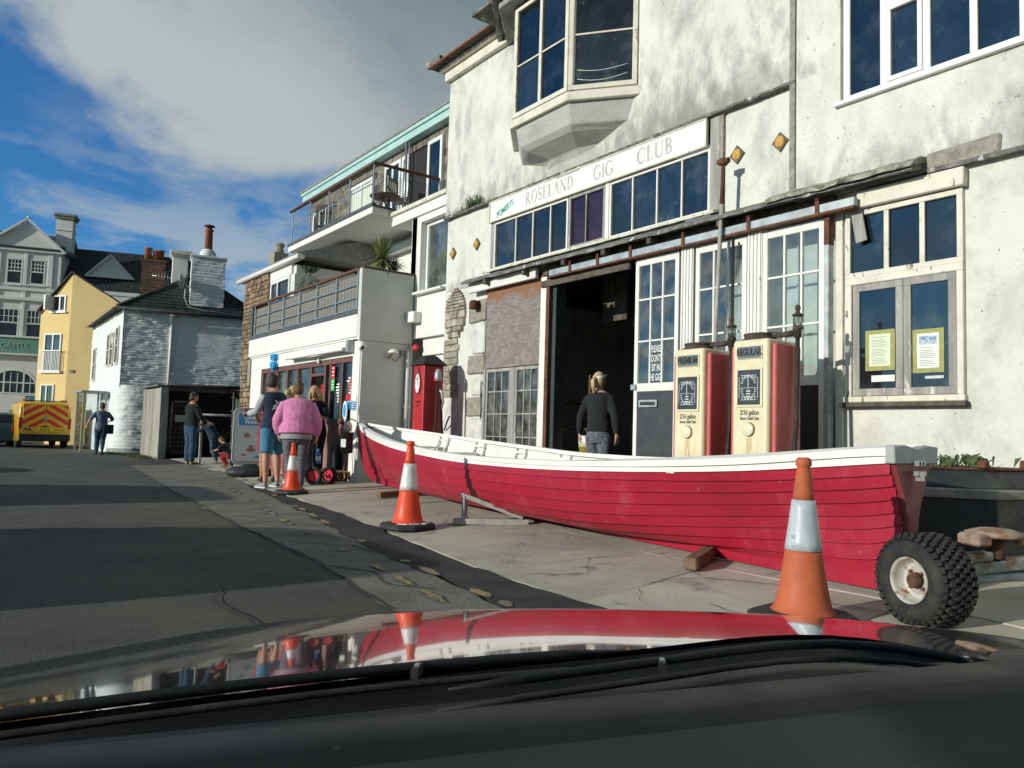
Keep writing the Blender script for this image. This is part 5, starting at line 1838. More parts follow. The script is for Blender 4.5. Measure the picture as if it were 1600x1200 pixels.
def roll_cage(x, y, label, w=.62, d=.7, h=1.65):
    t = thing('roll_cage', label, 'trolley', (x, y, gz(x, y)), group=cgroup)
    z0 = gz(x, y)
    f = MB()
    f.tube([(x, y, z0+.15), (x, y, z0+h-.08), (x+.08, y, z0+h), (x+w-.08, y, z0+h), (x+w, y, z0+h-.08), (x+w, y, z0+.15)], .017, 6)
    f.tube([(x, y+d, z0+.15), (x, y+d, z0+h), (x+w, y+d, z0+h), (x+w, y+d, z0+.15)], .017, 6)
    f.build('frame', M['steel'], t)
    g = MB()
    for k in range(11):
        g.box(x, x+w, y-.003, y+.003, z0+.2+k*.13, z0+.206+k*.13)
        g.box(x-.003, x+.003, y, y+d, z0+.2+k*.13, z0+.206+k*.13)
    for k in range(1, 6):
        g.box(x+w*k/6-.003, x+w*k/6+.003, y+.0035, y+.008, z0+.2, z0+h-.02)
        g.box(x+.0035, x+.008, y+d*k/6-.003, y+d*k/6+.003, z0+.2, z0+h-.1)
    g.build('wire_grid', M['cage'], t)
    MB().box(x, x+w, y, y+d, z0+.13, z0+.17).build('base', M['dark_wood'], t)
    for sx in (.06, w-.06):
        for sy in (.06, d-.06):
            MB().lathe([(.02, -.018), (.06, -.018), (.06, .018), (.02, .018)], 12, Matrix.Translation((x+sx, y+sy, z0+.065)) @ Matrix.Rotation(R(90), 4, 'Y')).build('castor', M['letter_black'], t)
    return t


roll_cage(5.38, 23.7, 'front wire roll cage just inside the timber shelter', .66)
roll_cage(5.42, 24.6, 'rear wire roll cage behind the first one in the shelter', .62)
MB_ = MB().box(5.52, 5.9, 23.9, 24.3, 1.1, 1.3)
tag(MB_.build('carton', M['tub_white'], bevel=.01), 'white carton resting in the wire roll cage', 'box')
rk = thing('flower_rack', 'metal display rack of potted plants and papers at the right end of the shelter', 'rack', (7.2, 23.0, .07))
for x in (6.9, 7.4, 7.9):
    MB().box(x-.012, x+.012, 22.98, 23.02, .07, 2.0).build('upright', M['steel'], rk)
for z in (.5, 1.0, 1.45, 1.85):
    MB().box(6.9, 7.9, 22.9, 23.25, z, z+.025).build('shelf', M['dark_wood'], rk)
for k in range(5):
    MB().box(6.95+.19*k, 7.10+.19*k, 22.95, 22.97, 1.48, 1.82).build('card_holder', M['steel'], rk)
    MB().box(6.97+.19*k, 7.08+.19*k, 22.943, 22.948, 1.52, 1.80).build('leaflet', M['paper'] if k % 2 else M['tub_white'], rk)
rg = random.Random(31)
pf = MB()
for k in range(130):
    c = V((rg.uniform(6.6, 7.85), rg.uniform(22.9, 23.2), rg.choice((.55, 1.05, 1.1))+rg.uniform(.05, .3)))
    d = V((rg.uniform(-1, 1), rg.uniform(-1, 1), rg.uniform(0, 1))).normalized()*.07
    e = d.cross(V((0, 0, 1))).normalized()*.025
    pf.add([c-e, c+e, c+d], [(0, 1, 2)])
pf.build('pot_plants', M['plant'], rk)['kind'] = 'stuff'
hr = thing('hand_rail', 'galvanised hand rail by the shelter with the child leaning on it', 'railing', (5.44, 20.75, .05))
MB().box(5.42, 5.48, 20.72, 20.78, .04, 1.27).build('post', M['galv'], hr, .004)
MB().box(6.9, 6.96, 20.72, 20.78, .04, 1.27).build('post', M['galv'], hr, .004)
MB().tube([(5.42, 20.75, 1.29), (6.98, 20.75, 1.29)], .028, 8).build('rail', M['galv'], hr)
for k in range(40):
    pass
vg = MB()
rg = random.Random(77)
for k in range(1500):
    t = rg.random()
    if k < 800:
        x, y = 4.35+.7*t+rg.uniform(-.12, .12), 28.2-2.6*t+rg.gauss(0, .12)
    else:
        x, y = 4.82+rg.gauss(0, .07), rg.uniform(23.4, 26.2)
    h = rg.uniform(.03, .10)
    d = V((rg.uniform(-.04, .04), rg.uniform(-.04, .04), h))
    e = V((rg.uniform(-1, 1), rg.uniform(-1, 1), 0)).normalized()*.012
    b = V((x, y, max(gz(x, y), 0)))
    vg.add([b-e, b+e, b+d], [(0, 1, 2)])
tag(vg.build('verge_grass', M['moss']), 'thin grass along the foot of the white house and shelter', 'grass', kind='stuff')

# ------------------------------------------------------------------ yellow house
M['yellow_wall'] = mat('pale_yellow_render', (.80, .60, .28), .85, c2=(.75, .56, .25), scale=1.2, spots=((.55, .42, .2), 2, .66, .85, .4), bump=(40, .2, .006), spec=.25)
ye = thing('yellow_house', 'tall narrow pale yellow house with Juliet balcony behind the breakdown van', 'house', (4.34, 38.5, 0))
YA = V((4.336, 38.5, 0)); YL = V((-.6, .8, 0)); YLn = V((-.8, -.6, 0)); YR = V((.866, -.5, 0)); YRn = V((-.5, -.866, 0))


def yl(s, z, o=0):
    return tuple(YA+YL*(s*1.36)+YLn*o+V((0, 0, z)))


def yr(s, z, o=0):
    return tuple(YA+YR*s+YRn*o+V((0, 0, z)))


yw = MB()
back = V((2.4, 6.0, 0))
apx = V(yl(0, 7.55))
tl_, tr_ = V(yl(1.22, 5.9)), V(yr(2.5, 6.0))
b0, b1, b2 = V(yl(0, 0)), V(yl(1.22, 0)), V(yr(2.5, 0))
yw.add([b0, b1, tl_, apx, b2, tr_, b1+back, tl_+back, b2+back, tr_+back, apx+back],
       [(0, 1, 2, 3), (0, 3, 5, 4), (1, 6, 7, 2), (4, 5, 9, 8), (6, 8, 9, 10, 7)])
yw.build('wall', M['yellow_wall'], ye)
rfy = MB()
up = V((0, 0, .09))
ov_ = V(yl(-.0, 0, .08))-YA
tl2, tr2 = tl_+V((-.12, 0, -.1)), tr_+V((.3, 0, -.15))
rfy.add([apx+ov_, tl2+ov_, tl2+back, apx+back, apx+ov_+up, tl2+ov_+up, tl2+back+up, apx+back+up], [(0, 1, 2, 3), (4, 7, 6, 5), (0, 4, 5, 1), (1, 5, 6, 2)])
rfy.add([apx+ov_, tr2+ov_, tr2+back, apx+back, apx+ov_+up, tr2+ov_+up, tr2+back+up, apx+back+up], [(0, 3, 2, 1), (4, 5, 6, 7), (0, 1, 5, 4), (1, 2, 6, 5)])
rfy.build('roof', M['slate'], ye)


def ybox(mb, s0, s1, z0, z1, o0, o1, P=None):
    P = P or yl
    pts = [P(s, z, o) for z in (z0, z1) for s in (s0, s1) for o in (o0, o1)]
    return mb.add(pts, [(0, 1, 3, 2), (4, 6, 7, 5), (0, 4, 5, 1), (2, 3, 7, 6), (0, 2, 6, 4), (1, 5, 7, 3)])


def ywin(s0, s1, z0, z1, name, split=None):
    f = MB()
    w = .05
    ybox(f, s0, s1, z0, z0+w, -.01, .05); ybox(f, s0, s1, z1-w, z1, -.01, .05)
    ybox(f, s0, s0+w, z0+w, z1-w, -.01, .05); ybox(f, s1-w, s1, z0+w, z1-w, -.01, .05)
    if split:
        ybox(f, split-w/2, split+w/2, z0+w, z1-w, -.008, .048)
    fo = f.build(name, M['upvc'], ye, .004)
    ybox(MB(), s0+w, s1-w, z0+w, z1-w, .008, .014).build('pane', M['pane_dark'], fo)
    return fo


wy = ywin(.20, .74, 5.86, 6.56, 'window', .44)
# the left sash stands open
ybox(MB(), .74, .79, 5.88, 6.54, .03, .42).build('open_sash', M['upvc'], wy)
ybox(MB(), .14, .80, 5.78, 5.85, -.01, .10).build('sill', M['upvc'], wy)
bd = ywin(.28, .98, 3.2, 4.86, 'balcony_door', .62)
jb2 = MB()
ybox(jb2, .2, 1.08, 3.12, 3.19, 0, .12)
for k in range(14):
    s = .23+k*.062
    ybox(jb2, s, s+.016, 3.24, 4.08, .12, .136)
ybox(jb2, .2, 1.08, 4.08, 4.12, .11, .15); ybox(jb2, .2, 1.08, 3.2, 3.235, .11, .15)
jb2.build('juliet_balcony', M['lamp_white'], bd)
ywin(.45, 1.0, 1.75, 2.62, 'window', .75)
ybox(MB(), .12, .28, 3.16, 3.28, 0, .05, yr).build('vent', M['grey_wood'], ye)
MB().tube([yl(1.27, 5.86, .05), tuple(V(yl(1.27, 5.86, .05))+back*.5)], .05, 6).build('gutter', M['lamp_white'], ye)

# ------------------------------------------------------------------ hotel across the end of the street
M['hotel_white'] = mat('hotel_white_stucco', (.76, .76, .74), .85, c2=(.70, .70, .68), scale=.8, spots=((.45, .44, .40), 1.8, .64, .85, .3), spec=.25)
M['fascia_green'] = mat('sea_green_fascia', (.13, .30, .25), .55, c2=(.15, .33, .28), scale=2)
M['letter_pale'] = mat('pale_sign_lettering', (.34, .46, .40), .6)
HY = 52.0
ho = thing('hotel_building', 'large white hotel with gables, chimney and green sign band at the end of the street', 'building', (4, 52, 0))


def hwin(x0, x1, z0, z1, cols, rows_top, name='sash_window', arch=False):
    f = MB()
    w = .07
    Y = HY-.02
    f.box(x0, x1, Y, Y+.1, z0, z0+w).box(x0, x1, Y, Y+.1, z1-w, z1).box(x0, x0+w, Y, Y+.1, z0+w, z1-w).box(x1-w, x1, Y, Y+.1, z0+w, z1-w)
    zm = (z0+z1)/2
    f.box(x0+w, x1-w, Y, Y+.1, zm-.035, zm+.035)
    fo = f.build(name, M['upvc'], ho, .005)
    g = MB()
    for k in range(1, cols):
        x = x0+w+(x1-x0-2*w)*k/cols
        g.box(x-.018, x+.018, Y+.02, Y+.08, zm+.035, z1-w)
    for k in range(1, rows_top):
        z = zm+(z1-w-zm)*k/rows_top
        g.box(x0+w, x1-w, Y+.025, Y+.075, z-.018, z+.018)
    g.build('glazing_bars', M['upvc'], fo)
    MB().box(x0+w, x1-w, Y+.045, Y+.05, z0+w, zm-.035).build('pane', M['pane_dark'], fo)
    MB().box(x0+w, x1-w, Y+.045, Y+.05, zm+.035, z1-w).build('pane', M['pane_dark'], fo)
    MB().box(x0-.08, x1+.08, HY-.12, HY-.001, z0-.1, z0-.02).build('sill', M['hotel_white'], fo, .01)


def hwall():
    ops = [(2.46, 3.28, 8.78, 10.28), (3.64, 4.42, 8.82, 10.30), (2.2, 3.28, 5.74, 7.38), (3.60, 4.52, 5.74, 7.38), (.9, 1.8, 8.78, 10.28), (.7, 1.7, 5.74, 7.38), (2.0, 4.42, 2.5, 3.95), (4.9, 5.8, 5.74, 7.38)]
    xs_ = sorted({-6, 5.2, 12} | {v for o in ops for v in o[:2]}); zs_ = sorted({0, 10.85} | {v for o in ops for v in o[2:]})
    mb = MB()
    for a, b in zip(xs_, xs_[1:]):
        for c, d in zip(zs_, zs_[1:]):
            if not any(o[0] < (a+b)/2 < o[1] and o[2] < (c+d)/2 < o[3] for o in ops) and not (a >= 5.2 and c >= 8.75):
                mb.quad((a, HY, c), (b, HY, c), (b, HY, d), (a, HY, d))
    for o in ops:
        a, b, c, d = o
        mb.quad((a, HY, c), (b, HY, c), (b, HY+.12, c), (a, HY+.12, c)).quad((a, HY, d), (b, HY, d), (b, HY+.12, d), (a, HY+.12, d))
        mb.quad((a, HY, c), (a, HY+.12, c), (a, HY+.12, d), (a, HY, d)).quad((b, HY, c), (b, HY+.12, c), (b, HY+.12, d), (b, HY, d))
    mb.box(-6, 5.2, HY+.2, HY+6, 0, 10.8).box(5.21, 12, HY+.25, HY+6, 0, 8.6)
    return mb.build('wall', M['hotel_white'], ho)


hwall()
hwin(2.47, 3.27, 8.79, 10.27, 4, 3); hwin(3.65, 4.41, 8.83, 10.29, 4, 3); hwin(.92, 1.79, 8.79, 10.27, 4, 3)
hwin(2.22, 3.27, 5.75, 7.37, 4, 2); hwin(3.61, 4.51, 5.75, 7.37, 4, 2); hwin(.72, 1.69, 5.75, 7.37, 4, 2); hwin(4.91, 5.79, 5.75, 7.37, 4, 2)
# gable over the bay, bands, fascia
gb = MB().prism([(1.3, 10.86), (5.25, 10.86), (3.40, 12.45)], 'y', HY-.06, HY+.5)
gb.build('gable', M['hotel_white'], ho)
MB().bar((1.15, HY-.12, 10.78), (3.4, HY-.12, 12.6), .3, .12).build('gable_trim', M['hotel_white'], ho)
MB().bar((5.42, HY-.12, 10.75), (3.4, HY-.12, 12.6), .3, .12).build('gable_trim', M['hotel_white'], ho)
MB().lathe([(.10, 12.5), (.13, 12.6), (.06, 12.75)], 10, Matrix.Translation((3.4, HY-.1, 0))).build('finial', M['hotel_white'], ho)
MB().box(-6, 5.3, HY-.14, HY-.001, 10.70, 10.86).box(-6, 5.1, HY-.10, HY-.001, 8.42, 8.60).box(-6, 5.1, HY-.16, HY-.001, 7.85, 8.05).build('string_course', M['hotel_white'], ho, .02)
MB().box(2.06, 2.2, HY-.06, HY-.001, 5.6, 10.6).box(3.35, 3.52, HY-.06, HY-.001, 5.6, 10.6).box(4.55, 4.8, HY-.06, HY-.001, 5.6, 10.6).build('pilaster', M['hotel_white'], ho, .01)
MB().box(-6, 5.0, HY-.22, HY-.001, 4.80, 5.68).build('sign_fascia', M['fascia_green'], ho, .01)
MB().box(-6, 5.05, HY-.30, HY-.001, 5.682, 5.78).box(-6, 5.05, HY-.28, HY-.001, 4.70, 4.798).build('fascia_moulding', M['hotel_white'], ho, .01)
text_mesh('sign_lettering', 'SHIP & CASTLE', .42, M['letter_pale'], ho, frame_M((2.55, HY-.23, 5.22), (1, 0, 0), (0, 0, 1)), .01, 1.0)
# arched window below
ar = MB()
pts = [(2.02, 2.52), (4.40, 2.52)]+[(3.21+1.19*cos(a), 2.95+.95*sin(a)) for a in [pi*k/14 for k in range(15)]]
fo = MB()
for k in range(14):
    a, b = pi*k/14, pi*(k+1)/14
    fo.bar((3.21+1.17*cos(a), HY+.02, 2.9+.98*sin(a)), (3.21+1.17*cos(b), HY+.02, 2.9+.98*sin(b)), .12, .09, (0, 1, 0))
for x in (2.05, 2.75, 3.72, 4.37):
    fo.box(x-.04, x+.04, HY-.03, HY+.07, 2.5, 3.72 if 2.3 < x < 4 else 3.0)
for z in (2.54, 3.14):
    fo.box(2.05, 4.37, HY-.025, HY+.065, z-.035, z+.035)
for x in (2.4, 3.07, 3.40, 4.05):
    fo.box(x-.018, x+.018, HY-.01, HY+.05, 2.5, 3.7)
af = fo.build('arched_window', M['upvc'], ho)
MB().prism([(3.21+1.15*cos(a), 2.9+.96*sin(a)) for a in [pi*k/14 for k in range(15)]]+[(2.06, 2.52), (4.36, 2.52)], 'y', HY+.03, HY+.036).build('pane', M['pane_dark'], af)
# spandrel walls beside the arch
for sgn in (-1, 1):
    q = [(3.21+sgn*1.22*cos(pi/2*k/8), 2.9+1.04*sin(pi/2*k/8)) for k in range(9)]+[(3.21, 3.96), (3.21+sgn*1.22, 3.96)]
    MB().prism(q, 'y', HY-.004, HY+.1).build('spandrel', M['hotel_white'], ho)
MB().box(3.85, 4.55, HY-.06, HY-.002, 1.5, 2.42).build('blue_board', M['notice_blue'], ho, .01)
text_mesh('board_lettering', 'HOTEL', .17, M['letter_pale'], ho, frame_M((4.2, HY-.065, 2.25), (1, 0, 0), (0, 0, 1)), .004, 1.0)
# roofs
rh = MB().prism([(HY-.2, 10.87), (HY-.2, 10.93), (HY+3, 12.4), (HY+6.2, 10.87)], 'x', -6, 5.2).build('roof', M['slate'], ho)
MB().prism([(HY+.1, 8.66), (HY+.1, 8.78), (HY+3, 11.75), (HY+6.2, 8.66)], 'x', 5.21, 14).build('roof', M['slate'], ho)
slates((5.21, HY+.05, 8.78), (14, HY+.05, 8.78), (14, HY+3, 11.77), (5.21, HY+3, 11.77), 14, rh, 40, 4)
slates((-6, HY-.25, 10.93), (1.25, HY-.25, 10.93), (3.4, HY+3, 12.42), (-6, HY+3, 12.42), 12, rh, 30, 5)
MB().prism([(5.1, 8.56), (14, 8.56), (14, 8.74), (5.1, 8.74)], 'y', HY-.05, HY+.095).build('eaves', M['hotel_white'], ho)
hc = MB().box(4.66, 5.52, HY+.7, HY+1.5, 10.9, 13.0).build('chimney', M['hotel_white'], ho, .01)
MB().box(4.56, 5.62, HY+.6, HY+1.6, 13.002, 13.14).box(4.5, 5.68, HY+.54, HY+1.66, 13.142, 13.30).build('chimney_cap', M['lichen'], hc, .02)
MB().box(4.62, 5.56, HY+.66, HY+1.54, 12.3, 12.38).build('chimney_band', M['hotel_white'], hc, .01)
# the lead apron at its foot, and a dormer gable
MB().box(4.55, 5.62, HY+.55, HY+1.6, 10.8, 11.0).build('chimney_flashing', M['lead'], ho, .02)
dg = MB().prism([(6.5, 9.84), (8.75, 9.84), (7.6, 11.05)], 'y', HY+.9, HY+2.4).build('dormer', M['hotel_white'], ho)
MB().bar((6.35, HY+.85, 9.78), (7.6, HY+.85, 11.12), .2, .10).bar((8.9, HY+.85, 9.78), (7.6, HY+.85, 11.12), .2, .10).box(6.3, 8.95, HY+.75, HY+1.3, 9.72, 9.835).build('dormer_trim', M['hotel_white'], dg)

# the hotel front stands slightly turned towards the road
ho.rotation_euler = (0, 0, R(-18))
ho.location = (4.0, 51.7, 0)
# ------------------------------------------------------------------ the rowing gig
M['hull_red'] = mat('crimson_hull_paint', (.36, .011, .032), .40, c2=(.29, .010, .028), scale=1.6, lo=.4, hi=.7,
                    spots=((.42, .07, .09), 2.2, .58, .8, .5), spots2=((.50, .16, .18), 11, .69, .80), spec=.45, bump=(3.0, .12, .01), rv=.1)
M['boat_white'] = mat('white_boat_paint', (.78, .775, .74), .45, c2=(.72, .71, .67), scale=2.5, spots=((.55, .53, .48), 9, .67, .75), spec=.4)
BO = V((4.671, 2.471, 0)); BT = V((.1338, .9910, 0)); BN = V((-.9910, .1338, 0))
BL = 9.79


def interp(x, xs_, ys_):
    if x <= xs_[0]:
        return ys_[0]
    for a, b, c, d in zip(xs_, xs_[1:], ys_, ys_[1:]):
        if x <= b:
            t = (x-a)/(b-a)
            return c+(d-c)*t
    return ys_[-1]


def smooth_tab(xs_, ys_):
    # Catmull-Rom through the table
    def f(x):
        if x <= xs_[0]: return ys_[0]
        if x >= xs_[-1]: return ys_[-1]
        for i in range(len(xs_)-1):
            if x <= xs_[i+1]:
                break
        p0 = ys_[max(i-1, 0)]; p1 = ys_[i]; p2 = ys_[i+1]; p3 = ys_[min(i+2, len(ys_)-1)]
        x0 = xs_[max(i-1, 0)]; x1 = xs_[i]; x2 = xs_[i+1]; x3 = xs_[min(i+2, len(xs_)-1)]
        m1 = (p2-p0)/(x2-x0) if x2 != x0 else 0
        m2 = (p3-p1)/(x3-x1) if x3 != x1 else 0
        h = x2-x1; t = (x-x1)/h
        return (2*t**3-3*t**2+1)*p1+(t**3-2*t**2+t)*h*m1+(-2*t**3+3*t**2)*p2+(t**3-t**2)*h*m2
    return f


STB = .165
b_half = smooth_tab([-.2, .35, 1.5, 3.2, 4.9, 6.5, 8.2, 9.2, 9.9, 10.38], [STB, .27, .49, .69, .755, .70, .46, .25, .09, .012])
h_sheer = smooth_tab([-.35, 0, .77, 1.7, 2.6, 3.5, 4.5, 5.4, 6.3, 7.2, 8.15, 9.07, 9.8, 10.4], [1.0, .975, .90, .84, .80, .785, .79, .825, .865, .915, .975, 1.04, 1.10, 1.165])
k_low = smooth_tab([-.2, .0, .2, 1.2, 3, 7, 9.2, 9.6, 9.85, 10.05, 10.2, 10.32, 10.4], [.28, .22, .20, .18, .175, .18, .20, .26, .36, .52, .72, .95, 1.14])
SEC_MID = [(0, 0), (.30, .035), (.54, .10), (.72, .20), (.84, .33), (.92, .48), (.97, .64), (.99, .80), (1, .90), (1, 1)]
SEC_BOW = [(0, 0), (.10, .11), (.22, .22), (.36, .33), (.50, .44), (.64, .56), (.77, .68), (.88, .80), (.95, .90), (1, 1)]
SEC_STN = [(0, 0), (.05, .13), (.10, .26), (.16, .38), (.26, .49), (.42, .60), (.62, .71), (.80, .81), (.92, .90), (1, 1)]


def section(s):
    wb = min(1, max(0, (s-6.2)/3.2)); ws = min(1, max(0, (2.9-s)/3.0))
    wb = wb*wb*(3-2*wb); ws = ws*ws*(3-2*ws)
    wm = 1-wb-ws
    return [(a[0]*wm+b[0]*wb+c[0]*ws, a[1]*wm+b[1]*wb+c[1]*ws) for a, b, c in zip(SEC_MID, SEC_BOW, SEC_STN)]


def hull_pt(s, i, side, off=0.0, up=0.0):
    sec = section(s)
    y, z = sec[i]
    b, h, k = b_half(s), h_sheer(s), k_low(s)
    i0, i1 = max(0, i-1), min(len(sec)-1, i+1)
    dy, dz = (sec[i1][0]-sec[i0][0])*b, (sec[i1][1]-sec[i0][1])*(h-k)
    n = V((dz, -dy)); n = n.normalized() if n.length > 1e-6 else V((1, 0))
    yy = y*b+n.x*off+.022
    zz = k+z*(h-k)+n.y*off+up
    p = BO+BT*s+BN*side*yy
    return (p.x, p.y, zz-side*yy*.030)


boat = thing('rowing_gig', 'long crimson clinker rowing boat with white top strake lying on the forecourt', 'boat', tuple(BO))
stations = [-.2+10.57*k/100 for k in range(101)]
for side in (1, -1):
    for i in range(9):
        top = i == 8
        mb = MB()
        rings = []
        for s in stations:
            t_ = .011
            lap = .018 if i > 0 else 0.0
            a = hull_pt(s, i, side, lap, -.008 if i else 0)
            b = hull_pt(s, i+1, side, 0.0)
            c = hull_pt(s, i+1, side, -t_)
            d = hull_pt(s, i, side, lap-t_)
            rings.append([a, b, c, d])
        n0 = len(mb.f)
        mb.loft(rings, 0, True, False)
        for f in range(n0, len(mb.f)):
            j = f-n0
            if j < (len(rings)-1)*4:
                mb.mi[f] = (1 if (j % 4) in (1, 2) else (1 if top else 0))
                mb.sm[f] = False
            else:
                mb.mi[f] = 1 if top else 0
        mb.build('plank', [M['hull_red'], M['boat_white']], boat)
    # rubbing strake and inwale along the sheer
    g = MB()
    g.loft([[hull_pt(s, 9, side, .022, -.035), hull_pt(s, 9, side, .024, .012), hull_pt(s, 9, side, -.045, .014), hull_pt(s, 9, side, -.045, -.03), hull_pt(s, 9, side, 0, -.035)] for s in stations], 0, True, False)
    g.build('gunwale', M['boat_white'], boat)
# keel, stem and sternpost: one bar following the profile
kp = []
prof = [(-.205, .42), (-.20, .33), (-.17, .22), (-.10, .14), (.3, .12), (1.5, .115), (4, .115), (8, .125), (9.1, .135), (9.45, .17), (9.72, .25), (9.95, .40), (10.14, .60), (10.28, .84), (10.38, 1.08), (10.41, 1.20)]
ks = smooth_tab(list(range(len(prof))), [p[0] for p in prof]); kz = smooth_tab(list(range(len(prof))), [p[1] for p in prof])
rings = []
npf = 90
for q in range(npf+1):
    u = (len(prof)-1)*q/npf
    s, z = ks(u), kz(u)
    ds, dz = ks(min(u+.05, len(prof)-1))-ks(max(u-.05, 0)), kz(min(u+.05, len(prof)-1))-kz(max(u-.05, 0))
    ln = sqrt(ds*ds+dz*dz) or 1
    n = (-dz/ln, ds/ln)
    wdt = .026
    r_ = []
    for (sd, dep) in ((1, 0), (-1, 0), (-1, .10), (1, .10)):
        p = BO+BT*(s+n[0]*dep)+BN*(sd*wdt)
        r_.append((p.x, p.y, z+n[1]*dep))
    rings.append(r_)
MB().loft(rings, 0, True, False).build('keel', M['hull_red'], boat, .004)
# transom
tr = MB()
rings = []
for ds in (-.235, -.195):
    r_ = []
    for side, rng_ in ((1, range(0, 10)), (-1, range(9, -1, -1))):
        for i in rng_:
            p = V(hull_pt(-.2, i, side, -.004))
            sec_z = (p.z-.3)/.7
            p = p+BT*(ds+.2)
            r_.append(tuple(p))
    rings.append(r_)
tr.loft(rings, 0, True, False)
M['transom_shaded'] = mat('shaded_crimson_transom', (.22, .03, .035), .5, c2=(.18, .03, .03), scale=5)  # hull crimson darkened, the shade on the stern painted in
M['head_white_shaded'] = mat('shaded_white_boat_paint', (.40, .41, .41), .6, c2=(.33, .34, .34), scale=6)  # white paint turned grey to carry the shade on the transom head
tro = tr.build('transom', M['transom_shaded'], boat)
# white cap over the head of the transom
rings = []
for ds in (-.255, -.19):
    r_ = []
    for y, z in ((-.205, .90), (.205, .90), (.21, 1.002), (.105, 1.01), (0, .99), (-.105, 1.01), (-.21, 1.002)):
        p = BO+BT*ds+BN*y
        r_.append((p.x, p.y, z))
    rings.append(r_)
MB().loft(rings, 0, True, False).build('transom_head', M['head_white_shaded'], tro, .006)
ir = MB()
p = BO+BT*-.275
ir.obox((p.x, p.y, .845), BN, (0, 0, 1), (.045, .013, .01)).obox((p.x, p.y, .83), BN, (0, 0, 1), (.016, .028, .018))
for k in (-.03, 0, .03):
    q = p+BN*k
    ir.obox((q.x, q.y, .905), BN, (0, 0, 1), (.006, .016, .012))
ir.build('rudder_iron', M['steel'], tro)
# thwarts with paired knees against the sides
for s in (1.45, 2.5, 3.6, 4.7, 5.75, 6.8, 7.75):
    z = h_sheer(s)-.17
    b = b_half(s)*.985-.01
    p = BO+BT*s
    MB().obox((p.x, p.y, z), BN, BT, (b-.055, .10, .014)).build('thwart', M['boat_white'], boat, .004)
    for side in (1, -1):
        for ds in (-.115, .115):
            kn = MB()
            pts = [hull_pt(s+ds, 9, side, -.035, -.035), hull_pt(s+ds, 8, side, -.03), hull_pt(s+ds, 7, side, -.035), hull_pt(s+ds, 6, side, -.06)]
            kn.tube(pts, [.014, .018, .020, .016], 6)
            kn.build('knee', M['boat_white'], boat)
        q = V(hull_pt(s, 9, side, -.04, -.085))
        MB().obox(tuple(q), BT, BN, (.115, .012, .014)).build('knee_rail', M['boat_white'], boat)
fl = MB()
fl.loft([[tuple(BO+BT*s+BN*y+V((0, 0, k_low(s)+.10))) for y in (-b_half(s)*.4, b_half(s)*.4)] for s in stations[26:76]], 0, False, False, False)
fl.build('bottom_boards', M['boat_white'], boat)

# chocks, trestle and dolly under it
def log(p, q, r, label, cat='timber'):
    mb = MB()
    p, q = V(p), V(q)
    mb.bar(p, q, r*2, r*1.7)
    tag(mb.build('timber_block', M['chock'], bevel=.012, uneven=.012), label, cat, 'timber blocks under the boat')


M['chock'] = mat('brown_timber_block', (.14, .085, .05), .9, c2=(.20, .13, .08), scale=12, zs=.3, bump=(30, .7, .008))
log((4.30, 3.62, gz(4.3, 3.6)+.055), (5.0, 3.95, gz(5, 3.9)+.055), .05, 'brown round-edged timber under the stern half of the keel')
log((4.95, 9.70, gz(4.95, 9.6)+.055), (6.1, 9.72, gz(6.1, 9.7)+.055), .05, 'long timber block under the bow end of the keel')
bs2 = thing('boat_trestle', 'grey wooden triangular trestle propping up the side of the boat', 'trestle', (4.5, 6.7, .06))
M['trestle'] = mat('grey_painted_timber', (.42, .41, .38), .85, c2=(.30, .29, .27), scale=9, spots=((.15, .13, .1), 14, .64, .7), bump=(40, .4, .005))
zg = gz(4.5, 6.7)
MB().bar((4.33, 6.78, zg+.035), (4.95, 6.30, zg+.045), .07, .06).build('foot', M['trestle'], bs2, .004)
MB().bar((4.42, 6.71, zg+.06), (4.42, 6.71, zg+.30), .05, .05, (0, 1, 0)).build('upright', M['trestle'], bs2, .004)
MB().bar((4.38, 6.74, zg+.315), (4.90, 6.34, zg+.09), .05, .045).build('brace', M['trestle'], bs2, .004)

M['rubber'] = mat('black_rubber', (.018, .018, .019), .75, c2=(.035, .034, .032), scale=12, spots=((.10, .09, .075), 20, .62, .7), bump=(40, .4, .004), spec=.35)
M['rim_white'] = mat('chipped_cream_rim', (.46, .45, .41), .5, c2=(.34, .31, .27), scale=9, spots=((.20, .085, .04), 10, .54, .64), spec=.4)
tro_ = thing('boat_dolly', 'boat dolly with chunky knobbly tyre and rusty saddle under the stern', 'trailer', (4.2, 2.0, .08))
WC = V((4.205, 1.975, .305)); ax = V((-.951, .309, 0)).normalized()
Mw = Matrix.Translation(WC) @ frame_M((0, 0, 0), (.309, .951, 0), (0, 0, 1))
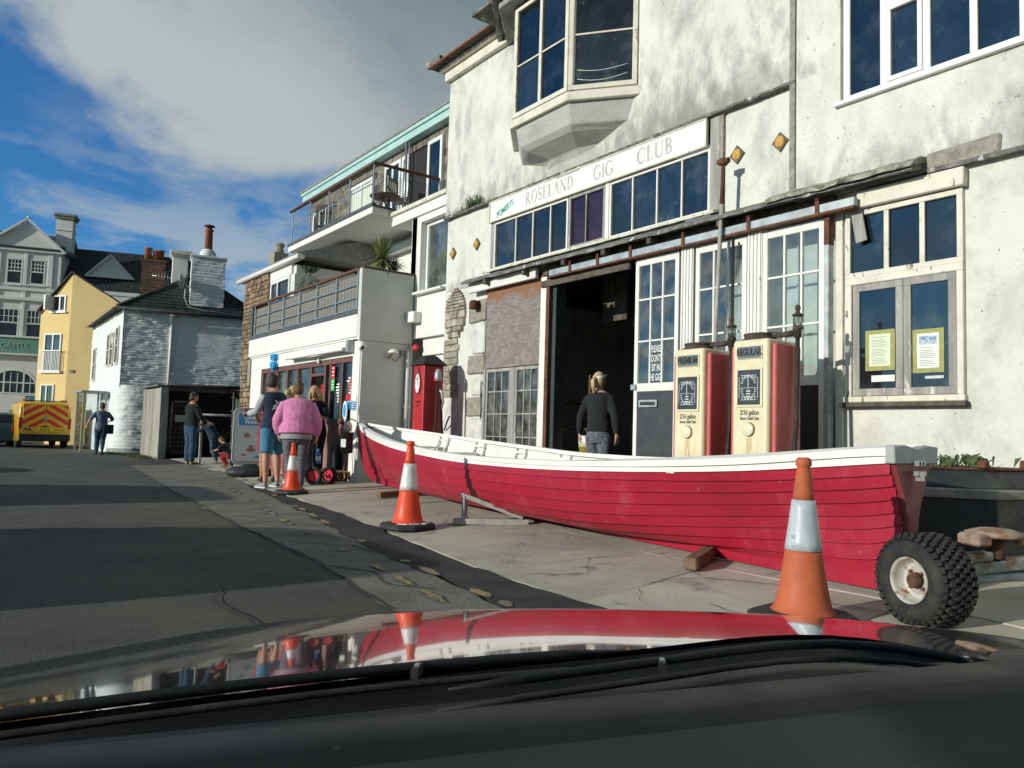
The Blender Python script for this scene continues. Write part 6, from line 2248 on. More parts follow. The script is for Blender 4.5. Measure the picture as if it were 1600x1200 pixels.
# local: x, y in the wheel plane, z along the axle (outwards to the street)
if (Mw.to_3x3() @ V((0, 0, 1))).dot(ax) < 0:
    Mw = Mw @ Matrix.Rotation(pi, 4, 'Y')
Mw = Mw @ Matrix.Diagonal((.90, .90, .90, 1))
Rw, Ww = .268, .27
ty = MB().lathe([(.125, -Ww/2+.03), (.15, -Ww/2+.005), (.20, -Ww/2-.005), (.235, -Ww/2+.025), (.253, -Ww/2+.07), (.258, 0), (.253, Ww/2-.07), (.235, Ww/2-.025), (.20, Ww/2+.005), (.15, Ww/2-.005), (.125, Ww/2-.03)], 44, Mw, hollow=True)
for k in range(34):
    for j in range(7):
        a = 2*pi*(k+.5*(j % 2))/34
        z = -Ww/2+.02+(Ww-.04)*j/6
        rr = .262 if 0 < j < 6 else .243
        c = Mw @ V((rr*cos(a), rr*sin(a), z))
        d = (Mw.to_3x3() @ V((cos(a), sin(a), (.9 if j == 6 else (-.9 if j == 0 else 0))))).normalized()
        tn = Mw.to_3x3() @ V((-sin(a), cos(a), 0))
        ty.obox(tuple(c), d, tn, (.010, .0125, .012))
wheel = ty.build('tyre', M['rubber'], tro_)
MB().lathe([(.128, Ww/2-.03), (.135, Ww/2-.012), (.126, Ww/2-.008), (.118, Ww/2-.03), (.112, Ww/2-.09), (.085, Ww/2-.10), (.08, Ww/2-.085), (.04, Ww/2-.085), (.01, Ww/2-.085), (.01, Ww/2-.12), (.11, Ww/2-.12)], 36, Mw, hollow=True).build('rim', M['rim_white'], tro_)
hb = MB().lathe([(.045, Ww/2-.085), (.045, Ww/2-.05), (.035, Ww/2-.035), (.005, Ww/2-.03)], 18, Mw)
hb.build('hub', M['rust_iron'], tro_)
for k in range(4):
    a = pi/4+k*pi/2
    MB().lathe([(.011, Ww/2-.085), (.011, Ww/2-.068), (.003, Ww/2-.067)], 6, Mw @ Matrix.Translation((.062*cos(a), .062*sin(a), 0))).build('wheel_nut', M['rust_iron'], tro_)
Mw2 = Matrix.Translation(-ax*1.25) @ Mw
MB().lathe([(.125, -Ww/2+.03), (.20, -Ww/2-.005), (.253, -Ww/2+.05), (.258, 0), (.253, Ww/2-.05), (.20, Ww/2+.005), (.125, Ww/2-.03)], 40, Mw2, hollow=True).build('tyre', M['rubber'], tro_)
MB().tube([tuple(WC-ax*.05), tuple(WC-ax*1.25)], .03, 8).build('axle', M['galv'], tro_)
M['old_galv'] = mat('rust_streaked_galvanised_steel', (.33, .35, .34), .6, .3, c2=(.22, .22, .21), scale=6, spots=((.20, .09, .045), 7, .56, .66), bump=(40, .3, .004))
q0 = WC-ax*.22+V((0, 0, .05)); q1 = WC-ax*1.1+V((0, 0, .09))
MB().bar(q0, q1, .09, .06).build('cross_beam', M['old_galv'], tro_, .006)
MB().bar(WC-ax*.18+V((0, 0, .105)), WC-ax*.45+V((0, 0, .115)), .07, .05).build('bracket', M['old_galv'], tro_, .005)
qc = WC-ax*.50
MB().lathe([(.05, .10), (.045, .17), (.04, .21)], 14, Matrix.Translation(qc)).build('saddle_post', M['rust_iron'], tro_)
M['saddle_rust'] = mat('pale_rusty_saddle', (.30, .24, .19), .85, c2=(.22, .10, .05), scale=9, lo=.42, hi=.6, bump=(30, .5, .006))
sdl = MB().obox(tuple(qc+V((0, 0, .225))), -ax, (.309, .951, 0), (.19, .07, .014))
sdl.obox(tuple(qc+V((0, 0, .205))-ax*.15), -ax, (.309, .951, 0), (.05, .07, .03)).obox(tuple(qc+V((0, 0, .205))+ax*.15), -ax, (.309, .951, 0), (.05, .07, .03))
sdl.build('saddle', M['saddle_rust'], tro_, .01)
Ms = Matrix.Translation(qc+V((0, 0, .24)))
MB().lathe([(.02, -.03), (.14, -.02), (.15, .0), (.08, .022), (.01, .026)], 24, Ms @ Matrix.Diagonal((1.0, 1.0, 1, 1))).build('saddle_pad', M['saddle_rust'], tro_)

# black iron tank on a stone plinth against the wall
M['tank_black'] = mat('bituminous_black_paint', (.016, .019, .024), .55, c2=(.03, .036, .038), scale=3, spots=((.06, .075, .05), 2.5, .6, .75, .4), bump=(20, .4, .01), spec=.4)
M['coping'] = mat('grey_coping_stone', (.27, .255, .225), .9, c2=(.18, .17, .15), scale=7, bump=(30, .6, .01))
tk = thing('iron_tank', 'black iron tank on a dark plinth with grey coping and weeds beside the stern', 'tank', (6.2, 2.6, .1))
plan = [(5.43, 2.88), (5.90, 2.27), (6.62, 2.06), (6.97, 2.25), (6.97, 3.4), (5.8, 3.4)]
def inset(pl, k):
    cx = sum(p[0] for p in pl)/len(pl); cy = sum(p[1] for p in pl)/len(pl)
    return [(cx+(x-cx)*k, cy+(y-cy)*k) for x, y in pl]
def ringz(pl, z): return [(x, y, z) for x, y in pl]
MB().loft([ringz(inset(plan, .97), 0), ringz(inset(plan, .97), .645)], 0, True, False).build('plinth', M['tank_black'], tk, .006)
MB().loft([ringz(plan, .647), ringz(plan, .715)], 0, True, False).build('coping_stone', M['coping'], tk, .012, uneven=.01)
cur = MB().loft([ringz(inset(plan, .80), .717), ringz(inset(plan, .66), .845)], 0, True, False)
cur.build('iron_curb', M['tank_black'], tk, .006)
MB().loft([ringz(inset(plan, .68), .846), ringz(inset(plan, .68), .862)], 0, True, False).build('curb_rim', M['rust_iron'], tk, .004)
for x, y in inset(plan, .67):
    MB().prism([(x-.05, .863), (x+.05, .863), (x+.025, .92), (x-.025, .92)], 'y', y-.03, y+.03).build('lug', M['rust_iron'], tk, .006)
for k, (x, y) in enumerate(inset(plan, .92)[:1]):
    MB().tube([(x, y-.03, .72), (x, y-.015, .765), (x, y+.015, .765), (x, y+.03, .72)], .013, 6).build('ring_lug', M['rust_iron'], tk)
wd = MB()
rg = random.Random(12)
for k in range(120):
    c = V((rg.gauss(6.15, .17), rg.gauss(2.62, .10), .862))
    if k < 45:
        t = c+V((rg.uniform(-.10, .10), rg.uniform(-.10, .10), rg.uniform(.04, .11)))
        s = V((rg.uniform(-1, 1), rg.uniform(-1, 1), 0)).normalized()*rg.uniform(.015, .03)
        m_ = (c+t)/2+V((0, 0, .03))
        wd.add([c, m_-s, t, m_+s], [(0, 1, 2, 3)])
    else:
        t = c+V((rg.uniform(-.12, .12), rg.uniform(-.1, .1), rg.uniform(.03, .09)))
        s = V((rg.uniform(-1, 1), rg.uniform(-1, 1), 0)).normalized()*.004
        wd.add([c-s, c+s, t], [(0, 1, 2)])
tag(wd.build('weed_clump', M['plant']), 'green weeds sprouting from the top of the black iron tank', 'plant')

# ------------------------------------------------------------------ traffic cones
M['cone_orange'] = mat('bright_orange_cone', (.78, .075, .022), .5, c2=(.66, .07, .025), scale=5, spots=((.30, .10, .06), 9, .66, .76), spec=.4)
M['cone_faded'] = mat('faded_orange_cone', (.50, .125, .05), .65, c2=(.42, .10, .045), scale=5, spots=((.26, .10, .06), 7, .6, .75), spec=.3)
M['cone_sleeve'] = mat('reflective_white_sleeve', (.72, .72, .71), .4, c2=(.58, .585, .58), scale=6, spots=((.40, .39, .38), 18, .62, .7), spec=.5)
M['cone_sleeve_grey'] = mat('scuffed_grey_sleeve', (.52, .56, .60), .4, c2=(.40, .44, .48), scale=12, zs=.3, lo=.4, hi=.6, spots=((.25, .27, .28), 20, .62, .7), spec=.5)
M['cone_base'] = mat('black_cone_base', (.02, .02, .021), .8, c2=(.04, .04, .038), scale=9, bump=(50, .4, .005))


def cone(x, y, h, label, faded=False, rot=.3, marks=False, lean=(0, 0)):
    z0 = gz(x, y)+.012
    t = thing('traffic_cone', label, 'traffic cone', (x, y, z0), rz=rot, group='traffic cones round the boat')
    b = .245*h/.85
    base = MB()
    pl = [(b*c_, b*d_) for c_, d_ in ((1, .55), (.55, 1), (-.55, 1), (-1, .55), (-1, -.55), (-.55, -1), (.55, -1), (1, -.55))]
    base.loft([[(px_, py_, 0) for px_, py_ in pl], [(px_, py_, .035) for px_, py_ in pl], [(px_*.9, py_*.9, .05) for px_, py_ in pl], [(px_*.66, py_*.66, .06) for px_, py_ in pl]], 0, True, False)
    base.build('base', M['cone_base'], t, .006, world=False)
    def r_at(f):
        return (.028+.098*(1-f)+.020*(1-f)**4)*h/.85
    om = M['cone_faded'] if faded else M['cone_orange']
    lx = lambda f: Matrix.Translation((lean[0]*f, lean[1]*f, 0))
    prof = [(r_at(0)+.035, .052), (r_at(0)+.012, .062), (r_at(.04), .095)]
    for k in range(1, 8):
        f = .04+(.40-.04)*k/7
        prof.append((r_at(f), .06+(h-.06)*f))
    MB().lathe(prof+[(r_at(.40)-.012, .06+(h-.06)*.40)], 36).build('body', om, t, world=False)
    slv = [(r_at(.395)+.004, .06+(h-.06)*.395)]+[(r_at(.395+.325*k/6)+.004, .06+(h-.06)*(.395+.325*k/6)) for k in range(1, 7)]
    MB().lathe(slv+[(r_at(.72)-.01, .06+(h-.06)*.722)], 36).build('reflective_sleeve', M['cone_sleeve_grey'] if faded else M['cone_sleeve'], t, world=False)
    tip = [(r_at(.72)-.001, .06+(h-.06)*.715)]+[(r_at(.72+.19*k/4), .06+(h-.06)*(.72+.19*k/4)) for k in range(1, 5)]
    zt = .06+(h-.06)*.91
    tip += [(r_at(.91)-.004, zt+.008), (r_at(.91)-.004, zt+.022), (r_at(.91)+.004, zt+.032), (r_at(.91)+.003, h-.012), (r_at(1)-.002, h), (.012, h), (.011, h-.05)]
    MB().lathe(tip, 30).build('tip', om, t, world=False)
    if marks:
        for a, w in ((-2.0, .05), (-1.2, .06), (-2.6, .05)):
            MB().obox((b*.78*cos(a), b*.78*sin(a), .0585), (-sin(a), cos(a), 0), (cos(a), sin(a), 0), (w, .02, .003)).build('base_marking', M['letter_white'], t, world=False)
    return t


cone(3.83, 6.84, .87, 'bright orange cone with white band on black base near the middle of the boat', rot=.25, marks=True)
cone(4.30, 11.25, .76, 'smaller orange cone standing behind the shopper in the pink jacket', rot=.5)
cone(3.70, 2.36, .86, 'faded orange cone with scuffed grey band in front of the stern, nearest the car', True, rot=.1)

# ------------------------------------------------------------------ petrol pumps
M['pump_cream'] = mat('cream_enamel', (.72, .66, .47), .35, c2=(.66, .585, .38), scale=3, spots=((.42, .17, .045), 4.5, .60, .74, .25), spots2=((.25, .10, .03), 26, .67, .72), spec=.5)
M['pump_pink'] = mat('faded_red_enamel', (.58, .135, .115), .5, c2=(.50, .10, .09), scale=2.2, spots=((.30, .05, .04), 10, .66, .75), spots2=((.60, .20, .17), 5, .62, .8), spec=.4)
M['pump_red'] = mat('fresh_red_enamel', (.45, .02, .022), .4, c2=(.38, .018, .02), scale=3, spec=.45)
M['pump_slate'] = mat('slate_blue_name_panel', (.12, .155, .165), .45)
M['pump_dial'] = mat('dark_dial_face', (.035, .042, .047), .4, spec=.5)
M['dial_print'] = mat('dial_white_print', (.62, .66, .68), .6)
M['dial_white'] = mat('white_dial_face', (.7, .78, .76), .4)
M['sight_glass'] = glass('sight_glass', clear=.8, dirt=.1)


def pump(y0, y1, X, name, label, ztop=1.96):
    z0 = gz(X+.2, (y0+y1)/2)
    t = thing('petrol_pump', label, 'petrol pump', (X+.22, (y0+y1)/2, z0), group='cream and red petrol pumps')
    yc = (y0+y1)/2
    XB = X+.44
    MB().box(X, XB+.02, y0, y1, z0+.05, ztop).build('cream_casing', M['pump_cream'], t, .035, seg=4)
    for s in (1, -1):
        a = y1 if s > 0 else y0
        MB().box(X+.045, XB, a+s*.002, a+s*.05, z0+.03, ztop-.045).build('side_panel', M['pump_pink'], t, .032, seg=4)
    MB().box(X-.02, XB+.03, y0-.06, y1+.06, z0-.05, z0+.03).build('plinth', M['coping'], t, .01)
    # name panel
    pw = .125
    MB().box(X-.012, X+.002, yc-pw-.012, yc+pw+.012, ztop-.185, ztop-.062).build('name_rim', M['pump_cream'], t, .008, seg=2)
    MB().box(X-.015, X-.0125, yc-pw, yc+pw, ztop-.177, ztop-.07).build('name_panel', M['pump_slate'], t)
    text_mesh('name_lettering', name, .088 if len(name) == 7 else .084, M['letter_black'], t, facade_M(X-.0165, yc, ztop-.1235), .001, .70, bold=.0045)
    # clock face
    cz0, cz1 = ztop-.605, ztop-.285
    MB().box(X-.014, X+.002, yc-.142, yc+.142, cz0-.022, cz1+.022).build('dial_bezel', M['pump_cream'], t, .014, seg=3)
    MB().box(X-.018, X-.0145, yc-.122, yc+.122, cz0, cz1).build('dial', M['pump_dial'], t, .01)
    d = MB()
    cm = (cz0+cz1)/2
    def fl_(ya, za, yb, zb, w=.004):
        p, q = V((X-.0195, ya, za)), V((X-.0195, yb, zb))
        d.bar(p, q, .0015, w, (0, 1, .01) if abs((q-p).normalized().z) > .9 else (0, 0, 1))
    fl_(yc-.085, cz0+.045, yc+.085, cz0+.045); fl_(yc-.085, cz1-.05, yc+.085, cz1-.05)
    fl_(yc-.10, cz0+.06, yc-.10, cz1-.065); fl_(yc+.10, cz0+.06, yc+.10, cz1-.065)
    fl_(yc-.085, cm-.005, yc+.085, cm-.005, .003)
    for k in range(26):
        a = 2*pi*k/26
        up_ = sin(a) > 0
        cc = cm+.02 if up_ else cm-.02
        r0, r1 = (.062, .085)
        fl_(yc+r0*cos(a), cc+r0*1.15*sin(a), yc+r1*cos(a), cc+r1*1.15*sin(a), .006)
    for k in range(5):
        text_mesh('dial_numeral', str((k*10+10) % 60), .028, M['dial_print'], t, facade_M(X-.0195, yc+.07-.035*k, cz1-.072+.009*(2-abs(k-2))), .0005)
        text_mesh('dial_numeral', str(k+4), .03, M['dial_print'], t, facade_M(X-.0195, yc+.07-.035*k, cz0+.066-.008*(2-abs(k-2))), .0005)
    fl_(yc, cm-.02, yc+.004, cm+.10, .006)
    for k in range(3):
        fl_(yc-.022, cm-.035-.025*k, yc+.022, cm-.035-.025*k, .010)
    d.build('dial_marking', M['dial_print'], t)
    text_mesh('price_lettering', '2/3d gallon', .066, M['letter_black'], t, facade_M(X-.0015, yc, cz0-.072), .001, .70, bold=.001)
    text_mesh('notice_lettering', 'Sorry Sold Out', .042, M['letter_black'], t, facade_M(X-.0015, yc, cz0-.125), .001, .78, bold=.0012)
    Mk = Matrix.Translation((X, yc+.005, cz0-.225)) @ Matrix.Rotation(R(-90), 4, 'Y')
    MB().lathe([(.06, -.002), (.064, .02), (.055, .028), (.01, .029)], 20, Mk).build('round_cap', M['pump_cream'], t)
    MB().lathe([(.067, -.001), (.067, .004), (.06, .005)], 20, Mk).build('cap_rim', M['rust_iron'], t)
    # rust run under the cap
    for k in range(3):
        y = yc-.02+.02*k
        ln = .08+.12*hash01(k, y0)
        MB().box(X-.0018, X+.002, y-.004, y+.005, cz0-.295-ln, cz0-.30).build('rust_run', M['rust_stain'], t)
    # corroded fittings on top
    f = MB().lathe([(.09, 0), (.15, .008), (.16, .024), (.135, .034), (.135, .056), (.142, .06), (.14, .074), (.10, .078), (.09, .062), (.02, .058)], 22, Matrix.Translation((X+.20, yc+.05, ztop-.004)))
    f.build('top_fitting', M['rust_dark'], t, uneven=.012)
    hx, hy = X+.30, y0-.10
    MB().tube([(X+.22, yc-.04, ztop+.055), (X+.26, y0+.02, ztop+.05), (hx, hy, ztop+.07)], [.032, .026, .03], 10).build('delivery_arm', M['rust_dark'], t, uneven=.008)
    MB().lathe([(.034, -.05), (.034, .02), (.045, .025), (.045, .045), (.02, .05)], 14, Matrix.Translation((hx, hy, ztop+.07))).build('elbow', M['rust_dark'], t)
    MB().lathe([(.042, .12), (.043, .21), (.03, .22)], 14, Matrix.Translation((hx, hy, ztop))).build('sight_glass', M['sight_glass'], t)
    MB().lathe([(.05, .218), (.05, .232), (.022, .245), (.018, .27), (.026, .285), (.022, .31), (.006, .325)], 14, Matrix.Translation((hx, hy, ztop))).build('sight_cap', M['rust_dark'], t)
    MB().tube([(hx, hy, ztop+.05), (hx-.005, hy, ztop-.3), (hx-.03, hy-.01, ztop-.8), (hx-.09, hy-.01, ztop-1.2), (hx-.18, hy, ztop-1.55), (hx-.25, hy+.01, z0+.02)], .021, 10).build('hose', M['rubber'], t)
    return t


M['rust_stain'] = mat('rust_stain', (.42, .22, .07), .8, c2=(.60, .44, .22), scale=16)
M['rust_dark'] = mat('corroded_dark_iron', (.045, .038, .034), .85, c2=(.085, .058, .045), scale=16, bump=(40, .8, .01))
pump(4.87, 5.24, 5.93, 'PREMIUM', 'left of the pair of cream and red pumps, marked PREMIUM', 1.91)
pump(4.14, 4.53, 5.93, 'REGULAR', 'right of the pair of cream and red pumps, marked REGULAR', 1.945)

gp_ = thing('old_petrol_pump', 'slim red petrol pump with black pyramid cap and white dial by the stone pier', 'petrol pump', (6.38, 10.9, .1))
z0 = gz(6.38, 10.9)
MB().box(6.20, 6.57, 10.73, 11.08, z0, 2.10).build('body', M['pump_red'], gp_, .02, seg=2)
MB().loft([[(6.16, 10.69, 2.102), (6.61, 10.69, 2.102), (6.61, 11.12, 2.102), (6.16, 11.12, 2.102)], [(6.16, 10.69, 2.125), (6.61, 10.69, 2.125), (6.61, 11.12, 2.125), (6.16, 11.12, 2.125)],
           [(6.29, 10.82, 2.27), (6.48, 10.82, 2.27), (6.48, 10.99, 2.27), (6.29, 10.99, 2.27)]], 0, True, False).build('cap', M['letter_black'], gp_, .006)
dl = [(10.905+.075*cos(a)*(1 if abs(sin(a)) < .8 else .9), 1.80+.165*sin(a)) for a in [2*pi*(k+.5)/8 for k in range(8)]]
MB().prism([(10.905+(y-10.905)*1.14, 1.80+(z-1.80)*1.1) for y, z in dl], 'x', 6.186, 6.199).build('dial_rim', M['letter_black'], gp_)
MB().prism(dl, 'x', 6.178, 6.185).build('dial', M['dial_white'], gp_)
dd = MB()
dd.box(6.174, 6.177, 10.90, 10.91, 1.76, 1.92).box(6.174, 6.177, 10.87, 10.94, 1.86, 1.867)
for k in range(8):
    a = 2*pi*k/8
    dd.box(6.174, 6.177, 10.905+.05*cos(a)-.004, 10.905+.05*cos(a)+.004, 1.80+.11*sin(a)-.008, 1.80+.11*sin(a)+.008)
dd.build('dial_marking', M['letter_black'], gp_)
text_mesh('lettering', '1/4 gallon', .05, M['letter_black'], gp_, facade_M(6.197, 10.905, 1.50), .001, .75)
text_mesh('lettering', 'Sold Out', .034, M['letter_black'], gp_, facade_M(6.197, 10.905, 1.44), .001, .9)
MB().prism([(10.905-.03, 1.99), (10.905+.03, 1.99), (10.905+.012, 2.06), (10.905, 2.075), (10.905-.012, 2.06)], 'x', 6.19, 6.199).build('emblem', M['letter_black'], gp_)
for z in (1.3, .95):
    for y in (10.77, 11.04):
        MB().lathe([(.008, -.001), (.007, .006), (.002, .007)], 8, Matrix.Translation((6.198, y, z)) @ Matrix.Rotation(R(-90), 4, 'Y')).build('bolt', M['steel'], gp_)
MB().lathe([(.05, 0), (.06, .03), (.06, .13), (.045, .16), (.03, .2)], 14, Matrix.Translation((6.42, 10.66, 1.84))).build('meter_drum', M['galv'], gp_)
MB().tube([(6.36, 10.66, 1.86), (6.50, 10.66, 1.86)], .03, 8).build('valve', M['poster_red'], gp_)
MB().tube([(6.42, 10.66, 1.86), (6.40, 10.64, 1.4), (6.36, 10.62, .8), (6.34, 10.62, z0+.02)], .02, 8).tube([(6.48, 10.64, 1.55), (6.50, 10.62, 1.1), (6.56, 10.58, .6), (6.58, 10.55, z0+.02)], .018, 8).build('hose', M['rubber'], gp_)
MB().tube([(6.44, 10.66, 1.72), (6.47, 10.61, 1.66), (6.50, 10.60, 1.50), (6.48, 10.63, 1.38)], [.02, .024, .02, .016], 8).build('nozzle', M['steel'], gp_)

vp_ = thing('vent_pipe', 'tall thin grey vent pipe with rusty T-shaped cap in front of the sliding doors', 'pipe', (6.75, 5.35, .15))
M['pipe_grey'] = mat('grey_painted_pipe', (.40, .385, .35), .7, c2=(.30, .28, .25), scale=8, zs=.5, spots=((.28, .13, .06), 5, .6, .72, .4), bump=(50, .3, .004))
MB().tube([(6.75, 5.47, .15), (6.75, 5.385, 2.1), (6.75, 5.32, 3.6)], .023, 10).build('pipe', M['pipe_grey'], vp_)
MB().tube([(6.75, 5.32, 3.6), (6.75, 5.302, 4.06)], .023, 10).build('rusty_top', M['rust_iron'], vp_)
MB().tube([(6.75, 5.23, 4.075), (6.75, 5.37, 4.08)], [.032, .032], 10).lathe([(.034, 4.03), (.06, 4.06), (.055, 4.1), (.02, 4.11)], 12, Matrix.Translation((6.75, 5.30, 0))).build('cap', M['rust_iron'], vp_)
vp2 = MB().tube([(6.80, 5.20, .15), (6.80, 5.20, 3.2)], .017, 8)
tag(vp2.build('conduit', M['letter_black']), 'thin black conduit beside the tall vent pipe', 'pipe')

gp_.location = (gp_.location.x+.07, gp_.location.y+.11, gp_.location.z)
# ------------------------------------------------------------------ the car the picture is taken from
M['car_black'] = mat('black_car_paint', (.006, .006, .007), .12, coat=1.0, spec=.6, rv=.0, c2=(.010, .010, .011), scale=3)
M['trim_black'] = mat('black_plastic_trim', (.010, .010, .011), .55, c2=(.016, .016, .017), scale=8, spots=((.05, .048, .045), 30, .68, .76), spec=.4, bump=(90, .2, .002))
M['dash_grey'] = mat('grey_grained_dashboard', (.033, .038, .037), .8, c2=(.041, .046, .045), scale=4, bump=(320, .4, .0012), spec=.3)
M['seat_cloth'] = mat('dark_seat_fabric', (.03, .03, .032), .9)
CU = V((sin(R(44)), cos(R(44)), 0)); CV = V((cos(R(44)), -sin(R(44)), 0))


def cp(u, v, z):
    return tuple(CU*u+CV*v+V((0, 0, z)))


car = thing('parked_car', 'black car in the foreground with shiny bonnet, wipers and grey dashboard', 'car', (0, 0, 0))
edge_u = smooth_tab([-1.45, -1.25, -.9, -.5, 0, .5, .72, .86], [.35, .74, 1.05, 1.26, 1.31, 1.24, 1.05, .60])
edge_z = smooth_tab([-1.45, -1.25, -.9, -.5, 0, .5, .72, .86], [.50, .555, .632, .682, .716, .731, .727, .70])
base_u = smooth_tab([-1.45, -.9, -.4, 0, .3, .86], [.12, .32, .53, .79, .90, .58])
base_z = smooth_tab([-1.45, -.9, -.4, 0, .3, .86], [.60, .739, .785, .786, .788, .739])
nv, nu = 60, 26
rings = []
for i in range(nv+1):
    v = -1.45+2.31*i/nv
    r_ = []
    for j in range(nu+1):
        t = j/nu
        ub, ue = base_u(v), max(edge_u(v), base_u(v)+.05)
        u = ub+(ue-ub)*t
        zb, ze = base_z(v), edge_z(v)
        z = zb+(ze-zb)*(.89*t+.11*t*t)
        r_.append(cp(u, v, z))
    ue, ze = max(edge_u(v), base_u(v)+.05), edge_z(v)
    for k, (du, dz) in enumerate(((.05, -.012), (.09, -.03), (.13, -.065), (.15, -.12), (.155, -.25), (.12, -.45))):
        r_.append(cp(ue+du, v*(1+.02*k), ze+dz))
    rings.append(r_)
MB().loft(rings, 0, False, True, False).build('bonnet', M['car_black'], car)
# scuttle, wiper cowl
rings = []
for i in range(nv+1):
    v = -1.45+2.31*i/nv
    ub, zb = base_u(v), base_z(v)
    rings.append([cp(ub-.006, v, zb-.004), cp(ub-.012, v, zb-.03), cp(ub-.05, v, zb-.032), cp(ub-.09, v, zb-.005), cp(ub-.13, v, zb-.002), cp(ub-.16, v, zb-.02)])
MB().loft(rings, 0, False, True, False).build('scuttle_panel', M['trim_black'], car)


def wiper(v0, v1, u_off, label=None):
    w = thing_part = MB()
    pts = []
    for k in range(12):
        v = v0+(v1-v0)*k/11
        pts.append(cp(base_u(v)-u_off+.02*sin(pi*k/11), v, base_z(v)+.016))
    w.tube(pts, [.0012]+[.0045]*10+[.0012], 6)
    o = w.build('wiper_arm', M['trim_black'], car)
    b = MB()
    pts2 = [V(p)+CU*-.035+V((0, 0, -.004)) for p in pts]
    b.tube([tuple(p) for p in pts2], [.001]+[.003]*10+[.001], 5)
    b.build('wiper_blade', M['rubber'], o)
    for k in (3, 8):
        p = V(pts[k])+CU*-.012
        MB().obox(tuple(p), CU, CV, (.010, .003, .004)).build('wiper_bracket', M['trim_black'], o)
        MB().obox(tuple(p+V((0, 0, .0045))), CU, CV, (.003, .002, .001)).build('wiper_rivet', M['steel'], o)


wiper(-.62, .02, .06)
wiper(-.12, .50, .12)
# dashboard top with a seal along the glass
rings = []
for i in range(41):
    v = -1.0+1.6*i/40
    ub = .525+.5*v
    zb = .805
    dn = V((.44, -.9, 0))
    rings.append([cp(ub+.25, v-.12, zb-.06), cp(ub+.06, v-.03, zb-.006), cp(ub+.05, v-.025, zb+.004), cp(ub+.012, v-.006, zb+.005), cp(ub, v, zb-.003), cp(ub-.10, v+.05, zb-.012), cp(ub-.3, v+.14, zb-.03), cp(ub-.38, v+.18, zb-.2)])
MB().loft([r_[:5] for r_ in rings], 0, False, True, False).build('screen_seal', M['trim_black'], car)
MB().loft([r_[4:] for r_ in rings], 0, False, True, False).build('dashboard', M['dash_grey'], car)
# cabin: roof, doors, rear seats and pillars that shade the dashboard
def cbox(u0, u1, v0, v1, z0, z1):
    return MB().loft([[cp(u0, v0, z0), cp(u1, v0, z0), cp(u1, v1, z0), cp(u0, v1, z0)], [cp(u0, v0, z1), cp(u1, v0, z1), cp(u1, v1, z1), cp(u0, v1, z1)]], 0, True, False)
cbox(-2.2, .02, -1.12, .52, 1.26, 1.32).build('roof', M['car_black'], car, .01)
cbox(-2.9, .2, -1.18, -1.12, .2, .80).build('side_panel', M['car_black'], car)
cbox(-2.9, .2, .55, .61, .2, .80).build('side_panel', M['car_black'], car)
cbox(-2.95, -2.2, -1.15, .58, .25, .82).build('boot', M['car_black'], car, .02)
for v in (-.75, .15):
    cbox(-.62, -.42, v-.24, v+.24, .3, 1.0).build('seat_back', M['seat_cloth'], car, .03)
    cbox(-.60, -.48, v-.13, v+.13, 1.02, 1.17).build('headrest', M['seat_cloth'], car, .03)
cbox(-1.7, -1.5, -1.1, .5, .3, 1.1).build('rear_seat', M['seat_cloth'], car)
for v in (-1.13, .53):
    MB().bar(cp(-.95, v, .8), cp(-.95, v, 1.28), .12, .04).build('pillar', M['car_black'], car)
    MB().bar(cp(-2.2, v, 1.28), cp(-2.75, v, .8), .12, .05).build('pillar', M['car_black'], car)
for u, v in ((.75, -1.0), (.75, .5), (-2.2, -1.0), (-2.2, .48)):
    Mx = Matrix.Translation(cp(u, v, .29)) @ frame_M((0, 0, 0), CU, (0, 0, 1))
    MB().lathe([(.15, -.09), (.27, -.1), (.29, -.05), (.29, .05), (.27, .1), (.15, .09)], 28, Mx).build('tyre', M['rubber'], car)

# ------------------------------------------------------------------ vans and cars in the street
M['van_yellow'] = mat('yellow_van_paint', (.72, .42, .015), .3, coat=.5, c2=(.66, .38, .015), scale=2)
M['chev_red'] = mat('reflective_red_chevron', (.62, .025, .015), .35)
M['glass_dark'] = mat('dark_vehicle_glass', (.01, .012, .014), .05, spec=.6, rv=0)
M['tail_red'] = mat('red_lamp_lens', (.42, .012, .01), .15, coat=.5)
M['amber'] = mat('amber_beacon', (.75, .30, .02), .2)
M['plate_yellow'] = mat('yellow_number_plate', (.75, .55, .03), .4)
M['alloy'] = mat('grey_alloy_wheel', (.35, .35, .36), .35, .7)


def wheel_at(parent, x, y, r, w, side):
    Mx = Matrix.Translation((x, y, r)) @ Matrix.Rotation(R(90), 4, 'Y')
    t = MB().lathe([(r*.6, -w/2), (r*.93, -w/2), (r, -w*.3), (r, w*.3), (r*.93, w/2), (r*.6, w/2)], 24, Mx).build('tyre', M['rubber'], parent, world=False)
    h = MB().lathe([(r*.62, side*w*.45), (r*.55, side*w*.42), (r*.5, side*w*.25), (.02, side*w*.3)], 20, Mx)
    for k in range(5):
        a = 2*pi*k/5
        h.obox(tuple(Mx @ V((r*.32*cos(a), r*.32*sin(a), side*w*.40))), Mx.to_3x3() @ V((cos(a), sin(a), 0)), Mx.to_3x3() @ V((-sin(a), cos(a), 0)), (r*.26, r*.07, w*.06))
    h.build('rim', M['alloy'], parent, world=False)


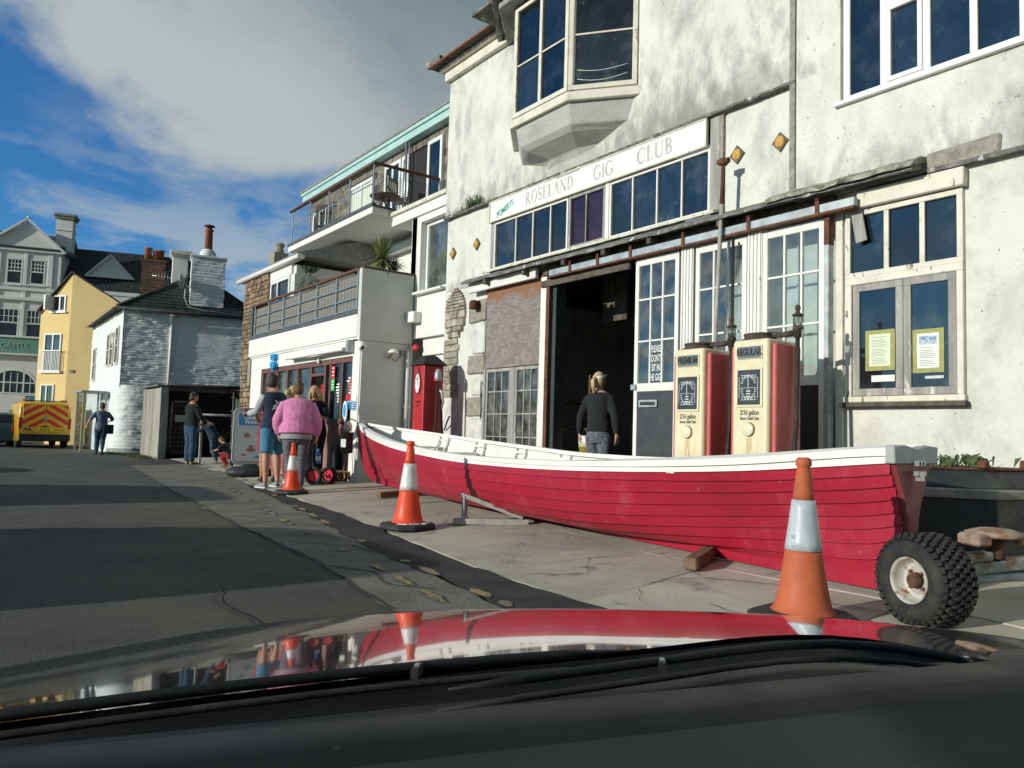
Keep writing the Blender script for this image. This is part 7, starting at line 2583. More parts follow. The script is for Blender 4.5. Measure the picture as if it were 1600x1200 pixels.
def van(x, y, rz, label, paint, livery=False, L_=4.3, W_=1.68, H_=1.72, group=None):
    """local frame: rear at y=0 facing -y, body runs to +y"""
    t = thing('parked_van' if not livery else 'breakdown_van', label, 'van', (x, y, 0), rz=rz, group=group)
    w = W_/2
    side = [(0.02, .30), (0.0, .62), (.03, 1.0), (.10, H_-.10), (.20, H_), (2.6, H_), (3.1, 1.60), (3.55, 1.02), (4.1, .88), (4.28, .62), (L_, .30)]
    rings = []
    for f, zs in ((-1, 0), (-.97, 0), (.97, 0), (1, 0)):
        pass
    def sect(yv, zt, inset):
        # cross-section with tumblehome at station yv
        zb = .26
        zw = min(.95, zt-.08)
        k = 1-inset
        return [(-w*k, yv, zb), (-w*k, yv, zw), (-w*k*.965, yv, max(zw+.01, zt-.10)), (-w*k*.88, yv, zt-.02), (-w*k*.5, yv, zt), (w*k*.5, yv, zt), (w*k*.88, yv, zt-.02), (w*k*.965, yv, max(zw+.01, zt-.10)), (w*k, yv, zw), (w*k, yv, zb)]
    st = [(0.03, H_-.14, .03), (.06, H_-.07, .012), (.14, H_-.02, 0), (.5, H_, 0), (2.4, H_, 0), (2.75, H_-.06, 0), (3.1, 1.48, 0), (3.45, 1.08, .01), (3.9, .94, .03), (4.2, .80, .07), (4.3, .62, .12)]
    MB().loft([sect(*s) for s in st], 0, True, True).build('body', paint, t, world=False)
    MB().box(-w+.02, w-.02, -.09, .12, .26, .52).build('bumper', M['trim_black'], t, .03, world=False)
    MB().box(-w+.1, w-.1, 4.22, 4.36, .24, .5).build('bumper', M['trim_black'], t, .03, world=False)
    for s in (-1, 1):
        MB().box(s*w-.012 if s > 0 else -w-.004, w+.004 if s > 0 else -w+.012, 2.45, 3.2, 1.02, 1.42).build('side_window', M['glass_dark'], t, world=False)
        MB().box(s*(w-.10), s*(w-.005), -.015, .05, .72, 1.12).build('tail_lamp', M['tail_red'], t, .012, world=False)
        MB().box(s*(w+.005), s*(w+.16), 3.15, 3.27, .98, 1.16).build('door_mirror', M['trim_black'], t, .03, world=False)
        MB().box(s*(w-.3), s*(w-.08), 4.16, 4.27, .66, .80).build('headlight', M['dish_white'], t, .02, world=False)
        for yv in (.75, 3.5):
            wheel_at(t, s*(w-.10), yv, .29, .19, s)
    MB().loft([[(-w*.86, 2.79, 1.66), (w*.86, 2.79, 1.66), (w*.9, 3.42, 1.13), (-w*.9, 3.42, 1.13)], [(-w*.86, 2.81, 1.675), (w*.86, 2.81, 1.675), (w*.9, 3.44, 1.145), (-w*.9, 3.44, 1.145)]], 0, True, False).build('windscreen', M['glass_dark'], t, world=False)
    if not livery:
        for s in (-1, 1):
            MB().box(s*.03, s*(w-.14), -.006, .02, 1.1, 1.5).build('rear_window', M['glass_dark'], t, .01, world=False)
        MB().box(-.24, .24, -.10, -.086, .40, .50).build('number_plate', M['plate_yellow'], t, world=False)
    else:
        # two rear doors carrying the chevrons
        Yd = -.005
        for s in (-1, 1):
            d = MB().box(s*.006, s*(w-.115), Yd, .10, .60, H_-.10)
            do = d.build('rear_door', paint, t, .012, world=False)
            z = .70
            while z < H_+.2:
                x0, x1 = .008, w-.125
                slope = .62
                lo0, hi0 = z, z+.155
                def zz(xv, base): return base-slope*xv
                q = []
                n = 14
                top = H_-.13; bot = .78
                pts_lo = [(x0+(x1-x0)*i/n, min(top, max(bot, zz(x0+(x1-x0)*i/n, lo0)))) for i in range(n+1)]
                pts_hi = [(x0+(x1-x0)*i/n, min(top, max(bot, zz(x0+(x1-x0)*i/n, hi0)))) for i in range(n+1)]
                mb = MB()
                for i in range(n):
                    (xa, za), (xb, zb_) = pts_lo[i], pts_lo[i+1]
                    (xc, zc), (xd, zd) = pts_hi[i], pts_hi[i+1]
                    if zc-za > .004 or zd-zb_ > .004:
                        mb.quad((s*xa, Yd-.003, za), (s*xb, Yd-.003, zb_), (s*xd, Yd-.003, zd), (s*xc, Yd-.003, zc))
                if mb.v:
                    mb.build('chevron', M['chev_red'], do, world=False)
                z += .30
        MB().box(-w+.12, w-.12, Yd-.003, Yd+.0, .60, .77).build('lower_strip', M['van_yellow'], t, world=False)
        MB().box(-.24, .24, Yd-.016, Yd-.004, .635, .735).build('number_plate', M['plate_yellow'], t, world=False)
        FM = lambda x_, z_: frame_M((x_, Yd-.018, z_), (1, 0, 0), (0, 0, 1))
        text_mesh('plate_lettering', 'BK18 YJL', .10, M['letter_black'], t, FM(0, .685), .001, .85, bold=.002, local=True)
        text_mesh('emblem_lettering', 'AA', .17, M['letter_black'], t, frame_M((-.55, Yd-.006, .69), (1, 0, 0), (0, 0, 1)), .001, 1.1, bold=.006, local=True)
        text_mesh('side_lettering', '0800 88 77 66', .06, M['letter_black'], t, frame_M((.50, Yd-.006, .68), (1, 0, 0), (0, 0, 1)), .001, .8, local=True)
        MB().box(-.12, .12, Yd-.03, Yd, .78, .815).build('door_handle', M['trim_black'], t, .008, world=False)
        MB().lathe([(.05, 0), (.06, .012), (.05, .014)], 16, Matrix.Translation((0, Yd-.004, 1.08)) @ Matrix.Rotation(R(90), 4, 'X') @ Matrix.Diagonal((1.7, 1, 1, 1))).build('badge', M['alloy'], t, world=False)
        for s in (-1, 1):
            MB().box(s*.62-.12, s*.62+.12, .4, .55, H_+.002, H_+.09).build('beacon', M['amber'], t, .02, world=False)
        MB().box(-w*.8, w*.8, .2, .26, H_+.002, H_+.04).build('roof_bar', M['trim_black'], t, .01, world=False)
    return t


def small_car(x, y, rz, label, paint, group=None):
    t = thing('small_car', label, 'car', (x, y, 0), rz=rz, group=group)
    w = .78
    def sect(yv, zt, zw, k):
        return [(-w*k, yv, .24), (-w*k, yv, zw), (-w*k*.9, yv, max(zw+.01, zt-.10)), (-w*k*.75, yv, max(zw+.02, zt-.01)), (w*k*.75, yv, max(zw+.02, zt-.01)), (w*k*.9, yv, max(zw+.01, zt-.10)), (w*k, yv, zw), (w*k, yv, .24)]
    st = [(0, .72, .66, .9), (.08, .86, .76, .96), (.35, 1.22, .80, 1), (.9, 1.30, .80, 1), (1.8, 1.30, .80, 1), (2.3, 1.12, .80, 1), (2.75, .86, .80, 1), (3.4, .76, .70, .97), (3.6, .55, .5, .88)]
    MB().loft([sect(*s) for s in st], 0, True, True).build('body', paint, t, world=False)
    for s in (-1, 1):
        MB().loft([[(s*w*.975, .55, .86), (s*w*.975, 2.45, .86), (s*w*.90, 2.05, 1.16), (s*w*.90, .70, 1.18)], [(s*w*1.004, .55, .86), (s*w*1.004, 2.45, .86), (s*w*.925, 2.05, 1.16), (s*w*.925, .70, 1.18)]], 0, True, False).build('side_window', M['glass_dark'], t, world=False)
        MB().box(s*(w-.2), s*(w-.04), -.01, .1, .58, .76).build('tail_lamp', M['tail_red'], t, .015, world=False)
        MB().box(s*(w-.24), s*(w-.06), 3.42, 3.54, .52, .66).build('headlight', M['dish_white'], t, .015, world=False)
        MB().box(s*(w-.0), s*(w+.13), 2.3, 2.4, .82, .93).build('door_mirror', paint, t, .02, world=False)
        for yv in (.6, 2.85):
            wheel_at(t, s*(w-.09), yv, .27, .17, s)
    MB().loft([[(-w*.75, .12, .88), (w*.75, .12, .88), (w*.7, .33, 1.17), (-w*.7, .33, 1.17)], [(-w*.75, .10, .885), (w*.75, .10, .885), (w*.7, .31, 1.185), (-w*.7, .31, 1.185)]], 0, True, False).build('rear_window', M['glass_dark'], t, world=False)
    MB().loft([[(-w*.75, 2.68, .88), (w*.75, 2.68, .88), (w*.7, 2.28, 1.15), (-w*.7, 2.28, 1.15)], [(-w*.75, 2.70, .895), (w*.75, 2.70, .895), (w*.7, 2.30, 1.17), (-w*.7, 2.30, 1.17)]], 0, True, False).build('windscreen', M['glass_dark'], t, world=False)
    return t


M['paint_blue'] = mat('petrol_blue_paint', (.035, .085, .11), .25, .3, coat=.8)
M['paint_grey'] = mat('silver_grey_paint', (.35, .36, .37), .3, .4, coat=.6)
M['paint_white'] = mat('white_van_paint', (.7, .7, .69), .3, coat=.5)
M['paint_navy'] = mat('navy_paint', (.02, .03, .06), .25, coat=.8)
van(3.15, 33.0, R(2), 'yellow breakdown van with red and yellow chevrons on its rear doors', M['van_yellow'], True)
small_car(1.62, 34.2, R(-6), 'blue car at the left edge beside the breakdown van', M['paint_blue'])
small_car(1.45, 40.2, R(-80), 'dark car parked in front of the hotel', M['paint_navy'])
# vehicles parked along the quay opposite; their shadows cross the road
van(-3.9, 5.35, R(3), 'white van parked across the road', M['paint_white'], L_=4.3, H_=1.78)
van(-3.8, 11.2, R(-3), 'grey van parked further along the quay', M['paint_grey'], H_=1.80)
small_car(-3.6, 17.6, R(4), 'blue car parked furthest along the quay', M['paint_blue'])
# ------------------------------------------------------------------ people
M['skin'] = mat('fair_skin', (.52, .29, .20), .55, c2=(.46, .24, .16), scale=9, spec=.35)
M['skin_tan'] = mat('tanned_skin', (.44, .235, .155), .55, c2=(.38, .19, .12), scale=9, spec=.35)


def cloth(name, c, c2=None, **k):
    return mat(name, c, .9, c2=c2 or tuple(x*.8 for x in c), scale=7, bump=(13, .55, .03), bump2=(90, .3, .002), spec=.2, sheen=.15, **k)


M['pink'] = cloth('pink_satin_jacket', (.68, .25, .46), (.60, .20, .40))
M['grey_marl'] = cloth('grey_marl_jersey', (.36, .36, .37))
M['grey_light'] = cloth('light_grey_jersey', (.50, .51, .53))
M['pattern_grey'] = mat('grey_patterned_leggings', (.13, .14, .17), .85, c2=(.055, .06, .085), scale=42, lo=.46, hi=.54, spots=((.26, .27, .30), 60, .58, .62), bump=(14, .4, .02))
M['navy'] = cloth('navy_hoodie', (.022, .038, .078))
M['teal_short'] = cloth('teal_shorts', (.065, .24, .38))
M['lime'] = cloth('lime_trim', (.42, .66, .05))
M['red_short'] = cloth('red_shorts', (.36, .035, .045))
M['maroon'] = cloth('maroon_shirt', (.26, .02, .04))
M['black_cloth'] = cloth('black_cotton', (.014, .015, .018))
M['black_top'] = cloth('charcoal_top', (.018, .020, .022))
M['denim'] = cloth('blue_denim', (.025, .055, .10), (.035, .08, .135))
M['blue_grey'] = cloth('blue_grey_top', (.12, .155, .22), (.16, .20, .27))
M['hair_dark'] = mat('dark_brown_hair', (.03, .02, .014), .6, c2=(.055, .036, .024), scale=30, bump=(60, .8, .01), spec=.35)
M['hair_brown'] = mat('brown_hair', (.085, .048, .028), .6, c2=(.14, .08, .045), scale=30, bump=(60, .8, .01), spec=.35)
M['hair_curly'] = mat('curly_light_brown_hair', (.17, .105, .055), .7, c2=(.26, .16, .085), scale=25, bump=(35, 1, .02))
M['hair_blonde'] = mat('long_blonde_hair', (.56, .42, .23), .55, c2=(.40, .28, .14), scale=22, zs=.3, bump=(30, .8, .02, .25), spec=.35)
M['shoe_grey'] = mat('grey_trainers', (.28, .31, .34), .7, c2=(.16, .18, .2), scale=20)
M['shoe_dark'] = mat('black_trainers', (.025, .025, .028), .7)
M['shoe_tan'] = mat('tan_boots', (.26, .20, .13), .8)
M['sole_white'] = mat('white_rubber_sole', (.7, .7, .68), .6)
M['cap_green'] = cloth('dark_green_cap', (.018, .032, .034))


def remeshed(name, mb, m, parent, vox, smooth=2, extra=None):
    me = bpy.data.meshes.new(name)
    me.from_pydata([tuple(p) for p in mb.v], [], mb.f)
    bm = bmesh.new(); bm.from_mesh(me)
    bmesh.ops.recalc_face_normals(bm, faces=bm.faces)
    bm.to_mesh(me); bm.free()
    tmp = bpy.data.objects.new(name+'_tmp', me)
    col.objects.link(tmp)
    md = tmp.modifiers.new('r', 'REMESH')
    md.mode = 'VOXEL'
    md.voxel_size = vox
    dg = bpy.context.evaluated_depsgraph_get()
    dg.update()
    out = bpy.data.meshes.new_from_object(tmp.evaluated_get(dg))
    bpy.data.objects.remove(tmp)
    bpy.data.meshes.remove(me)
    bm = bmesh.new(); bm.from_mesh(out)
    for _ in range(smooth):
        bmesh.ops.smooth_vert(bm, verts=bm.verts, factor=.5, use_axis_x=True, use_axis_y=True, use_axis_z=True)
    if extra is not None:
        o_ = len(bm.verts)
        nv_ = [bm.verts.new(p) for p in extra.v]
        for f in extra.f:
            try:
                bm.faces.new([nv_[i] for i in f])
            except ValueError:
                pass
    bm.to_mesh(out); bm.free()
    out.name = name
    out.materials.clear()
    out.materials.append(m)
    out.polygons.foreach_set('use_smooth', [True]*len(out.polygons))
    o = bpy.data.objects.new(name, out)
    col.objects.link(o)
    if parent is not None:
        o.parent = parent
    return o


TORSO = [(-.085, .070, .062), (-.05, .092, .074), (0, .100, .076), (.05, .094, .069), (.11, .081, .060), (.17, .088, .064), (.235, .099, .068), (.275, .100, .064), (.300, .088, .056), (.318, .068, .047), (.334, .043, .040)]


def hand(mb, wrist, d, palm_n, s, curl=.5):
    """palm with four unequal fingers and a thumb; d points along the forearm"""
    d = V(d).normalized(); n = V(palm_n); n = (n-d*n.dot(d)).normalized(); w = d.cross(n)
    W_ = V(wrist)
    mb.tube([tuple(W_-d*.02*s), tuple(W_+d*.03*s), tuple(W_+d*.08*s)], [(.026*s, .018*s), (.038*s, .016*s), (.040*s, .013*s)], 8, up=n)
    for k, (off, ln) in enumerate(((-.03, .068), (-.010, .078), (.010, .072), (.029, .056))):
        p0 = W_+d*.075*s+w*off*s
        c1 = curl*.7; c2 = curl*1.6
        p1 = p0+(d*cos(c1)+n*sin(c1))*ln*.5*s
        p2 = p1+(d*cos(c2)+n*sin(c2))*ln*.5*s
        mb.tube([tuple(p0-d*.02*s), tuple(p0), tuple(p1), tuple(p2)], [.0095*s, .0095*s, .0085*s, .006*s], 6)
    t0 = W_+d*.02*s+w*.032*s
    t1 = t0+(d*.7+w*.7+n*.2).normalized()*.035*s
    mb.tube([tuple(t0), tuple(t1), tuple(t1+(d*.9+n*.5).normalized()*.03*s)], [.013*s, .011*s, .008*s], 6)


def person(label, x, y, az, H, top, bottom, hair, skin='skin', build=1.0, lean=0.0, side=0.0, turn=0.0, nod=0.0,
           armL=None, armR=None, legL=None, legR=None, pz=.53, sleeve=1.0, leg_len=1.0, hem=-.05, top_off=.012, puff=0.0,
           bot_off=.010, flare=0.0, shoe='shoe_dark', hair_style='short', sleeve_mat=None, z0=None, group=None, vox=.013, name='person', curl=.5, waist=None):
    z0 = max(gz(x, y), 0)+.004 if z0 is None else z0
    t = thing(name, label, 'person', (x, y, z0), rz=-az, group=group)
    s = H/1.75
    P0 = V((0, 0, pz*H))
    RL = Matrix.Rotation(-lean, 3, 'X') @ Matrix.Rotation(side, 3, 'Y')
    def T(sx, sy, ss):
        return P0+RL @ V((sx*H, sy*H, ss*H))
    def torso_rings(lo, hi, off, pf=0.0):
        rr = []
        for ss, w, d in TORSO:
            if lo <= ss <= hi:
                k = build if ss < .31 else 1+(build-1)*.4
                pb = pf*max(0, 1-abs((ss-.06)/.2))
                rr.append([T((w*k+off/H+pb)*cos(a), (d*(.6+.4*build)*(1.18 if build > 1.1 and ss < .2 else 1)+off/H+pb)*sin(a)*(1.0), ss) for a in [2*pi*q/18 for q in range(18)]])
        return rr
    armL = armL or ((-.035, .01, -.17), (-.04, .06, -.31))
    armR = armR or ((.035, .01, -.17), (.04, .06, -.31))
    legL = legL or ((-.055, .01, .285), (-.055, -.005, .045))
    legR = legR or ((.055, .01, .285), (.055, -.005, .045))
    sh = {}
    for sd, arm in ((-1, armL), (1, armR)):
        S = T(sd*(.094*build-.006), 0, .286)
        E_ = S+V(arm[0])*H
        Wr = S+V(arm[1])*H
        sh[sd] = (S, E_, Wr)
    lg = {}
    for sd, leg in ((-1, legL), (1, legR)):
        hp = T(sd*.052*build, 0, -.02)
        lg[sd] = (hp, V(leg[0])*H, V(leg[1])*H)
    kb = .75+.25*build
    # --- body
    mb = MB()
    mb.loft(torso_rings(-1, 1, 0), 0, True)
    nk = T(0, .0, .325)
    hd = T(0, .012+.02*nod, .406-.01*abs(nod))
    mb.tube([tuple(nk), tuple((nk+hd)/2), tuple(hd)], [.034*H, .031*H, .030*H], 12)
    Rh = RL @ Matrix.Rotation(-turn, 3, 'Z') @ Matrix.Rotation(-nod, 3, 'X')
    Rh4 = Rh.to_4x4()
    def HP(a, b, c):
        return hd+Rh @ V((a*H, b*H, c*H))
    mb.ell(HP(0, .0, .018), (.0425*H, .053*H, .054*H), 16, 12, 0, Rh4)
    mb.ell(HP(0, .012, -.018), (.034*H, .040*H, .040*H), 14, 10, 0, Rh4)
    mb.tube([tuple(HP(0, .050, .014)), tuple(HP(0, .064, -.006)), tuple(HP(0, .052, -.013))], [.006*H, .0095*H, .008*H], 7)
    mb.ell(HP(0, .050, -.030), (.014*H, .008*H, .006*H), 8, 6, 0, Rh4)
    mb.ell(HP(0, .044, .024), (.030*H, .011*H, .006*H), 8, 6, 0, Rh4)
    for sd in (-1, 1):
        mb.ell(HP(sd*.043, -.004, .002), (.006*H, .012*H, .018*H), 8, 6, 0, Rh4)
        S, E_, Wr = sh[sd]
        mb.tube([tuple(S), tuple((S+E_)/2), tuple(E_), tuple(E_+(Wr-E_)*.35), tuple(Wr)], [.031*H*kb, .029*H*kb, .0235*H*kb, .0245*H*kb, .0155*H], 10)
        hp, kn, an = lg[sd]
        mb.tube([tuple(hp), tuple(hp+(kn-hp)*.45), tuple(kn), tuple(kn+(an-kn)*.3), tuple(kn+(an-kn)*.75), tuple(an)], [.056*H*kb, .048*H*kb, .034*H*kb, .036*H*kb, .024*H*kb, .021*H], 12)
    ex = MB()
    for sd in (-1, 1):
        S, E_, Wr = sh[sd]
        d = (Wr-E_).normalized()
        hand(ex, Wr, d, V((-sd*.8, .5, .2)) if d.z < -.5 else V((0, .2, -1)), s, curl)
    remeshed('body', mb, M[skin], t, vox*s, 2, ex)
    for sd in (-1, 1):
        MB().ell(HP(sd*.018, .0475, .010), (.0065*H, .004*H, .0045*H), 8, 6, 0, Rh4).build('eye', M['letter_black'], t, world=False)
    # --- upper clothing
    mb = MB()
    mb.loft(torso_rings(hem-.001, .32, top_off, puff), 0, True)
    sl = mb if not sleeve_mat else MB()
    for sd in (-1, 1):
        S, E_, Wr = sh[sd]
        pts = [S, (S+E_)/2, E_, E_+(Wr-E_)*.5, E_+(Wr-E_)*.96]
        rr = [.031*H*kb+top_off*.5, .033*H*kb+puff*.35*H+top_off*.5, .030*H*kb+puff*.7*H+top_off*.5, .028*H*kb+puff*.7*H+top_off*.5, .021*H+puff*.15*H+top_off*.4]
        n = max(2, int(round(sleeve*4))+1)
        sl.tube([tuple(p) for p in pts[:n]], rr[:n], 12)
    remeshed('top', mb, M[top], t, vox*s, 3)
    if sleeve_mat:
        remeshed('sleeves', sl, M[sleeve_mat], t, vox*s, 2)
    # --- lower clothing
    mb = MB()
    mb.loft(torso_rings(-1, .06, bot_off), 0, True)
    for sd in (-1, 1):
        hp, kn, an = lg[sd]
        if leg_len >= 1:
            pts = [hp, hp+(kn-hp)*.45, kn, kn+(an-kn)*.35, kn+(an-kn)*.7, kn+(an-kn)*.99]
            rr = [.058*H*kb+bot_off, .051*H*kb+bot_off, .038*H*kb+bot_off+flare*.4, .038*H*kb+bot_off+flare*.6, .028*H*kb+bot_off+flare*.8, .024*H+bot_off+flare]
        else:
            q = leg_len*2
            e_ = hp+(kn-hp)*min(1, q)
            pts = [hp, hp+(e_-hp)*.5, e_]
            rr = [.060*H*kb+bot_off, .054*H*kb+bot_off+flare*.5, .051*H*kb+bot_off*.6+flare]
        mb.tube([tuple(p) for p in pts], rr, 14)
    remeshed('trousers' if leg_len >= 1 else 'shorts', mb, M[bottom], t, vox*s, 3)
    # --- shoes
    for sd in (-1, 1):
        hp, kn, an = lg[sd]
        fwd = V((sd*.12, 1, 0)).normalized()
        lift = an.z-.045*H
        dn = V((0, 0, -1))
        if lift > .05:
            fwd = V((0, .35, -1)).normalized(); dn = V((0, -1, -.35)).normalized()
        heel = an+dn*.030*H-fwd*.02*H
        so_ = MB()
        rings = []
        for f, w, hgt in ((-.018, .016, .034), (.0, .022, .046), (.04, .022, .040), (.08, .027, .030), (.115, .025, .022), (.138, .014, .014)):
            c = an+dn*.042*H+fwd*f*H
            r_ = []
            for k in range(10):
                a = 2*pi*k/10
                r_.append(tuple(c+V((fwd.y, -fwd.x, 0)).normalized()*w*H*cos(a) - dn*(hgt*.5*H*(1+sin(a)))))
            rings.append(r_)
        so_.loft(rings, 0, True)
        o = so_.build('shoe', M[shoe], t, world=False)
        if shoe in ('shoe_grey',):
            s2 = MB()
            rings = []
            for f, w in ((-.022, .016), (.0, .024), (.04, .024), (.08, .029), (.118, .027), (.142, .014)):
                c = an+dn*.046*H+fwd*f*H
                wv = V((fwd.y, -fwd.x, 0)).normalized()*w*H
                rings.append([tuple(c-wv), tuple(c+wv), tuple(c+wv-dn*.011*H), tuple(c-wv-dn*.011*H)])
            s2.loft(rings, 0, True, False).build('sole', M['sole_white'], o, world=False)
    # --- hair
    hb = MB()
    if hair_style == 'cap':
        hb.ell(HP(0, -.006, .034), (.048*H, .060*H, .046*H), 16, 10, 0, Rh4)
        hb.tube([tuple(HP(-.02, .05, .036)), tuple(HP(0, .085, .026)), tuple(HP(.02, .05, .036))], [.02*H, .022*H, .02*H], 8, sq=.3)
        remeshed('cap', hb, M[hair], t, .010*s, 2)
    else:
        hb.ell(HP(0, -.012, .028), (.047*H, .054*H, .052*H), 16, 12, 0, Rh4)
        hb.ell(HP(0, -.020, -.004), (.0475*H, .046*H, .056*H), 14, 10, 0, Rh4)
        if hair_style == 'bun':
            hb.ell(HP(.0, -.022, .088), (.018*H, .018*H, .016*H), 10, 8, 0, Rh4)
            for k in range(7):
                hb.ell(HP(.018*cos(k), -.022+.018*sin(k), .088+.004*sin(3*k)), (.007*H, .007*H, .008*H), 6, 5, 0, Rh4)
        if hair_style in ('long',):
            for sd in (-1, 1):
                for k in range(5):
                    a = .5+k*.28
                    q = [HP(sd*.044*sin(a+.4), .024-.03*k*.5, .03), HP(sd*(.052), .022-.016*k, -.03), HP(sd*(.050+.004*(k % 2)), .026-.016*k, -.085), HP(sd*(.046-.006*(k % 2)), .040-.020*k, -.14-.012*(k % 3))]
                    hb.tube([tuple(p) for p in q], [.014*H, .017*H, .016*H, .006*H], 7)
            for k in range(4):
                q = [HP(-.03+.02*k, -.045, .02), HP(-.036+.024*k, -.05, -.05), HP(-.034+.022*k, -.05, -.12)]
                hb.tube([tuple(p) for p in q], [.016*H, .018*H, .010*H], 7)
        if hair_style == 'pony':
            q = [HP(0, -.058, .03), HP(0, -.088, .0), HP(.005, -.088, -.05), HP(.0, -.075, -.10)]
            hb.tube([tuple(p) for p in q], [.014*H, .021*H, .020*H, .006*H], 9)
        if hair_style == 'curly':
            rg = random.Random(5)
            for k in range(60):
                a, b = rg.uniform(0, 2*pi), rg.uniform(-.3, 1.5)
                hb.ell(HP(.048*cos(a)*cos(b), -.014+.054*sin(a)*cos(b)*(1 if sin(a) < 0 else .7), .028+.054*sin(b)), (.013*H, .013*H, .012*H), 6, 5, 0, Rh4)
        if hair_style in ('short', 'bun'):
            rg = random.Random(9)
            for k in range(26):
                a, b = rg.uniform(0, 2*pi), rg.uniform(.1, 1.4)
                hb.ell(HP(.045*cos(a)*cos(b), -.012+.052*sin(a)*cos(b), .03+.052*sin(b)), (.012*H, .012*H, .008*H), 6, 5, 0, Rh4)
        remeshed('hair', hb, M[hair], t, .009*s, 1)
    t['_h'] = 1
    del t['_h']
    return t, T, HP, sh, lg


# woman in pink, seen from behind
pk_, T_, HP_, sh_, lg_ = person('person in pink bomber jacket and grey patterned leggings seen from behind', 4.48, 11.62, R(24), 1.69, 'pink', 'pattern_grey', 'hair_brown', build=1.30,
       lean=.05, nod=.35, armL=((-.055, -.01, -.165), (-.045, .05, -.30)), armR=((.055, -.01, -.165), (.060, .045, -.305)), hem=-.0, top_off=.022, puff=.022, bot_off=.006, shoe='shoe_grey', hair_style='bun', vox=.012)
hemb = MB()
rings = []
for ss in (-.052, -.008):
    rings.append([T_(.142*cos(a), .118*sin(a), ss) for a in [2*pi*q/24 for q in range(24)]])
hemb.loft(rings, 0, False).build('shirt_hem', M['grey_marl'], pk_, world=False)
# man with navy top looking at a phone
bm_, T_, HP_, sh_, lg_ = person('person in navy top with light grey sleeves and teal shorts holding a red phone', 4.46, 12.60, R(-8), 1.86, 'navy', 'teal_short', 'hair_dark', skin='skin', build=1.06,
       lean=.06, turn=.75, nod=.35, armL=((-.045, .04, -.15), (-.06, .165, -.165)), armR=((.05, .07, -.135), (-.07, .20, -.155)), legL=((-.075, -.03, .285), (-.085, -.06, .045)), legR=((.075, .06, .285), (.06, -.0, .045)),
       leg_len=.46, flare=.004, hem=-.06, top_off=.018, sleeve_mat='grey_light', shoe='shoe_grey', curl=.9, sleeve=.98)
ph = thing('mobile_phone', 'red mobile phone held by the person in the navy top', 'phone', tuple(pk_.location))
pc = bm_.matrix_basis @ (sh_[-1][2]+V((.02, .13, .06)))
MB().obox(tuple(pc), (.2, 1, .35), (1, -.1, 0), (.075, .038, .006)).build('handset', M['poster_red'], ph, .003)
MB().obox(tuple(pc+V((0, -.002, .0075))), (.2, 1, .35), (1, -.1, 0), (.066, .033, .0008)).build('screen', M['glass_dark'], ph)
# white line drawing of oars and a pennant on the back of the navy top
def back_line(pts, w=.007):
    mb = MB()
    q = []
    for a, b in pts:
        k = 1.06
        yy = -(.068*(.6+.4*k)*sqrt(max(0, 1-(a/.125)**2)))*1.0
        q.append(T_(a, yy-.0175, b))
    for p1, p2 in zip(q, q[1:]):
        mb.tube([tuple(p1), tuple(p2)], w*.6, 5)
    mb.build('back_print', M['letter_white'], bm_, world=False)


back_line([(-.055, .155), (.04, .195), (.0, .225), (-.05, .175), (.045, .19)])
back_line([(-.03, .235), (-.005, .205), (-.02, .19)])
back_line([(-.01, .14), (-.02, .12), (.01, .105), (.005, .095)])
back_line([(-.06, .15), (-.04, .17), (-.02, .155)])
tr_ = MB()
kn = lg_[1]
tr_.tube([tuple(kn[0]+(kn[1]-kn[0])*.62+V((.06, .0, 0))), tuple(kn[0]+(kn[1]-kn[0])*.90+V((.075, .0, 0)))], .03, 8)
tr_.build('lime_trim', M['lime'], bm_, world=False)
# man in a cap beyond
person('person in dark cap, maroon shirt and red shorts behind the navy top', 4.80, 13.75, R(15), 1.80, 'maroon', 'red_short', 'cap_green', skin='skin_tan', build=1.0,
       turn=.5, nod=.2, armL=((-.05, .04, -.15), (-.02, .14, -.19)), leg_len=.46, flare=.004, hem=-.05, sleeve=.5, hair_style='cap', shoe='shoe_dark')
person('person with blonde hair hidden between navy top and pink jacket', 5.02, 13.3, R(75), 1.70, 'maroon', 'maroon', 'hair_blonde', build=.95, hair_style='pony', shoe='shoe_grey', nod=.2)
# shop assistant, long fair hair, black clothes, arms folded over a clipboard
person('person with long wavy blonde hair in black T-shirt and trousers, arms folded', 5.72, 13.88, R(-125), 1.74, 'black_cloth', 'black_cloth', 'hair_blonde', skin='skin_tan', build=1.1, turn=-.25, nod=.35, lean=.08,
       armL=((-.06, .03, -.15), (.045, .13, -.165)), armR=((.06, .03, -.15), (-.04, .14, -.15)), sleeve=.42, top_off=.016, bot_off=.022, flare=.012, hem=-.06, hair_style='long', curl=1.0,
       legL=((-.05, .02, .285), (-.045, .0, .045)), legR=((.05, .02, .285), (.05, -.02, .045)))
# woman walking into the garage
dw, T_, HP_, sh_, lg_ = person('person in charcoal top and grey leggings walking into the dark doorway, white headband', 7.10, 7.58, R(62), 1.70, 'black_top', 'pattern_grey', 'hair_blonde', build=.97, turn=.35,
       armL=((-.06, -.02, -.16), (-.085, .03, -.30)), armR=((.06, -.04, -.16), (.08, -.05, -.30)), hem=-.03, top_off=.010, bot_off=.006, hair_style='pony', shoe='shoe_dark', z0=.165,
       legL=((-.052, .06, .29), (-.052, .03, .06)), legR=((.052, -.01, .285), (.052, -.05, .05)))
hbn = MB()
rings = []
for dz in (-.006, .014):
    rings.append([HP_(.050*cos(a), -.006+.060*sin(a), .035+dz+.012*sin(a)) for a in [2*pi*q/22 for q in range(22)]])
hbn.loft(rings, 0, False).build('headband', M['letter_white'], dw, world=False)
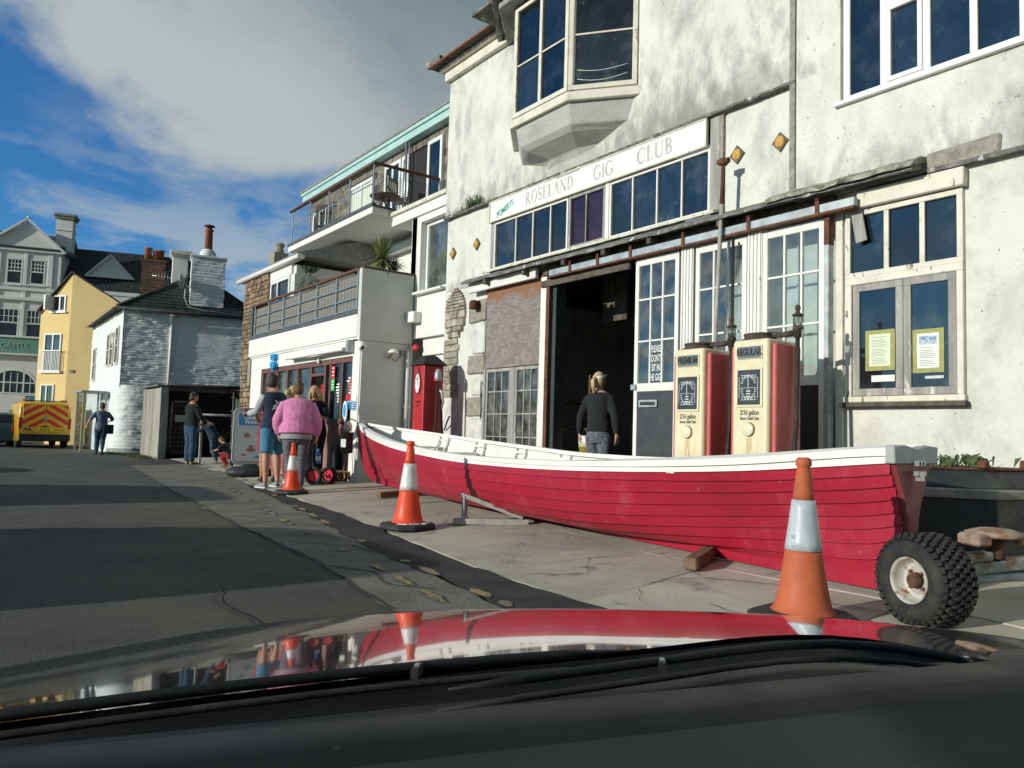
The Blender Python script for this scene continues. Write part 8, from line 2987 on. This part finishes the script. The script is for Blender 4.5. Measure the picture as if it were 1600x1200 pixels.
# man by the timber shelter
person('person in black jumper and blue jeans standing by the roll cages', 5.04, 20.1, R(75), 1.77, 'black_cloth', 'denim', 'hair_dark', build=1.1, turn=.35, nod=.25,
       armL=((-.05, .06, -.15), (-.03, .17, -.23)), armR=((.05, .05, -.15), (.03, .15, -.24)), hem=-.04, top_off=.02, bot_off=.018, flare=.012, shoe='shoe_tan')
# child leaning on the rail
ch_, T_, HP_, sh_, lg_ = person('child with curly hair in navy coat leaning over the hand rail', 5.72, 20.48, R(-30), 1.18, 'navy', 'denim', 'hair_curly', build=1.15, lean=.62, nod=.3, turn=-.5,
       armL=((-.05, .12, -.08), (-.03, .24, -.06)), armR=((.05, .12, -.08), (.03, .24, -.06)), legL=((-.06, -.02, .27), (-.07, -.16, .045)), legR=((.06, .02, .27), (.08, .0, .045)), top_off=.026, bot_off=.012, hair_style='curly', shoe='shoe_tan', hem=-.06)
hd_ = MB().ell(T_(0, -.055, .31), (.11, .06, .07), 12, 8)
hd_.build('hood', M['grey_light'], ch_, world=False)
# smaller child crouching behind the sign board
person('small child in red leggings crouching behind the advertising board', 5.55, 18.55, R(-60), 1.0, 'black_cloth', 'red_short', 'hair_brown', build=1.1, pz=.27, lean=.5, nod=.2,
       legL=((-.08, .22, .30), (-.08, .06, .045)), legR=((.08, .22, .30), (.08, .06, .045)), armL=((-.04, .10, -.12), (-.02, .22, -.16)), sleeve=.5, shoe='shoe_tan', hair_style='short')
# walker
wk, T_, HP_, sh_, lg_ = person('person in blue grey top and jeans walking away past the white house', 4.14, 27.35, R(2), 1.62, 'blue_grey', 'denim', 'hair_brown', build=1.1, nod=.1,
       armL=((-.10, -.02, -.14), (-.15, .03, -.26)), armR=((.10, -.01, -.14), (.06, .12, -.16)), sleeve=.6, top_off=.018, bot_off=.012, hem=-.08,
       legL=((-.05, .05, .29), (-.05, .06, .045)), legR=((.04, -.0, .28), (.02, -.17, .11)), shoe='shoe_dark')
sbg = thing('shoulder_bag', 'dark shoulder bag carried on the right hip of the person walking away', 'bag', (4.25, 27.2, .8))
pb = wk.matrix_basis
sb2 = MB().obox(tuple(pb @ V((.19, -.10, .80))), (0, 0, 1), (1, 0, 0), (.15, .15, .05))
sb2.build('pouch', M['navy'], sbg, .03, seg=2)
MB().tube([tuple(pb @ V(p)) for p in ((.16, -.15, .94), (.02, -.17, 1.15), (-.10, -.12, 1.34), (-.13, .0, 1.38))], .018, 6, sq=.4).build('strap', M['navy'], sbg)

# ------------------------------------------------------------------ pavement clutter by the shop
M['frame_grey'] = mat('grey_sign_frame', (.36, .37, .37), .45, spec=.4)
M['poster_sheet'] = mat('pale_poster_sheet', (.52, .54, .58), .35, c2=(.48, .50, .55), scale=2, spec=.6)
M['poster_sky'] = mat('blue_poster_header', (.02, .22, .50), .4, c2=(.03, .34, .60), scale=5)
M['food_brown'] = mat('printed_food_brown', (.20, .09, .06), .6, c2=(.36, .24, .14), scale=25)
M['base_black'] = mat('black_moulded_base', (.022, .026, .028), .6, c2=(.035, .04, .042), scale=4)
ab = thing('advertising_board', 'grey framed advertising board with blue header on black rocking base', 'sign', (4.98, 15.3, .04), rz=R(-12))
def rr(w, z0, z1, r):
    pts = []
    for cx, cz, a0 in ((w-r, z1-r, 0), (-w+r, z1-r, 90), (-w+r, z0+r, 180), (w-r, z0+r, 270)):
        for k in range(6):
            a = R(a0+18*k)
            pts.append((cx+r*cos(a), cz+r*sin(a)))
    return pts
MB().prism(rr(.36, .22, 1.34, .12), 'y', -.03, .03).build('frame', M['frame_grey'], ab, .008, world=False)
MB().prism(rr(.30, .29, 1.27, .05), 'y', -.036, -.031).build('poster', M['poster_sheet'], ab, world=False)
MB().prism(rr(.255, 1.0, 1.23, .03), 'y', -.040, -.0365).build('poster_header', M['poster_sky'], ab, world=False)
FM = lambda x_, z_: frame_M((x_, -.0415, z_), (1, 0, 0), (0, 0, 1))
text_mesh('header_lettering', 'SUMMER', .085, M['letter_white'], ab, FM(0, 1.135), .001, .95, bold=.003, local=True)
text_mesh('header_lettering', 'PICNIC', .085, M['letter_white'], ab, FM(0, 1.055), .001, .95, bold=.003, local=True)
for (x_, z_, w_, h_, m_) in ((-.10, .80, .06, .06, 'food_brown'), (.10, .73, .07, .04, 'paper_pale'), (.15, .87, .04, .06, 'poster_sky'), (-.02, .52, .10, .05, 'food_brown'), (-.02, .585, .05, .03, 'food_brown'), (.14, .62, .04, .05, 'poster_sky'), (.12, .38, .08, .03, 'poster_sky'), (-.15, .42, .05, .02, 'poster_red')):
    MB().prism([(x_+w_*cos(a)*.8, z_+h_*sin(a)*.8) for a in [2*pi*k/10 for k in range(10)]], 'y', -.040, -.0365).build('poster_picture', M[m_], ab, world=False)
MB().lathe([(.02, 0), (.40, .0), (.46, .05), (.45, .11), (.36, .17), (.16, .20), (.10, .24), (.02, .24)], 32, Matrix.Diagonal((1.0, .62, 1, 1))).build('base', M['base_black'], ab, world=False)

# sack truck with a red-hubbed wheel and a water bottle
M['bottle_blue'] = mat('blue_bottle', (.02, .16, .52), .25, coat=.3)
stx = thing('sack_truck', 'small sack truck with red-hubbed wheels in front of the timber pallets', 'trolley', (5.25, 12.75, .05))
for dx, dy in ((0, 0), (.34, .14)):
    Mx = Matrix.Translation((5.20+dx, 12.62+dy, .05+.155)) @ Matrix.Rotation(R(-46), 4, 'Z') @ Matrix.Rotation(R(90), 4, 'X')
    MB().lathe([(.10, -.035), (.145, -.04), (.155, -.02), (.155, .02), (.145, .04), (.10, .035)], 26, Mx, hollow=True).build('tyre', M['rubber'], stx)
    wl_ = MB().lathe([(.10, -.025), (.085, -.025), (.085, .025), (.10, .025)], 22, Mx).lathe([(.03, -.04), (.03, .04), (.01, .045)], 12, Mx)
    for k in range(5):
        a = 2*pi*k/5
        wl_.obox(tuple(Mx @ V((.06*cos(a), .06*sin(a), 0))), Mx.to_3x3() @ V((cos(a), sin(a), 0)), Mx.to_3x3() @ V((-sin(a), cos(a), 0)), (.035, .02, .018))
    wl_.build('wheel_hub', M['poster_red'], stx)
MB().tube([(5.22, 12.66, .2), (5.54, 12.78, .2)], .014, 7).build('axle', M['steel'], stx)
for p in ((5.26, 12.68), (5.50, 12.76)):
    MB().tube([(p[0], p[1], .16), (p[0]+.02, p[1]+.05, .55), (p[0]+.05, p[1]+.14, .95)], .013, 7).build('upright', M['letter_black'], stx)
MB().box(5.22, 5.55, 12.5, 12.72, .075, .085).build('toe_plate', M['letter_black'], stx)
bt = thing('water_bottle', 'blue plastic bottle standing above the red-hubbed wheel', 'bottle', (5.30, 12.70, .38))
MB().lathe([(.04, .40), (.045, .41), (.045, .56), (.03, .60), (.018, .63), (.018, .66), (.01, .665)], 16, Matrix.Translation((5.31, 12.72, 0))).build('bottle', M['bottle_blue'], bt)
MB().lathe([(.0462, .45), (.0462, .53), (.0455, .531)], 16, Matrix.Translation((5.31, 12.72, 0))).build('bottle_label', M['paper'], bt)

M['pallet_wood'] = mat('yellowish_pallet_timber', (.40, .30, .14), .85, c2=(.30, .22, .10), scale=8, zs=.4, rand=.15, bump=(30, .4, .006))
pa = thing('timber_pallet', 'low pale timber pallet between the shop door and the bow', 'pallet', (6.0, 13.3, .08))
for k in range(7):
    y = 12.85+k*.15
    MB().box(5.35, 6.55, y, y+.11, .235, .26).build('deck_board', M['pallet_wood'], pa, .003)
for x in (5.4, 5.95, 6.48):
    MB().box(x-.03, x+.05, 12.85, 13.86, .13, .233).build('bearer', M['pallet_wood'], pa, .003)
for x in (5.45, 6.4):
    MB().box(x-.05, x+.06, 12.87, 12.97, .06, .128).build('foot', M['dark_wood'], pa)
bl = MB().box(6.05, 6.5, 12.95, 13.1, .262, .33)
tag(bl.build('plank_offcut', M['riser'], bevel=.004), 'reddish timber offcut lying on the pale pallet', 'timber')
lg2 = thing('black_case', 'black case standing between the shop assistant and the pillar', 'case', (6.05, 13.5, .26))
MB().box(5.92, 6.22, 13.30, 13.62, .262, .72).build('case_body', M['black_cloth'], lg2, .03, seg=2)
MB().tube([(6.0, 13.45, .72), (6.0, 13.45, .80), (6.14, 13.45, .80), (6.14, 13.45, .72)], .012, 6).build('handle', M['letter_black'], lg2)

bk = thing('black_bucket', 'black bucket with white label hanging off the bow', 'bucket', (5.68, 12.5, .6))
Mb = Matrix.Translation((5.70, 12.42, .60)) @ Matrix.Rotation(R(-8), 4, 'Y')
MB().lathe([(.105, 0), (.14, .33), (.15, .335), (.15, .35), (.125, .35), (.10, .02)], 22, Mb).build('bucket', M['base_black'], bk)
MB().obox(tuple(Mb @ V((-.09, -.10, .19))), (.7, -.7, 0), (0, 0, 1), (.045, .07, .004)).build('label', M['letter_white'], bk)
MB().tube([tuple(Mb @ V(p)) for p in ((-.14, 0, .33), (-.08, -.03, .45), (.0, -.04, .50), (.08, -.03, .45), (.14, 0, .33))], .008, 6).build('handle', M['poster_red'], bk)
fd = MB().ell((5.72, 12.46, 1.06), (.075, .075, .095), 14, 10).tube([(5.72, 12.46, 1.13), (5.80, 12.52, 1.20), (5.9, 12.5, 1.16)], .012, 6)
tag(fd.build('rope_fender', M['board_white']), 'pale round fender hung at the head of the bow', 'fender')

pcx = thing('pushchair', 'dark pushchair with curved silver frame beside the crouching child', 'pushchair', (5.75, 18.9, .07))
MB().tube([(5.62, 18.6, .12), (5.66, 18.65, .45), (5.78, 18.72, .75), (5.95, 18.8, .95), (6.15, 18.9, 1.0)], .018, 8).build('frame', M['steel'], pcx)
MB().tube([(6.0, 18.3, .12), (6.04, 18.35, .45), (6.16, 18.42, .75), (6.33, 18.5, .95), (6.5, 18.6, 1.0)], .018, 8).build('frame', M['steel'], pcx)
MB().ell((6.05, 18.7, .55), (.24, .26, .24), 14, 9).build('seat', M['black_cloth'], pcx)
for p in ((5.62, 18.6), (6.0, 18.3), (6.25, 19.0), (6.55, 18.7)):
    MB().lathe([(.06, -.02), (.09, -.02), (.09, .02), (.06, .02), (.01, .015)], 16, Matrix.Translation((p[0], p[1], .16)) @ Matrix.Rotation(R(90), 4, 'Y')).build('wheel', M['rubber'], pcx)
